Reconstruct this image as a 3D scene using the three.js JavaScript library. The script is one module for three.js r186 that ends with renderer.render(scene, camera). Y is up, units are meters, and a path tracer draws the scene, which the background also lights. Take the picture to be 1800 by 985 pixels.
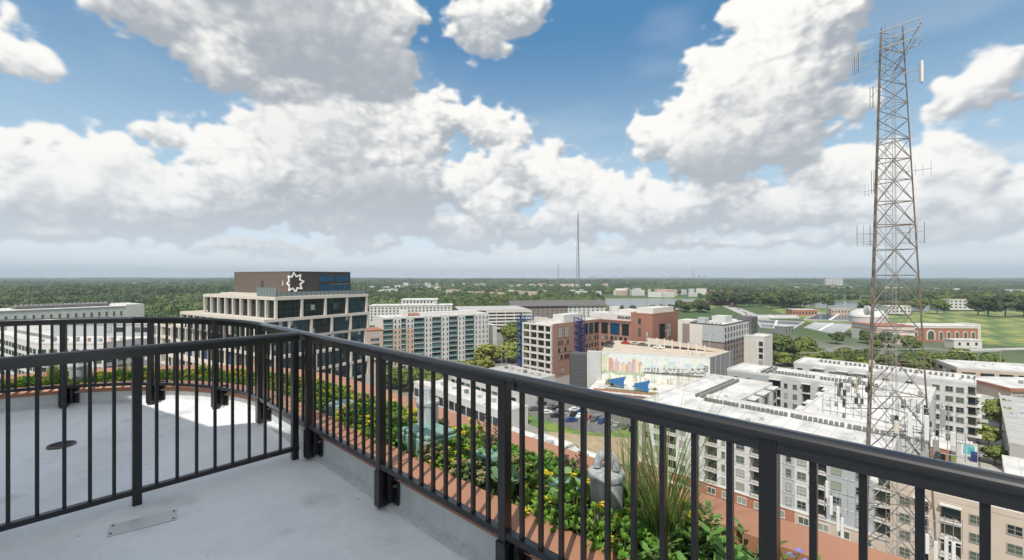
import * as THREE from 'three';
import { mergeGeometries, mergeVertices } from 'three/addons/utils/BufferGeometryUtils.js';
import { RoundedBoxGeometry } from 'three/addons/geometries/RoundedBoxGeometry.js';
import { FontLoader } from 'three/addons/loaders/FontLoader.js';
import { TextGeometry } from 'three/addons/geometries/TextGeometry.js';

// ---------------------------------------------------------------- camera
const EYE = 1.535;                                   // eye height over the terrace floor (floor = y 0)
const GROUND = -52;                                  // street level
const scene = new THREE.Scene();
const camera = new THREE.PerspectiveCamera(2 * Math.atan(492.5 / 800) * 180 / Math.PI, 1800 / 985, 0.05, 40000);
camera.position.set(0, EYE, 0);
camera.setViewOffset(1800, 985, 0, 4.5, 1800, 985);  // horizon a little above the middle
camera.updateProjectionMatrix();
const renderer = new THREE.WebGLRenderer({ antialias: true });
renderer.toneMapping = THREE.LinearToneMapping;
renderer.toneMappingExposure = 1.58;
renderer.shadowMap.enabled = true;
renderer.setSize(1024, 560);

// ---------------------------------------------------------------- sun
const SUN = new THREE.Vector3(-0.20, 0.80, 0.56).normalize();
const sun = new THREE.DirectionalLight(new THREE.Color(1.0, 0.955, 0.88), 2.5);
sun.position.copy(SUN).multiplyScalar(300); sun.target.position.set(0, 0, 0);
sun.castShadow = true; sun.shadow.mapSize.set(4096, 4096);
Object.assign(sun.shadow.camera, { left: -320, right: 320, top: 320, bottom: -320, near: 1, far: 900 });
scene.add(sun, sun.target);

// ---------------------------------------------------------------- noise
function rng(seed) { let s = seed >>> 0; return () => { s = (s + 0x6D2B79F5) >>> 0; let t = Math.imul(s ^ (s >>> 15), 1 | s); t = (t + Math.imul(t ^ (t >>> 7), 61 | t)) ^ t; return ((t ^ (t >>> 14)) >>> 0) / 4294967296; }; }
const NT = new Float32Array(65536); { const r = rng(7); for (let i = 0; i < 65536; i++) NT[i] = r() * 2 - 1; }
function vnoise(x, y) {
  const xi = Math.floor(x), yi = Math.floor(y); let fx = x - xi, fy = y - yi;
  fx = fx * fx * fx * (fx * (fx * 6 - 15) + 10); fy = fy * fy * fy * (fy * (fy * 6 - 15) + 10);
  const a = (xi & 255), b = ((xi + 1) & 255), c = (yi & 255) << 8, d = ((yi + 1) & 255) << 8;
  const n0 = NT[a + c] + (NT[b + c] - NT[a + c]) * fx, n1 = NT[a + d] + (NT[b + d] - NT[a + d]) * fx;
  return n0 + (n1 - n0) * fy;
}
function fbm(x, y, o = 4) { let s = 0, a = 0.5, f = 1; for (let i = 0; i < o; i++) { s += a * vnoise(x * f + i * 17.3, y * f + i * 9.1); a *= 0.5; f *= 2.03; } return s; }
const clamp = THREE.MathUtils.clamp, lerp = THREE.MathUtils.lerp, sstep = (a, b, x) => { const t = clamp((x - a) / (b - a), 0, 1); return t * t * (3 - 2 * t); };

// ---------------------------------------------------------------- sky: blue air and cumulus, all round the horizon
{
  const W = 2048, H = 2048, PX = W / 360, PY = H / 180, E0 = -3, ROW0 = Math.floor((E0 + 90) * PY), R = H - ROW0;
  // clouds as clusters: azimuth, elevation, half width, half height in degrees, brightness (1 = sunlit side, low = the grey underside)
  const C = [[-36.9,25.1,6.2,3.3,0.75],[-31.0,22.1,6.8,3.2,0.85],[-25.4,20.9,6.0,2.8,0.85],[-23.0,26.2,9.3,4.2,0.3],[-18.0,24.2,5.3,3.4,0.25],[-29.4,31.3,13.9,4.6,0.5],[-14.7,28.4,2.9,3.2,0.8],[-47.4,17.7,1.9,2.2,0.9],[-45.7,17.8,1.5,1.8,0.9],[-48.0,20.9,0.7,1.7,0.8],[-2.9,29.2,4.4,3.0,0.95],[1.4,30.3,2.5,2.7,0.9],[-5.0,33.8,5.3,2.5,0.9],[-47.7,10.9,1.9,2.1,0.9],[-45.4,9.4,3.1,2.9,0.8],[-42.0,10.4,3.1,2.8,1],[-37.8,14.0,2.2,1.2,0.9],[-39.5,8.7,4.6,3.2,0.75],[-32.5,12.9,3.5,2.9,1],[-29.9,9.7,5.3,4.2,0.8],[-35.5,8.0,5.6,2.9,0.8],[-25.4,13.8,5.7,4.9,0.75],[-20.6,16.2,5.4,4.3,0.7],[-14.7,17.3,5.8,5.4,1],[-9.9,19.5,3.3,3.1,1],[-14.0,12.8,6.6,3.3,0.8],[-23.0,10.3,7.2,3.2,0.6],[-14.7,9.8,6.9,2.2,0.12],[-28.3,8.6,3.3,1.7,1],[-22.4,9.1,3.0,1.4,0.9],[-3.6,18.2,3.4,2.3,0.85],[-0.7,17.5,2.0,2.0,0.85],[-5.7,11.8,3.1,3.1,1],[-2.1,8.4,3.5,2.8,0.9],[-0.7,13.9,3.1,2.4,0.7],[3.6,12.5,4.2,3.1,0.95],[7.8,10.4,4.8,3.4,0.9],[13.4,10.2,4.7,2.4,0.9],[2.1,6.3,6.4,2.1,0.8],[16.7,7.4,5.9,2.7,0.9],[10.6,6.9,6.2,2.1,0.8],[22.4,7.8,4.9,2.6,0.9],[18.6,16.4,3.7,3.1,1],[22.4,17.8,4.1,4.2,1],[22.4,23.6,2.2,1.7,1],[26.6,20.1,4.8,5.1,0.95],[30.4,24.3,4.4,4.1,1],[31.0,18.3,4.5,5.0,0.85],[34.0,25.9,4.0,2.9,0.95],[28.3,28.2,2.9,2.9,1],[23.6,12.8,6.4,2.2,0.3],[31.0,13.2,3.1,1.5,0.35],[34.5,21.8,2.7,3.1,0.8],[28.8,15.2,5.8,2.9,0.75],[45.7,16.4,3.0,1.6,0.9],[47.7,18.1,1.2,2.2,0.95],[43.5,15.8,1.4,1.0,0.8],[36.6,16.9,2.0,1.3,0.9],[35.0,14.8,0.7,0.4,0.8],[35.5,10.8,3.7,2.5,0.95],[39.5,10.3,2.5,2.7,0.9],[43.2,11.2,2.2,2.3,1],[45.0,9.4,2.5,2.2,0.95],[47.7,7.1,2.3,2.1,0.9],[42.0,7.3,4.3,2.6,0.9],[36.9,7.3,5.5,2.5,0.9],[31.0,7.2,5.2,2.4,0.85],[26.6,8.1,4.5,2.2,0.85],[45.7,4.9,3.8,1.7,0.85],[39.5,4.8,5.1,1.4,0.7],[-41.2,4.7,10.1,1.0,0.7],[-18.0,3.9,3.9,0.8,0.8],[-29.4,3.0,6.5,0.9,0.75],[19.3,3.6,8.9,0.8,0.75],[31.0,3.6,6.3,0.6,0.7],[-14.0,6.8,10.7,1.7,0.6],[-46.4,3.8,2.7,0.7,0.8],[-39.1,6.0,6.9,2.2,0.75],[-45.4,6.9,3.9,2.5,0.75],[-20.6,6.9,6.9,2.3,0.7],[-5.0,4.8,5.0,1.6,0.75]];
  const rnd = rng(11);
  for (let i = 0; i < 95; i++) {                     // similar clouds go on behind the terrace, out of view
    const az = 56 + rnd() * 248, el = 4 + Math.pow(rnd(), 1.3) * 46, s = 3 + rnd() * 6 + el * 0.06, b = 0.6 + 0.4 * rnd();
    for (let k = 0; k < 4; k++) C.push([az + (rnd() - 0.5) * s * 2.2, el + (rnd() - 0.4) * s * 0.8, s * (0.5 + 0.5 * rnd()), s * (0.3 + 0.35 * rnd()), k === 3 ? 0.35 : b]);
  }
  for (let i = 0; i < 40; i++) {  // unseen overhead clouds, toned brighter to lift the light on the terrace
    const az = rnd() * 360, el = 40 + rnd() * 40, s = 4 + rnd() * 6;
    for (let k = 0; k < 3; k++) C.push([az + (rnd() - 0.5) * s * 2 / Math.cos(el * 0.0174), el + (rnd() - 0.5) * s, s * (0.6 + 0.5 * rnd()), s * (0.5 + 0.4 * rnd()), 0.65 + 0.35 * rnd()]);
  }
  const hgt = new Float32Array(W * R).fill(-1e3), ton = new Float32Array(W * R);
  function puff(az, el, r, z, b) {
    const ce = Math.max(0.12, Math.cos(el * Math.PI / 180)), y0 = Math.max(0, Math.ceil((el - r + 90) * PY - ROW0)), y1 = Math.min(R - 1, Math.floor((el + r + 90) * PY - ROW0));
    for (let y = y0; y <= y1; y++) {
      const de = (y + ROW0) / PY - 90 - el, hw = Math.sqrt(Math.max(0, r * r - de * de)) / ce, x0 = Math.ceil((az - hw) * PX), x1 = Math.floor((az + hw) * PX);
      for (let x = x0; x <= x1; x++) {
        const da = (x / PX - az) * ce, q = r * r - da * da - de * de; if (q <= 0) continue;
        const h = z + Math.sqrt(q), i = y * W + ((x % W) + W) % W;
        if (h > hgt[i]) { hgt[i] = h; ton[i] = b; }
      }
    }
  }
  C.forEach(([az, el, rx, ry, b], ci) => {
    const ce = Math.max(0.15, Math.cos(el * Math.PI / 180)), m = Math.min(rx, ry * 1.3), n = Math.round(14 + 16 * rx / Math.max(0.8, ry)), zc = (ci % 7) * 0.35 + (b < 0.4 ? 4 : 0);
    for (let k = 0; k < n; k++) {
      const t = rnd() * 6.283, q = Math.sqrt(rnd()), dx = Math.cos(t) * q * rx * 0.85, dy = Math.sin(t) * q * ry * 0.8;
      const r = m * (0.26 + 0.3 * rnd()) * (1.05 - 0.5 * q), z = zc + (1 - q) * m * 0.5;
      const px = az + dx / ce, py = el + dy;
      const flat = Math.min(1, Math.max(0, (py - (el - ry)) / (ry * 1.2)));
      const bb = b * (0.72 + 0.28 * flat);
      puff(px, py, r, z, bb);
      const kids = b < 0.4 ? 2 : 7;
      for (let j = 0; j < kids; j++) {
        const u = rnd() * 6.283, w = 0.55 + 0.5 * rnd(), r2 = r * (0.28 + 0.25 * rnd()), cx = px + Math.cos(u) * r * w / ce, cy = py + Math.sin(u) * r * w * 0.9;
        puff(cx, cy, r2, z + r * Math.sqrt(Math.max(0, 1 - w * w)) * 0.85, bb);
        for (let g = 0; g < 3; g++) { const u2 = rnd() * 6.283, r3 = r2 * (0.3 + 0.25 * rnd()); puff(cx + Math.cos(u2) * r2 * 0.9 / ce, cy + Math.sin(u2) * r2 * 0.9, r3, z + r * Math.sqrt(Math.max(0, 1 - w * w)) * 0.85 + r2 * 0.3, bb); }
      }
    }
  });
  // ragged edges: sample the clusters through turbulence
  const h2 = new Float32Array(W * R), cov = new Float32Array(W * R), t2 = new Float32Array(W * R);
  for (let y = 0; y < R; y++) {
    const el = (y + ROW0) / PY - 90, ce = Math.max(0.15, Math.cos(el * Math.PI / 180));
    for (let x = 0; x < W; x++) {
      const az = x / PX, sx = (az > 180 ? az - 360 : az) * ce, o = y * W + x;
      const a1 = fbm(sx * 0.22 + 40, el * 0.3, 3), b1 = fbm(sx * 0.22 + 90, el * 0.3 + 31, 3), a2 = fbm(sx * 0.9 + 3, el * 1.1 + 77, 4), b2 = fbm(sx * 0.9 + 55, el * 1.1 + 9, 4);
      const wx = a1 * 2.0 + a2 * 1.1, wy = b1 * 1.2 + b2 * 0.9;
      const fx = x + wx / ce * PX, fy = clamp(y + wy * PY, 0, R - 1.01), xi = Math.floor(fx), yi = Math.floor(fy), ux = fx - xi, uy = fy - yi;
      let hs = 0, cs = 0, ts = 0, ws = 0;
      for (let j = 0; j < 2; j++) for (let i = 0; i < 2; i++) {
        const w = (i ? ux : 1 - ux) * (j ? uy : 1 - uy), k = (yi + j) * W + (((xi + i) % W) + W) % W;
        if (hgt[k] > -100) { hs += w * hgt[k]; ts += w * ton[k]; cs += w; } ws += w;
      }
      cov[o] = cs; h2[o] = cs > 0 ? hs / cs : 0; t2[o] = cs > 0 ? ts / cs : 0;
    }
  }
  // box blur (separable, twice) for soft masses
  function blur(src, rx, ry) {
    const tmp = new Float32Array(W * R), out = new Float32Array(W * R);
    for (let y = 0; y < R; y++) { let s = 0; const o = y * W; for (let x = -rx; x <= rx; x++) s += src[o + ((x + W) % W)]; for (let x = 0; x < W; x++) { tmp[o + x] = s / (2 * rx + 1); s += src[o + ((x + rx + 1) % W)] - src[o + ((x - rx + W) % W)]; } }
    for (let x = 0; x < W; x++) { let s = 0; for (let y = -ry; y <= ry; y++) s += tmp[clamp(y, 0, R - 1) * W + x]; for (let y = 0; y < R; y++) { out[y * W + x] = s / (2 * ry + 1); s += tmp[Math.min(R - 1, y + ry + 1) * W + x] - tmp[Math.max(0, y - ry) * W + x]; } }
    return out;
  }
  const hm = new Float32Array(W * R); for (let i = 0; i < hm.length; i++) hm[i] = cov[i] * (h2[i] + 2);
  const hf = blur(hm, 1, 2), hb = blur(blur(hm, 2, 4), 2, 4), hB = blur(blur(hm, 12, 24), 12, 24), cb = blur(blur(cov, 1, 2), 1, 2), cB = blur(cov, 14, 28), tb = blur(blur(t2, 8, 16), 5, 10), cT = blur(blur(cov, 8, 16), 5, 10);
  // how much cloud stands over each point: bases are grey, tops white
  const over = new Float32Array(W * R), dec = Math.exp(-1 / (4.2 * PY)); for (let x = 0; x < W; x++) { let s = 0; for (let y = R - 1; y >= 0; y--) { const o = y * W + x; s = s * dec + cb[o]; over[o] = s * (1 - dec); } }
  const data = new Float32Array(W * H * 4), GAIN = 0.775;
  const air = (el) => {                              // clear air from horizon haze to zenith blue
    const a = sstep(-2, 10, el), b = sstep(4, 30, el), c = sstep(30, 85, el);
    const m = (i, h, l, u, z) => lerp(lerp(lerp(h, l, a), u, b), z, c);
    return [m(0, 0.90, 0.44, 0.068, 0.05), m(1, 0.93, 0.605, 0.205, 0.145), m(2, 0.94, 0.74, 0.395, 0.30)];
  };
  for (let y = 0; y < H; y++) {
    const el = (y + 0.5) / PY - 90, A = air(el), ce = Math.max(0.15, Math.cos(el * Math.PI / 180));
    for (let x = 0; x < W; x++) {
      let c = A.slice(); const yr = y - ROW0;
      // column 0 of the cluster map is straight ahead (-z); three.js puts -z at u = 0.25
      const xs = ((x - W / 4) % W + W) % W;
      if (yr > 2 && yr < R - 2 && el > -2) {
        const o = yr * W + xs, xl = yr * W + ((xs - 1 + W) % W), xr = yr * W + ((xs + 1) % W), az = xs / PX, sx = (az > 180 ? az - 360 : az) * ce;
        const gx = (hb[xr] - hb[xl]) * PX * 0.5 * ce, gy = (hb[o + W] - hb[o - W]) * PY * 0.5, fx = (hf[xr] - hf[xl]) * PX * 0.5 * ce, fy = (hf[o + W] - hf[o - W]) * PY * 0.5;
        const Gx = (hB[xr] - hB[xl]) * PX * 0.5 * ce, Gy = (hB[o + W] - hB[o - W]) * PY * 0.5;
        const n0 = 1 / Math.sqrt(1 + 0.02 * (fx * fx + fy * fy)), n1 = 1 / Math.sqrt(1 + 0.6 * (gx * gx + gy * gy)), n2 = 1 / Math.sqrt(1 + 5 * (Gx * Gx + Gy * Gy));
        const l0 = (0.3 * 0.14 * fx - 0.7 * 0.14 * fy + 0.6) * n0, l1 = (0.3 * 0.78 * gx - 0.7 * 0.78 * gy + 0.6) * n1, l2 = (0.3 * 2.2 * Gx - 0.7 * 2.2 * Gy + 0.6) * n2;
        const bill = Math.abs(fbm(sx * 0.42 + 11, el * 0.55 + 5, 5)) * 1.0 + 0.55 * Math.abs(fbm(sx * 1.1 + 31, el * 1.4 + 15, 4)), wisp = fbm(sx * 0.7 + 7, el * 1.0 + 3, 5), big = fbm(sx * 0.16 + 60, el * 0.26 + 8, 4);
        let cover = sstep(0.14, 0.82, cb[o] * 0.92 + cB[o] * 0.22 - 0.12 + (wisp * 0.55 + bill * 0.5) * (1 - 0.75 * cb[o] * cB[o]) * sstep(0.03, 0.3, cB[o]));
        const tn = clamp(tb[o] / Math.max(0.05, cT[o]), 0, 1.1);
        const shade = lerp(1, 0.70, sstep(0.3, 1.0, over[o] + big * 0.7));
        let lit = clamp(0.20 * l0 + 0.38 * l1 + 0.30 * l2 + 0.20 + wisp * 0.08 + big * 0.24 + (bill - 0.2) * 0.75, 0, 1.15) * shade * lerp(0.22, 1.12, clamp(tn * 1.05, 0, 1));
        lit = sstep(0.08, 0.98, lit);
        const S = [0.33, 0.36, 0.40], L = [0.85, 0.83, 0.795];
        const hz = Math.exp(-Math.max(0, el) / 6.0) * 0.72;
        cover *= sstep(0.3, 3.5, el) * (1 - 0.4 * Math.exp(-Math.max(0, el) / 3));
        // flat decks of cloud low over the horizon
        const low = sstep(0.02, 0.42, fbm(sx * 0.10 + 20, el * 0.75, 5) + 0.16) * sstep(1.2, 3, el) * (1 - sstep(8, 13, el)) * 0.75, lowLit = 0.45 + 0.9 * fbm(sx * 0.35 + 2, el * 1.6 + 40, 4);
        for (let k = 0; k < 3; k++) c[k] = lerp(c[k], lerp(lerp(S[k], L[k], clamp(lowLit, 0, 1)), [0.84, 0.885, 0.92][k], Math.min(1, hz + 0.15)), low * (1 - cover));
        const hC = [0.83, 0.87, 0.90];
        for (let k = 0; k < 3; k++) { const cl = lerp(lerp(S[k], L[k], lit), hC[k], hz); c[k] = lerp(c[k], cl, cover); }
        const veil = sstep(0.05, 0.5, fbm(sx * 0.05 + 100, el * 0.12, 4) + 0.10) * 0.16 * sstep(2, 14, el);
        for (let k = 0; k < 3; k++) c[k] = lerp(c[k], [0.7, 0.74, 0.77][k], veil * (1 - cover));
      }
      const o4 = (y * W + x) * 4; data[o4] = c[0] * GAIN; data[o4 + 1] = c[1] * GAIN; data[o4 + 2] = c[2] * GAIN; data[o4 + 3] = 1;
    }
  }
  const tex = new THREE.DataTexture(data, W, H, THREE.RGBAFormat, THREE.FloatType);
  tex.mapping = THREE.EquirectangularReflectionMapping; tex.magFilter = THREE.LinearFilter; tex.minFilter = THREE.LinearFilter; tex.needsUpdate = true;
  scene.background = tex; scene.environment = tex;
}
console.log('sky done');

// ---------------------------------------------------------------- helpers
const used = {};
function numbered(n) { used[n] = (used[n] ?? -1) + 1; return used[n] ? n + '_' + String(used[n]).padStart(3, '0') : n; }
function thing(name, label, category, group) { const o = new THREE.Group(); o.name = numbered(name); o.userData = { label, category }; if (group) o.userData.group = group; scene.add(o); return o; }
function mesh(name, geo, mat, parent) { const m = new THREE.Mesh(geo, mat); m.name = name; m.castShadow = m.receiveShadow = true; if (parent) parent.add(m); return m; }
function solo(name, geo, mat, label, category, group) { const m = mesh(numbered(name), geo, mat, scene); m.userData = { label, category }; if (group) m.userData.group = group; return m; }
function struct(name, geo, mat, label, category) { const m = mesh(numbered(name), geo, mat, scene); m.userData = { kind: 'structure', label, category }; return m; }
function copyOf(src, label) { const c = src.clone(); c.name = numbered(src.name.replace(/_\d{3}$/, '')); c.userData = { ...src.userData }; if (label) c.userData.label = label; scene.add(c); return c; }
// box from corner ranges, uv in metres
function bx(x0, x1, y0, y1, z0, z1) {
  const g = new THREE.BoxGeometry(Math.abs(x1 - x0), Math.abs(y1 - y0), Math.abs(z1 - z0)); g.translate((x0 + x1) / 2, (y0 + y1) / 2, (z0 + z1) / 2);
  const p = g.attributes.position, n = g.attributes.normal, uv = g.attributes.uv;
  for (let i = 0; i < p.count; i++) { const ax = Math.abs(n.getX(i)), ay = Math.abs(n.getY(i)); if (ay > 0.5) uv.setXY(i, p.getX(i), p.getZ(i)); else if (ax > 0.5) uv.setXY(i, p.getZ(i), p.getY(i)); else uv.setXY(i, p.getX(i), p.getY(i)); }
  return g;
}
const merge = (l) => mergeGeometries(l.map((g) => (g.index ? g.toNonIndexed() : g)));
// straight bar between two points
function bar(a, b, r, n = 6) {
  const A = new THREE.Vector3(...a), B = new THREE.Vector3(...b), g = new THREE.CylinderGeometry(r, r, A.distanceTo(B), n, 1);
  g.applyQuaternion(new THREE.Quaternion().setFromUnitVectors(new THREE.Vector3(0, 1, 0), B.clone().sub(A).normalize())); g.translate((A.x + B.x) / 2, (A.y + B.y) / 2, (A.z + B.z) / 2); return g;
}
// flat polygon [x, z] at height y, uv in metres
function flat(pts, y) {
  const s = new THREE.Shape(pts.map(([x, z]) => new THREE.Vector2(x, -z))), g = new THREE.ShapeGeometry(s); g.rotateX(-Math.PI / 2); g.translate(0, y, 0);
  const p = g.attributes.position; for (let i = 0; i < p.count; i++) g.attributes.uv.setXY(i, p.getX(i), p.getZ(i)); return g;
}
// upright prism over polygon [x, z] from y0 to y1
function prism(pts, y0, y1) {
  const s = new THREE.Shape(pts.map(([x, z]) => new THREE.Vector2(x, -z))), g = new THREE.ExtrudeGeometry(s, { depth: y1 - y0, bevelEnabled: false }); g.rotateX(-Math.PI / 2); g.translate(0, y0, 0); return g;
}
// mottled textures: matter only (grain, stains), tile = metres per repeat
function mottle(seed, tile, base, spread, { n = 256, freq = 6, oct = 5, speck = 0, streak = 1, tint = [1, 1, 1] } = {}) {
  const d = new Uint8Array(n * n * 4), r = rng(seed);
  for (let y = 0; y < n; y++) for (let x = 0; x < n; x++) {
    let s = 0, a = 0.5, f = freq; const ox = seed * 3.7;
    for (let o = 0; o < oct; o++) { // tileable value noise
      const X = x / n * f, Y = y / n * f * streak, xi = Math.floor(X), yi = Math.floor(Y); let fx = X - xi, fy = Y - yi; fx = fx * fx * (3 - 2 * fx); fy = fy * fy * (3 - 2 * fy);
      const per = Math.round(f), pery = Math.max(1, Math.round(f * streak)), h = (i, j) => NT[((((i % per) + per) % per) * 131 + (((j % pery) + pery) % pery) * 7919 + o * 977 + seed * 313) & 65535];
      s += a * (lerp(lerp(h(xi, yi), h(xi + 1, yi), fx), lerp(h(xi, yi + 1), h(xi + 1, yi + 1), fx), fy)); a *= 0.55; f = Math.round(f * 2);
    }
    let v = 1 + s * spread; if (speck && r() < speck) v *= 0.55 + 0.5 * r(); else v *= 0.97 + 0.06 * r();
    const o4 = (y * n + x) * 4; for (let k = 0; k < 3; k++) { const lin = clamp(base[k] * v * (1 + (tint[k] - 1) * s), 0, 1); d[o4 + k] = 255 * (lin <= 0.0031308 ? lin * 12.92 : 1.055 * Math.pow(lin, 1 / 2.4) - 0.055); } d[o4 + 3] = 255;
  }
  const t = new THREE.DataTexture(d, n, n); t.wrapS = t.wrapT = THREE.RepeatWrapping; t.magFilter = THREE.LinearFilter; t.minFilter = THREE.LinearMipmapLinearFilter; t.generateMipmaps = true; t.colorSpace = THREE.SRGBColorSpace; t.repeat.set(1 / tile, 1 / tile); t.needsUpdate = true; return t;
}
const mat = (c, rough = 0.8, o = {}) => new THREE.MeshStandardMaterial({ color: Array.isArray(c) ? new THREE.Color().setRGB(...c) : c, roughness: rough, ...o });
const tmat = (tex, rough = 0.85, o = {}) => new THREE.MeshStandardMaterial({ map: tex, roughness: rough, ...o });

// coated floor: roller patches, grey wear, drips and grit
function deckTex() {
  const n = 1024, d = new Uint8Array(n * n * 4), f = new Float32Array(n * n), r = rng(77), wrap = (v) => ((v % n) + n) % n;
  const per = (x, y, p, o) => { const X = x / n * p, Y = y / n * p, xi = Math.floor(X), yi = Math.floor(Y); let a = X - xi, b = Y - yi; a = a * a * (3 - 2 * a); b = b * b * (3 - 2 * b); const h = (i, j) => NT[((((i % p) + p) % p) * 131 + (((j % p) + p) % p) * 7919 + o * 977) & 65535]; return lerp(lerp(h(xi, yi), h(xi + 1, yi), a), lerp(h(xi, yi + 1), h(xi + 1, yi + 1), a), b); };
  for (let y = 0; y < n; y++) for (let x = 0; x < n; x++) { let s = 0; [[4, 0.05], [9, 0.045], [23, 0.03], [61, 0.022], [170, 0.02], [400, 0.022]].forEach(([p, a], k) => { s += a * per(x, y, p, k + 3); }); const wear = Math.max(0, per(x, y, 7, 30) * 0.6 + per(x, y, 19, 31) * 0.4 + per(x, y, 47, 32) * 0.25 - 0.28); f[y * n + x] = 0.885 * (1 + s * 1.25) - wear * 0.42 + (r() - 0.5) * 0.03; }
  for (let k = 0; k < 150; k++) { const cx = r() * n, cy = r() * n, R = 1.2 + 3.5 * r() * r(), v = 0.25 + 0.35 * r(); for (let y = -6; y <= 6; y++) for (let x = -6; x <= 6; x++) if (Math.hypot(x, y * (0.7 + 0.6 * r())) < R) f[wrap(Math.round(cy + y)) * n + wrap(Math.round(cx + x))] *= 1 - v * 0.5; }
  for (let k = 0; k < 70; k++) { let x = r() * n, y = r() * n, a = r() * 6.28; const L = 20 + r() * 120, v = r() < 0.5 ? 0.9 : 1.06; for (let i = 0; i < L; i++) { x += Math.cos(a); y += Math.sin(a); a += (r() - 0.5) * 0.12; f[wrap(Math.round(y)) * n + wrap(Math.round(x))] *= v; } }
  for (let i = 0; i < n * n; i++) { const v = clamp(f[i], 0.1, 0.93), c = [v * 0.975, v * 0.995, v * 1.0]; for (let k = 0; k < 3; k++) d[i * 4 + k] = 255 * clamp(1.055 * Math.pow(c[k], 1 / 2.4) - 0.055, 0, 1); d[i * 4 + 3] = 255; }
  const t = new THREE.DataTexture(d, n, n); t.wrapS = t.wrapT = THREE.RepeatWrapping; t.magFilter = THREE.LinearFilter; t.minFilter = THREE.LinearMipmapLinearFilter; t.generateMipmaps = true; t.colorSpace = THREE.SRGBColorSpace; t.repeat.set(1 / 4.3, 1 / 4.3); t.needsUpdate = true; return t;
}
const M = {
  black: new THREE.MeshPhysicalMaterial({ color: new THREE.Color().setRGB(0.0065, 0.0065, 0.008), roughness: 0.5, clearcoat: 0.35, clearcoatRoughness: 0.3 }), blackTop: new THREE.MeshPhysicalMaterial({ color: new THREE.Color().setRGB(0.008, 0.008, 0.0095), roughness: 0.45, clearcoat: 0.9, clearcoatRoughness: 0.2 }), steel: mat([0.55, 0.56, 0.57], 0.32, { metalness: 0.9 }),
  deck: tmat(deckTex(), 0.62),
  curb: tmat(mottle(5, 1.3, [0.66, 0.675, 0.665], 0.26, { n: 512, freq: 6, oct: 6, speck: 0.02 }), 0.9),
  coping: tmat(mottle(8, 2.2, [0.44, 0.215, 0.13], 0.10, { n: 512, freq: 4, oct: 6, speck: 0.002 }), 0.5, { metalness: 0.12 }),
  copingDark: mat([0.22, 0.10, 0.06], 0.55), soil: tmat(mottle(9, 0.7, [0.05, 0.036, 0.026], 0.5, { freq: 10, speck: 0.1 }), 1),
  render: tmat(mottle(12, 4, [0.80, 0.795, 0.78], 0.06, { freq: 4 }), 0.9),
};

M.black.roughnessMap = mottle(91, 0.8, [0.75, 0.75, 0.75], 0.5, { freq: 8, oct: 6, speck: 0.01 }); M.blackTop.clearcoatRoughnessMap = mottle(92, 0.6, [0.6, 0.6, 0.6], 0.7, { freq: 6, oct: 6, speck: 0.02 });

// ---------------------------------------------------------------- the terrace: plan lines (x right, z towards the viewer)
const RC = [-1.735, -3.855], RD = [0.72, 0.694], RN = [0.694, -0.72];     // corner of the railing, its run to the right, its outward side
const ARC = { x: -4.27, z: -2.804, r: 2.516, a0: Math.atan2(0.72, 0.694) };  // the round bay
const RS = 1.096;                                                          // straight piece between the corner and the bay
// point on the railing line offset outwards by o: s > 0 runs right from the corner, s < 0 runs left and round the bay
function along(s, o = 0) {
  if (s >= -RS) return [RC[0] + RD[0] * s + RN[0] * o, RC[1] + RD[1] * s + RN[1] * o, 0];
  const t = (-s - RS) / ARC.r + ARC.a0, R = ARC.r + o; return [ARC.x + R * Math.cos(t), ARC.z - R * Math.sin(t), t - ARC.a0];
}
const heading = (s) => Math.atan2(-RD[1], RD[0]) + (s >= -RS ? 0 : along(s)[2]);  // rotation.y that lays local x along the run
const floorY = (z) => 0.05 * sstep(3.9, 5.3, -z);                         // the bay floor rises from its drain to the kerb
const S_END = -6.9, S_RIGHT = 5.9;
function stations(s0, s1) { const l = []; for (let s = s1; s > Math.max(s0, -RS); s -= 0.25) l.push(s); if (s0 < -RS) { l.push(-RS); for (let s = -RS - 0.08; s > s0; s -= 0.08) l.push(s); } l.push(s0); return l; }
// sweep a closed profile [offset, height] along the railing line
function sweep(prof, s0, s1, lift = 0, closed = true) {
  const st = stations(s0, s1), pos = [], uv = [], idx = []; let run = 0;
  const m = prof.length, K = closed ? m : m - 1;
  for (let k = 0; k < K; k++) {
    const A = prof[k], B = prof[(k + 1) % m], base = pos.length / 3;
    st.forEach((s, i) => { for (const q of [A, B]) { const p = along(s, q[0]); pos.push(p[0], q[1] + (lift ? floorY(p[1]) : 0), p[1]); uv.push(s, k * 0.37 + (q === A ? 0 : Math.hypot(B[0] - A[0], B[1] - A[1]))); } if (i) { const o = base + (i - 1) * 2; idx.push(o, o + 1, o + 2, o + 1, o + 3, o + 2); } });
  }
  if (closed) for (const e of [0, st.length - 1]) { const base = pos.length / 3; prof.forEach((q) => { const p = along(st[e], q[0]); pos.push(p[0], q[1] + (lift ? floorY(p[1]) : 0), p[1]); uv.push(q[0], q[1]); }); for (let k = 1; k < m - 1; k++) idx.push(base, base + k, base + k + 1); }
  const g = new THREE.BufferGeometry(); g.setAttribute('position', new THREE.Float32BufferAttribute(pos, 3)); g.setAttribute('uv', new THREE.Float32BufferAttribute(uv, 2)); g.setIndex(idx); g.computeVertexNormals(); return g;
}
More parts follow.
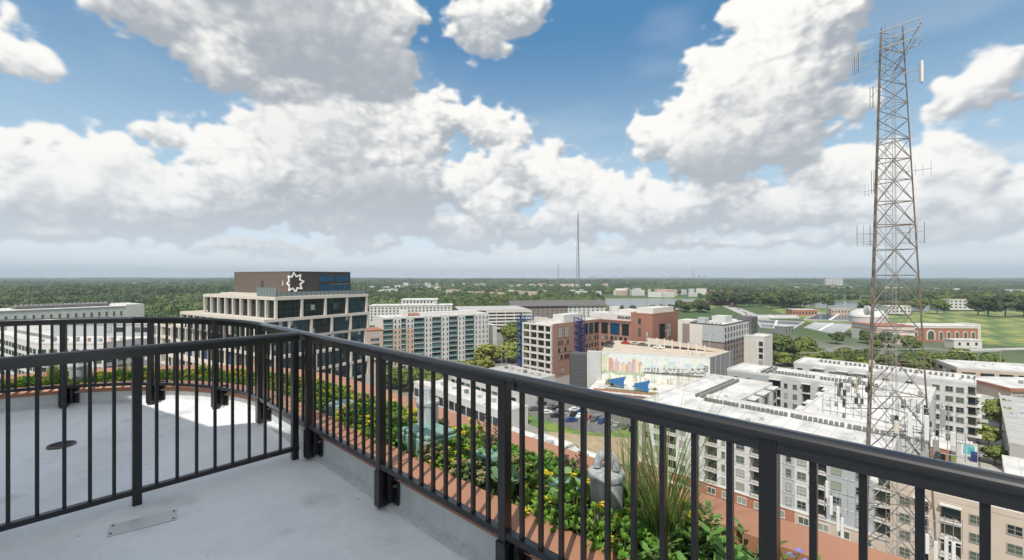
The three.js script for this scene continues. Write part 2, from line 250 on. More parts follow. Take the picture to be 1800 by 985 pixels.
// floor
{
  const edge = stations(S_END, S_RIGHT).map((s) => { const p = along(s, 0.06); return [p[0], p[1]]; });   // right end .. round the bay
  const pts = [...edge, [-9.5, -3.2], [-9.5, 6], [4.6, 6]];
  const s = new THREE.Shape(pts.map(([x, z]) => new THREE.Vector2(x, -z))); let g = new THREE.ShapeGeometry(s);
  // lattice of the floor so that its falls are real
  const pos = [], uv = [], idx = [], N = 110, x0 = -9.6, x1 = 4.7, z0 = -5.6, z1 = 6, inside = (x, z) => { let c = false; for (let i = 0, j = pts.length - 1; i < pts.length; j = i++) { const [xi, zi] = pts[i], [xj, zj] = pts[j]; if ((zi > z) !== (zj > z) && x < (xj - xi) * (z - zi) / (zj - zi) + xi) c = !c; } return c; };
  for (let j = 0; j <= N; j++) for (let i = 0; i <= N; i++) { const x = lerp(x0, x1, i / N), z = lerp(z0, z1, j / N); pos.push(x, floorY(z) + 0.0022 * fbm(x * 0.8, z * 0.8, 3), z); uv.push(x, z); }
  for (let j = 0; j < N; j++) for (let i = 0; i < N; i++) { const o = j * (N + 1) + i, x = pos[o * 3], z = pos[o * 3 + 2], dx = (x1 - x0) / N, dz = (z1 - z0) / N; if (inside(x, z) || inside(x + dx, z) || inside(x, z + dz) || inside(x + dx, z + dz)) idx.push(o, o + N + 1, o + 1, o + 1, o + N + 1, o + N + 2); }
  g = new THREE.BufferGeometry(); g.setAttribute('position', new THREE.Float32BufferAttribute(pos, 3)); g.setAttribute('uv', new THREE.Float32BufferAttribute(uv, 2)); g.setIndex(idx); g.computeVertexNormals();
  M.deck.bumpMap = mottle(4, 1.1, [0.5, 0.5, 0.5], 0.5, { n: 512, freq: 14, oct: 5 }); M.deck.bumpScale = 0.002;
  struct('terrace_floor', g, M.deck, 'pale blue grey coated concrete terrace floor', 'floor');
}
// kerb wall, its copings, the planting trough and the outer parapet
struct('kerb_wall', sweep([[0.075, -0.1], [0.075, 0.205], [0.20, 0.205], [0.20, -0.1]], S_END, S_RIGHT), M.curb, 'low grey concrete kerb wall under the railing', 'wall');
M.curb.bumpMap = mottle(6, 0.5, [0.5, 0.5, 0.5], 0.6, { n: 256, freq: 16 }); M.curb.bumpScale = 0.003;
solo('kerb_coping', sweep([[0.055, 0.198], [0.060, 0.235], [0.085, 0.262], [0.255, 0.275], [0.258, 0.2], [0.25, 0.2], [0.245, 0.255], [0.2, 0.215], [0.085, 0.208], [0.066, 0.198]], S_END, S_RIGHT), M.coping, 'terracotta metal coping on the kerb wall under the railing', 'coping');
struct('planting_soil', sweep([[0.256, 0.02], [0.256, 0.16], [0.81, 0.15], [0.81, 0.02]], S_END, S_RIGHT), M.soil, 'dark planting soil in the trough behind the railing', 'soil');
struct('parapet_wall', sweep([[0.83, -3], [0.83, 0.25], [1.0, 0.25], [1.0, -3]], S_END, S_RIGHT), M.curb, 'outer parapet wall of the rooftop planter', 'wall');
solo('parapet_coping', sweep([[0.80, 0.215], [0.802, 0.295], [1.03, 0.315], [1.032, 0.2], [1.024, 0.2], [1.02, 0.262], [0.82, 0.25], [0.81, 0.215]], S_END, S_RIGHT), M.coping, 'wide terracotta metal coping on the outer parapet of the planter', 'coping');
for (let s = -6; s < 5; s += 2.4) { const p = along(s, 0.155), h = new THREE.BoxGeometry(0.02, 0.003, 0.19), m = mesh('coping_seam', h, M.copingDark, scene.getObjectByName('kerb_coping')); m.position.set(p[0], 0.2695, p[1]); m.rotation.set(0, heading(s), 0); m.rotation.order = 'YXZ'; m.rotation.x = 0.07; }
// bead of sealant where the floor meets the kerb
{ const g = sweep([[0.03, -0.02], [0.036, 0.012], [0.058, 0.026], [0.08, 0.05], [0.085, -0.02]], S_END, S_RIGHT, 1), p = g.attributes.position; for (let i = 0; i < p.count; i++) { const n = fbm(p.getX(i) * 7, p.getZ(i) * 7, 3); p.setXYZ(i, p.getX(i) - RN[0] * 0.006 * n, p.getY(i) + 0.004 * n, p.getZ(i) - RN[1] * 0.006 * n); } g.computeVertexNormals(); solo('sealant_bead', g, tmat(mottle(93, 0.4, [0.66, 0.68, 0.68], 0.18, { freq: 12, oct: 5, speck: 0.02 }), 0.8), 'grey bead of sealant along the foot of the kerb wall', 'sealant'); }
// the tower under the terrace
{
  const edge = stations(S_END, S_RIGHT).map((s) => { const p = along(s, 0.97); return [p[0], p[1]]; });
  struct('tower_block', prism([...edge, [-11, -3.4], [-18, 8], [-12, 26], [8, 26], [14, 14]], GROUND, -0.25), M.render, 'tower block that carries the terrace', 'building');
}
// unseen block behind the viewer, its outline shaped to cast the terrace shade
{
  const H = 3.6, k = H / SUN.y, off = [SUN.x * k, SUN.z * k];
  const line = [...[-6.8, -6.2, -5.6, -5, -4.5, -4, -3.6, -3.3].map((q) => along(q, 0.2).slice(0, 2)), [-3.05, -4.62], [-2.62, -4.75], [-2.28, -4.5], [-1.60, -4.0], [5.24, 2.59]];
  const fr = line.map(([x, z]) => [x + off[0], z + off[1]]);
  const o = thing('unseen_shade_block', 'unseen pale block shaped to cast the terrace shade', 'building');
  const poly = [...fr, [5.24 + off[0] - 3.2, 2.59 + off[1] + 3.4], [-13, 7], [-13, -1]];
  mesh('wall', prism(poly, -0.02, H - 0.12), M.render, o); mesh('roof', prism(poly, H - 0.12, H), M.curb, o);
}
// ---------------------------------------------------------------- railings
const baluGeo = new THREE.BoxGeometry(0.019, 0.745, 0.019), postGeo = new RoundedBoxGeometry(0.05, 1.0, 0.05, 2, 0.004), shoeGeo = new RoundedBoxGeometry(0.066, 0.235, 0.066, 2, 0.004);
const plateGeo = merge([bx(-0.052, 0.052, -0.115, 0.115, -0.006, 0.006), bx(-0.012, 0.012, -0.1, 0.1, 0, 0.05)]), boltGeo = new THREE.CylinderGeometry(0.011, 0.011, 0.022, 6).rotateX(Math.PI / 2);
const HR = EYE - 0.46;                                                     // top of the handrail
const railProf = (() => { const l = [], w = 0.031; for (let i = 0; i <= 10; i++) { const t = Math.PI * i / 10; l.push([-Math.cos(t) * w, HR - 0.022 + Math.sin(t) * 0.022]); } l.push([0.031, HR - 0.034], [0.02, HR - 0.037], [0.02, HR - 0.075], [-0.02, HR - 0.075], [-0.02, HR - 0.037], [-0.031, HR - 0.034]); return l; })();
const botProf = [[-0.02, 0.275], [-0.02, 0.309], [0.02, 0.309], [0.02, 0.275]];
function smoothSweep(prof, s0, s1) { return sweep(prof, s0, s1); }
{
  const o = thing('terrace_railing', 'black metal railing with slim balusters along the planter and round the bay', 'railing');
  const joints = [-6.9, -3.2, -0.12, 2.45, 5.9];
  for (let i = 0; i < 4; i++) mesh('handrail', smoothSweep(railProf, joints[i] + 0.0012, joints[i + 1] - 0.0012), M.blackTop, o);
  const posts = [-6.45, -5.55, -4.64, -3.74, -2.84, -1.95, -1.07].filter((v) => 0);   // arc posts set below by angle
  const ps = []; for (const d of [151, 130, 109.4, 89, 68.7, 48.3]) ps.push(-(RS + (d * Math.PI / 180 - ARC.a0) * ARC.r)); ps.push(0.03, 1.2, 2.36, 3.52, 4.68);
  mesh('bottom_rail', sweep(botProf, S_END + 0.5, S_RIGHT), M.black, o);
  ps.forEach((s, i) => {
    const p = along(s), h = heading(s), fy = floorY(p[1]);
    const post = mesh('post', postGeo, M.black, o); post.position.set(p[0], 0.52 + 0.02, p[1]); post.rotation.y = h;
    const shoe = mesh('base_shoe', shoeGeo, M.black, post); shoe.position.set(0, -0.54 + fy + 0.02 + 0.118, 0);
    const pl = mesh('mounting_plate', plateGeo, M.black, post); pl.position.set(0.064, -0.54 + fy + 0.15, -0.062); 
    const b = mesh('bolt', boltGeo, M.steel, post); b.position.set(0.09, -0.54 + fy + 0.16, -0.052);
    if (i < ps.length - 1) { const n = i < 5 ? 9 : i === 5 ? 10 : 10, s1 = ps[i + 1]; for (let k = 1; k < n; k++) { const t = s + (s1 - s) * k / n, q = along(t); const m = mesh('baluster', baluGeo, M.black, o); m.position.set(q[0], 0.675, q[1]); m.rotation.y = heading(t); } }
  });
}
{ // the divider between the two parts of the terrace
  const o = thing('divider_railing', 'straight black metal railing crossing the terrace to the corner', 'railing');
  const ux = -0.673, uz = 0.739, L = 4.2, ang = Math.atan2(-uz, ux), q0 = [-1.815, -3.865];
  o.position.set(q0[0], 0, q0[1]); o.rotation.y = ang;
  const shp = new THREE.Shape(railProf.map(([a, b]) => new THREE.Vector2(a, b))), hg = new THREE.ExtrudeGeometry(shp, { depth: L, bevelEnabled: false }); hg.rotateY(Math.PI / 2); hg.translate(0.0, 0, 0);
  mesh('handrail', hg, M.blackTop, o);
  mesh('bottom_rail', bx(0, L, 0.075, 0.108, -0.02, 0.02), M.black, o);
  const bg = new THREE.BoxGeometry(0.019, 0.92, 0.019);
  [0.03, 1.07, 2.12, 3.17].forEach((x) => { const p = mesh('post', postGeo, M.black, o); p.position.set(x, 0.5, 0); for (let k = 1; k < 9; k++) { const b = mesh('baluster', bg, M.black, o); b.position.set(x + 1.05 * k / 9, 0.56, 0); } });
}
{ // floor plate and drain
  const pm = mat([0.78, 0.775, 0.76], 0.48, { metalness: 0.7 });
  const g = new RoundedBoxGeometry(0.335, 0.006, 0.15, 1, 0.002), a = Math.atan2(-0.5, 0.62);
  const o = thing('floor_plate', 'brushed steel cover plate screwed to the floor', 'plate'); o.position.set(-2.3, 0.006, -2.84); o.rotation.y = 0.62;
  const top = mesh('plate', g, pm, o); void top; void a;
  for (const [x, z] of [[-0.15, -0.055], [0.15, -0.055], [-0.15, 0.055], [0.15, 0.055]]) { const s = mesh('screw', new THREE.CylinderGeometry(0.007, 0.008, 0.004, 8), M.black, o); s.position.set(x, 0.004, z); }
  const d = thing('floor_drain', 'round dark drain grate in the terrace bay', 'drain'); d.position.set(-4.1, 0.006 + floorY(-4.14), -4.14); d.scale.set(0.74, 1, 0.74);
  const slots = []; for (let k = -4; k <= 4; k++) slots.push(bx(-Math.sqrt(0.0125 - (k * 0.024) ** 2), Math.sqrt(0.0125 - (k * 0.024) ** 2), 0, 0.008, k * 0.024 - 0.005, k * 0.024 + 0.005));
  mesh('frame', new THREE.LatheGeometry([[0.105, 0], [0.135, 0], [0.132, 0.01], [0.108, 0.01]].map(([a, b]) => new THREE.Vector2(a, b)), 28), mat([0.16, 0.15, 0.14], 0.6, { metalness: 0.5 }), d);
  mesh('grate', merge(slots), mat([0.12, 0.115, 0.11], 0.6, { metalness: 0.5 }), d); mesh('sump', new THREE.CylinderGeometry(0.107, 0.107, 0.003, 24), mat([0.01, 0.01, 0.01], 0.9), d);
}

// ---------------------------------------------------------------- land
const GA = 45.5 * Math.PI / 180, gc = Math.cos(GA), gs = Math.sin(GA);
const grid = (u, v) => [u * gc + v * gs, -(-u * gs + v * gc)];             // street grid (u to the near right, v away) -> world x, z
function hill(x, z) {
  const r = Math.hypot(x, z), far = sstep(1500, 4200, r); if (far <= 0) return 0;
  const left = sstep(-0.15, -0.6, x / Math.max(1, -z));
  return far * (26 * fbm(x / 2300 + 5, z / 2300, 3) + 9 * fbm(x / 600, z / 600 + 4, 3) + 4) + left * sstep(700, 1700, r) * 9 + sstep(9000, 16000, r) * 18;
}
const inPoly = (pts, x, z) => { let c = false; for (let i = 0, j = pts.length - 1; i < pts.length; j = i++) { const [xi, zi] = pts[i], [xj, zj] = pts[j]; if ((zi > z) !== (zj > z) && x < (xj - xi) * (z - zi) / (zj - zi) + xi) c = !c; } return c; };
const lake1 = [[240, -1130], [390, -1140], [470, -1110], [455, -980], [390, -900], [300, -760], [190, -790], [175, -960]];
const lake2 = [[590, -1000], [900, -1010], [960, -900], [880, -730], [640, -725], [540, -790]];
const lawn = [[470, -860], [820, -900], [980, -640], [620, -395], [420, -330], [330, -400], [360, -560]];
{
  const pos = [], col = [], uv = [], idx = [], RR = [0]; for (let r = 30; r < 900; r *= 1.09) RR.push(r); for (let r = 900; r < 15500; r *= 1.045) RR.push(r); RR.push(16000);
  const T = 240;
  RR.forEach((r, j) => { for (let i = 0; i <= T; i++) {
    const t = i / T * Math.PI * 2, x = Math.sin(t) * r, z = -Math.cos(t) * r; pos.push(x, GROUND + hill(x, z), z); uv.push(x / 9, z / 9);
    const n = fbm(x / 60, z / 60, 4), g = sstep(330, 520, r + n * 160); const a = [0.27, 0.255, 0.23], b = [0.075 + 0.03 * n, 0.125 + 0.03 * n, 0.035];
    for (let k = 0; k < 3; k++) col.push(lerp(a[k] * (1 + 0.35 * n), b[k], g));
    if (j) { const o = (j - 1) * (T + 1) + i; if (i < T) idx.push(o, o + 1, o + T + 1, o + 1, o + T + 2, o + T + 1); }
  } });
  const g = new THREE.BufferGeometry(); g.setAttribute('position', new THREE.Float32BufferAttribute(pos, 3)); g.setAttribute('color', new THREE.Float32BufferAttribute(col, 3)); g.setAttribute('uv', new THREE.Float32BufferAttribute(uv, 2)); g.setIndex(idx); g.computeVertexNormals();
  const m = tmat(mottle(20, 1, [0.9, 0.9, 0.9], 0.35, { n: 512, freq: 8, oct: 6 }), 1, { vertexColors: true });
  struct('ground', g, m, 'city ground running out to wooded country', 'ground');
}
const G = {
  asphalt: tmat(mottle(21, 14, [0.16, 0.155, 0.15], 0.25, { freq: 7, oct: 6, speck: 0.01 }), 0.95), road: tmat(mottle(22, 11, [0.12, 0.12, 0.118], 0.22, { freq: 7, oct: 6 }), 0.95), concrete: tmat(mottle(23, 9, [0.46, 0.44, 0.41], 0.18, { freq: 6, oct: 6 }), 0.95),
  grass: tmat(mottle(24, 22, [0.15, 0.23, 0.055], 0.4, { n: 512, freq: 6, oct: 7, tint: [1.5, 1.1, 1] }), 1), meadow: tmat(mottle(25, 60, [0.20, 0.245, 0.075], 0.75, { n: 1024, freq: 6, oct: 8, tint: [1.9, 1.25, 1.2] }), 1), dirt: tmat(mottle(26, 16, [0.40, 0.31, 0.20], 0.3, { freq: 6, oct: 6 }), 1),
  water: mat([0.06, 0.085, 0.085], 0.16), basin: mat([0.02, 0.05, 0.09], 0.12), white: mat([0.8, 0.8, 0.79], 0.8),
};
G.water.bumpMap = mottle(27, 30, [0.5, 0.5, 0.5], 0.7, { freq: 12, streak: 2 }); G.water.bumpScale = 0.05;
const lay = (name, pts, lift, m, label, cat) => struct(name, flat(pts, GROUND + lift), m, label, cat);
lay('lawn', lawn, 0.05, G.meadow, 'wide sloping lawn of the waterworks', 'lawn');
lay('lake_bank', [[215, -1165], [400, -1180], [500, -1130], [480, -960], [400, -870], [310, -725], [160, -755], [150, -980]], 0.06, G.meadow, 'grass bank round the far reservoir', 'grass');
lay('reservoir', lake1, 0.12, G.water, 'grey reservoir water behind the offices', 'water');
lay('lake_bank', [[570, -1030], [920, -1045], [1000, -900], [900, -690], [620, -690], [515, -790]], 0.065, G.meadow, 'grass bank round the nearer reservoir', 'grass');
lay('reservoir', lake2, 0.125, G.water, 'grey reservoir water beside the wooded park', 'water');
const gridPoly = (l) => l.map(([u, v]) => grid(u, v));
lay('street', gridPoly([[-260, 88.5], [60, 88.5], [60, 76], [-260, 76]]), 0.03, G.road, 'asphalt street below the terrace', 'street');
lay('street', gridPoly([[-72, 75], [-62, 75], [-62, 330], [-72, 330]]), 0.035, G.road, 'asphalt street past the parking lot and the mural garage', 'street');
lay('street', gridPoly([[1.2, 90], [6, 90], [6, 300], [1.2, 300]]), 0.03, G.concrete, 'pale concrete lane beside the apartment wing with pool', 'street');
lay('pavement', gridPoly([[-260, 104], [60, 104], [60, 88.5], [-260, 88.5]]), 0.025, G.concrete, 'concrete pavement in front of the apartments', 'pavement');
lay('grass_verge', [[-2, -206], [16, -220], [52, -176], [52, -150], [26, -138], [2, -172]], 0.03, G.grass, 'rough grass round the parking lot', 'grass');
lay('dirt_lot', [[12, -158], [30, -153], [50, -150], [40, -128], [20, -134]], 0.04, G.dirt, 'bare earth lot beside the parking lot', 'ground');
lay('parking_lot', [[0.5, -200], [15, -212], [46, -173], [43, -163], [31, -155.5], [22, -160], [5.5, -178.5]], 0.06, G.asphalt, 'grey asphalt parking lot with cars', 'parking lot');
{ const l = []; const ln = (x, z, a, w, h) => { const g = new THREE.BoxGeometry(w, 0.01, h); g.rotateY(a); g.translate(x, GROUND + 0.075, z); l.push(g); }; for (let k = 0; k < 11; k++) ln(8.6 + k * 1.9, -194 + k * 2.2, 0.86, 0.14, 5); for (let k = 0; k < 10; k++) ln(23 + k * 2.3, -177.5 + k * 2.1, 0.95 + 1.57, 0.14, 5); const m = struct('parking_lines', merge(l), G.white, 'white painted bay lines of the parking lot', 'marking'); void m; const d = []; for (let k = 0; k < 30; k++) { const [x, z] = grid(-67, 80 + k * 8), g = new THREE.BoxGeometry(0.16, 0.008, 3); g.rotateY(-GA); g.translate(x, GROUND + 0.045, z); d.push(g); } struct('lane_marking', merge(d), G.white, 'white dashed lane line on the side street', 'marking'); }
lay('access_road', [[300, -560], [322, -560], [420, -860], [400, -870]], 0.05, G.concrete, 'pale road along the water basins', 'road');
lay('path', [[330, -330], [440, -345], [560, -420], [620, -470], [612, -478], [552, -430], [436, -354], [328, -338]], 0.07, G.concrete, 'pale path across the waterworks lawn', 'path');
// water treatment basins: walled tanks
function tank(label, pts, waterMat, strips) {
  const o = thing('water_basin', label, 'basin', 'water treatment basins'), c = pts.reduce((a, p) => [a[0] + p[0] / 4, a[1] + p[1] / 4], [0, 0]); o.position.set(c[0], GROUND, c[1]);
  const L = pts.map((p) => [p[0] - c[0], p[1] - c[1]]);
  mesh('water', flat(L, 0.35), waterMat, o);
  for (let i = 0; i < 4; i++) { const a = L[i], b = L[(i + 1) % 4], d = Math.hypot(b[0] - a[0], b[1] - a[1]), m = mesh('rim', bx(-d / 2 - 1, d / 2 + 1, 0, 1.2, -1.1, 1.1), G.concrete, o); m.position.set((a[0] + b[0]) / 2, i * 0.004, (a[1] + b[1]) / 2); m.rotation.y = -Math.atan2(b[1] - a[1], b[0] - a[0]); }
  const P = (s, t) => [lerp(lerp(L[0][0], L[1][0], s), lerp(L[3][0], L[2][0], s), t), lerp(lerp(L[0][1], L[1][1], s), lerp(L[3][1], L[2][1], s), t)];
  for (let k = 1; k < strips; k++) { const a = P(0, k / strips), b = P(1, k / strips), d = Math.hypot(b[0] - a[0], b[1] - a[1]), m = mesh('walkway', bx(-d / 2, d / 2, 0.2, 1.0, -0.9, 0.9), G.white, o); m.position.set((a[0] + b[0]) / 2, 0.003 * k, (a[1] + b[1]) / 2); m.rotation.y = -Math.atan2(b[1] - a[1], b[0] - a[0]); }
  const a = P(0.45, 0), b = P(0.45, 1), d = Math.hypot(b[0] - a[0], b[1] - a[1]), m = mesh('walkway', bx(-d / 2, d / 2, 0.2, 1.1, -1.2, 1.2), G.white, o); m.position.set((a[0] + b[0]) / 2, 0, (a[1] + b[1]) / 2); m.rotation.y = -Math.atan2(b[1] - a[1], b[0] - a[0]);
}
tank('blue water basin with a wide white walkway', [[455, -672], [501, -648], [419, -546], [367, -571]], G.basin, 1);
tank('dark settling basin behind the grey hotel', [[306, -571], [347, -540], [282, -459], [265, -484]], G.basin, 2);
tank('striped filter beds with white walkways', [[357, -535], [386, -512], [298, -416], [307, -476]], mat([0.10, 0.12, 0.12], 0.3), 8);
tank('pale far settling basin with thin walkways', [[330, -640], [400, -640], [372, -590], [316, -590]], mat([0.12, 0.14, 0.13], 0.3), 4);

// ---------------------------------------------------------------- buildings
const H0 = EYE - GROUND;                                                    // eye height over the street
const top = (e) => H0 - e;                                                  // height over the street of something e metres below eye level
const B = {
  white: tmat(mottle(40, 7, [0.62, 0.61, 0.59], 0.12, { freq: 5, oct: 5 }), 0.85), offwhite: tmat(mottle(41, 7, [0.64, 0.61, 0.56], 0.1, { freq: 5 }), 0.85), grey: tmat(mottle(42, 6, [0.40, 0.425, 0.43], 0.08, { freq: 5 }), 0.8), light: tmat(mottle(43, 6, [0.55, 0.55, 0.54], 0.08, { freq: 5 }), 0.85),
  beige: tmat(mottle(44, 6, [0.56, 0.47, 0.38], 0.09, { freq: 5 }), 0.88), pink: tmat(mottle(45, 6, [0.56, 0.42, 0.33], 0.1, { freq: 5 }), 0.88), orange: tmat(mottle(46, 3, [0.42, 0.175, 0.105], 0.16, { freq: 12 }), 0.9), brick: tmat(mottle(47, 3, [0.36, 0.205, 0.155], 0.2, { freq: 14, streak: 3 }), 0.9), brick2: tmat(mottle(48, 4, [0.34, 0.165, 0.12], 0.2, { freq: 12 }), 0.9),
  brown: tmat(mottle(49, 5, [0.135, 0.108, 0.09], 0.1, { freq: 5 }), 0.75), shadedBrown: mat([0.05, 0.045, 0.042], 0.6), taupe: tmat(mottle(50, 4, [0.27, 0.215, 0.19], 0.15, { freq: 12 }), 0.9), dark: mat([0.06, 0.062, 0.065], 0.6), charcoal: mat([0.12, 0.122, 0.125], 0.7), metal: mat([0.30, 0.31, 0.31], 0.5, { metalness: 0.35 }),
  frameStone: tmat(mottle(51, 6, [0.62, 0.575, 0.51], 0.08, { freq: 5 }), 0.85), roof: tmat(mottle(52, 26, [0.66, 0.645, 0.615], 0.42, { n: 1024, freq: 7, oct: 8, speck: 0.004, tint: [1.02, 1, 0.96] }), 0.8), roofGrey: tmat(mottle(53, 20, [0.47, 0.46, 0.44], 0.2, { n: 512, freq: 5, oct: 6 }), 0.9), roofTan: tmat(mottle(54, 20, [0.58, 0.50, 0.40], 0.14, { n: 512, freq: 5, oct: 6 }), 0.9), roofDark: tmat(mottle(55, 12, [0.16, 0.15, 0.15], 0.2, { freq: 6 }), 0.9), sedum: tmat(mottle(56, 9, [0.26, 0.24, 0.07], 0.5, { freq: 9, oct: 6, tint: [1.2, 1, 1] }), 1),
  seam: mat([0.50, 0.485, 0.46], 0.8), blue: mat([0.035, 0.075, 0.25], 0.55), sail: mat([0.015, 0.11, 0.27], 0.8, { side: THREE.DoubleSide }), red: mat([0.4, 0.03, 0.02], 0.6), redRoof: tmat(mottle(57, 9, [0.36, 0.16, 0.11], 0.2, { freq: 7 }), 0.9), slate: tmat(mottle(58, 9, [0.15, 0.135, 0.13], 0.2, { freq: 7 }), 0.9),
  frameW: mat([0.66, 0.65, 0.62], 0.6), frameD: mat([0.05, 0.05, 0.05], 0.5), frameG: mat([0.30, 0.30, 0.27], 0.6),
  glass: mat([0.018, 0.024, 0.028], 0.07), glassT: mat([0.03, 0.075, 0.085], 0.06, { metalness: 0.25 }), blind: mat([0.42, 0.41, 0.38], 0.35), sky1: mat([0.05, 0.10, 0.13], 0.05, { metalness: 0.5 }), sky2: mat([0.16, 0.22, 0.25], 0.07, { metalness: 0.6 }), glassG: mat([0.10, 0.125, 0.085], 0.12), glassP: mat([0.30, 0.33, 0.25], 0.25), glassB: mat([0.012, 0.09, 0.20], 0.06, { metalness: 0.2 }), teal: mat([0.10, 0.20, 0.185], 0.1), ac: mat([0.20, 0.20, 0.195], 0.7), acTop: mat([0.42, 0.42, 0.41], 0.6),
};
const ORD = ['first', 'second', 'third', 'fourth', 'fifth', 'sixth', 'seventh', 'eighth', 'ninth', 'tenth', 'eleventh', 'twelfth', 'thirteenth', 'fourteenth', 'fifteenth', 'sixteenth', 'seventeenth', 'eighteenth', 'nineteenth'];
const ordinal = (n) => { if (n < 20) return ORD[n - 1]; const t = Math.floor(n / 10) - 2, d = n % 10; return d ? ['twenty', 'thirty', 'forty', 'fifty'][t] + '-' + ORD[d - 1] : ['twentieth', 'thirtieth', 'fortieth', 'fiftieth'][t]; };
const wr = rng(99), pick = (l) => l[Math.floor(wr() * l.length)];
function site(name, label, cat, x, z, ang, group) { const o = thing(name, label, cat, group); o.position.set(x, GROUND, z); o.rotation.y = -ang; return o; }
function siteUV(name, label, cat, u, v, group) { const [x, z] = grid(u, v); return site(name, label, cat, x, z, GA, group); }
const winCache = {};
function winGeo(w, h, nx, ny) {
  const k = [w, h, nx, ny].join(); if (winCache[k]) return winCache[k];
  const f = Math.min(0.09, w * 0.08), l = [bx(-w / 2, w / 2, h / 2 - f, h / 2, 0, 0.13), bx(-w / 2 - 0.05, w / 2 + 0.05, -h / 2 - 0.05, -h / 2 + f, 0, 0.17), bx(-w / 2, -w / 2 + f, -h / 2 + f, h / 2 - f, 0, 0.13), bx(w / 2 - f, w / 2, -h / 2 + f, h / 2 - f, 0, 0.13)];
  for (let i = 1; i < nx; i++) { const x = -w / 2 + w * i / nx; l.push(bx(x - f / 2, x + f / 2, -h / 2 + f, h / 2 - f, 0, 0.1)); }
  for (let j = 1; j < ny; j++) { const y = -h / 2 + h * j / ny; for (let i = 0; i < nx; i++) l.push(bx(-w / 2 + w * i / nx + f / 2, -w / 2 + w * (i + 1) / nx - f / 2, y - f / 2, y + f / 2, 0, 0.09)); }
  return (winCache[k] = [merge(l), bx(-w / 2 + f, w / 2 - f, -h / 2 + f, h / 2 - f, 0.01, 0.05)]);
}
// face: 0 looks along +z, -1 along -x, 1 along +x; x, y, z is the middle of the window on the wall
function win(o, x, y, z, face, w, h, { nx = 2, ny = 1, frame = B.frameD, panes = [B.glass, B.glass, B.glassG, B.blind, B.sky1] } = {}) {
  const [fg, pg] = winGeo(w, h, nx, ny), m = mesh('window', fg, frame, o); m.position.set(x, y, z); m.rotation.y = face * Math.PI / 2; mesh('pane', pg, pick(panes), m); return m;
}
function roofOf(o, x0, x1, z0, z1, y, m = B.roof, rim = 0.45, rimMat = B.white) {
  mesh('roof', bx(x0 + 0.3, x1 - 0.3, y - 0.35, y + 0.02, z0 + 0.3, z1 - 0.3), m, o);
  { const l = []; for (let x = x0 + 2.6; x < x1 - 1; x += 2.9) l.push(bx(x, x + 0.14, y + 0.018, y + 0.03, z0 + 0.4, z1 - 0.4)); if (l.length) mesh('membrane_seams', merge(l), B.seam, o); const n = Math.floor((x1 - x0) * (z1 - z0) / 70), v = []; for (let k = 0; k < n; k++) { const px = lerp(x0 + 1, x1 - 1, wr()), pz = lerp(z0 + 1, z1 - 1, wr()), q = wr(); v.push(q < 0.6 ? new THREE.CylinderGeometry(0.09, 0.13, 0.5, 7).translate(px, y + 0.25, pz) : bx(px - 0.4, px + 0.4, y, y + 0.35 + 0.3 * wr(), pz - 0.35, pz + 0.35)); } if (v.length) mesh('roof_vents', merge(v), B.acTop, o); }
  mesh('parapet', merge([bx(x0 - 0.06, x1 + 0.06, y - 0.4, y + rim, z1 - 0.3, z1 + 0.06), bx(x0 - 0.06, x1 + 0.06, y - 0.4, y + rim, z0 - 0.06, z0 + 0.3), bx(x0 - 0.06, x0 + 0.3, y - 0.4, y + rim, z0 + 0.3, z1 - 0.3), bx(x1 - 0.3, x1 + 0.06, y - 0.4, y + rim, z0 + 0.3, z1 - 0.3)]), rimMat, o);
}
const railCache = {};
function railGeo(w) { const k = w.toFixed(2); if (!railCache[k]) { const l = [bx(-w / 2, w / 2, 1.02, 1.08, -0.03, 0.03), bx(-w / 2, w / 2, 0.1, 0.14, -0.02, 0.02)]; for (let x = -w / 2 + 0.08; x < w / 2; x += 0.24) l.push(bx(x - 0.018, x + 0.018, 0.14, 1.02, -0.015, 0.015)); railCache[k] = merge(l); } return railCache[k]; }
// apartment front at z = 0 looking along +z: bays are set between u0 and u1
function aptFront(o, bays, rows, yTop, yBase, depth, opts = {}) {
  for (const b of bays) {
    const w = b.x1 - b.x0;
    if (b.type === 'balcony') {
      mesh('wall', bx(b.x0, b.x1, yTop - 0.9, yTop - 0.02, -1.5, -0.02), b.mat ?? B.light, o);
      rows.forEach((y) => {
        const s = mesh('balcony', bx(b.x0 - 0.08, b.x1 + 0.08, -0.14, 0.14, -1.55, 0.42), B.offwhite, o); s.position.set((0), y - 1.45, 0);
        const r = mesh('railing', railGeo(w), B.frameD, s); r.position.set((b.x0 + b.x1) / 2, 0.14, 0.36);
        const [fg, pg] = winGeo(+(w * 0.82).toFixed(2), 2.2, 3, 1), d = mesh('door', fg, B.frameD, s); d.position.set((b.x0 + b.x1) / 2, 1.28, -1.52); mesh('pane', pg, pick([B.glass, B.glassT, B.glassG]), d);
      });
    } else {
      mesh('wall', bx(b.x0, b.x1, b.base ?? yBase, yTop - 0.03, -1.6, b.out ?? 0), b.mat, o);
      for (const wd of b.wins ?? []) rows.forEach((y) => win(o, wd[0], y, b.out ?? 0, 0, wd[1], wd[2] ?? 1.5, { nx: wd[3] ?? 2, ny: wd[4] ?? 2, frame: wd[5] ?? B.frameG, panes: opts.panes ?? [B.glassG, B.glassG, B.glassP, B.glass, B.blind, B.sky1] }));
    }
  }
  // body behind
  mesh('body', bx(bays[0].x0 + 0.01, bays[bays.length - 1].x1 - 0.01, 0, yTop - 0.4, -depth, -1.58), opts.body ?? B.light, o);
}
const W = (x0, x1, mt, ...wins) => ({ x0, x1, mat: mt, wins }), BA = (x0, x1, mt) => ({ x0, x1, type: 'balcony', mat: mt });
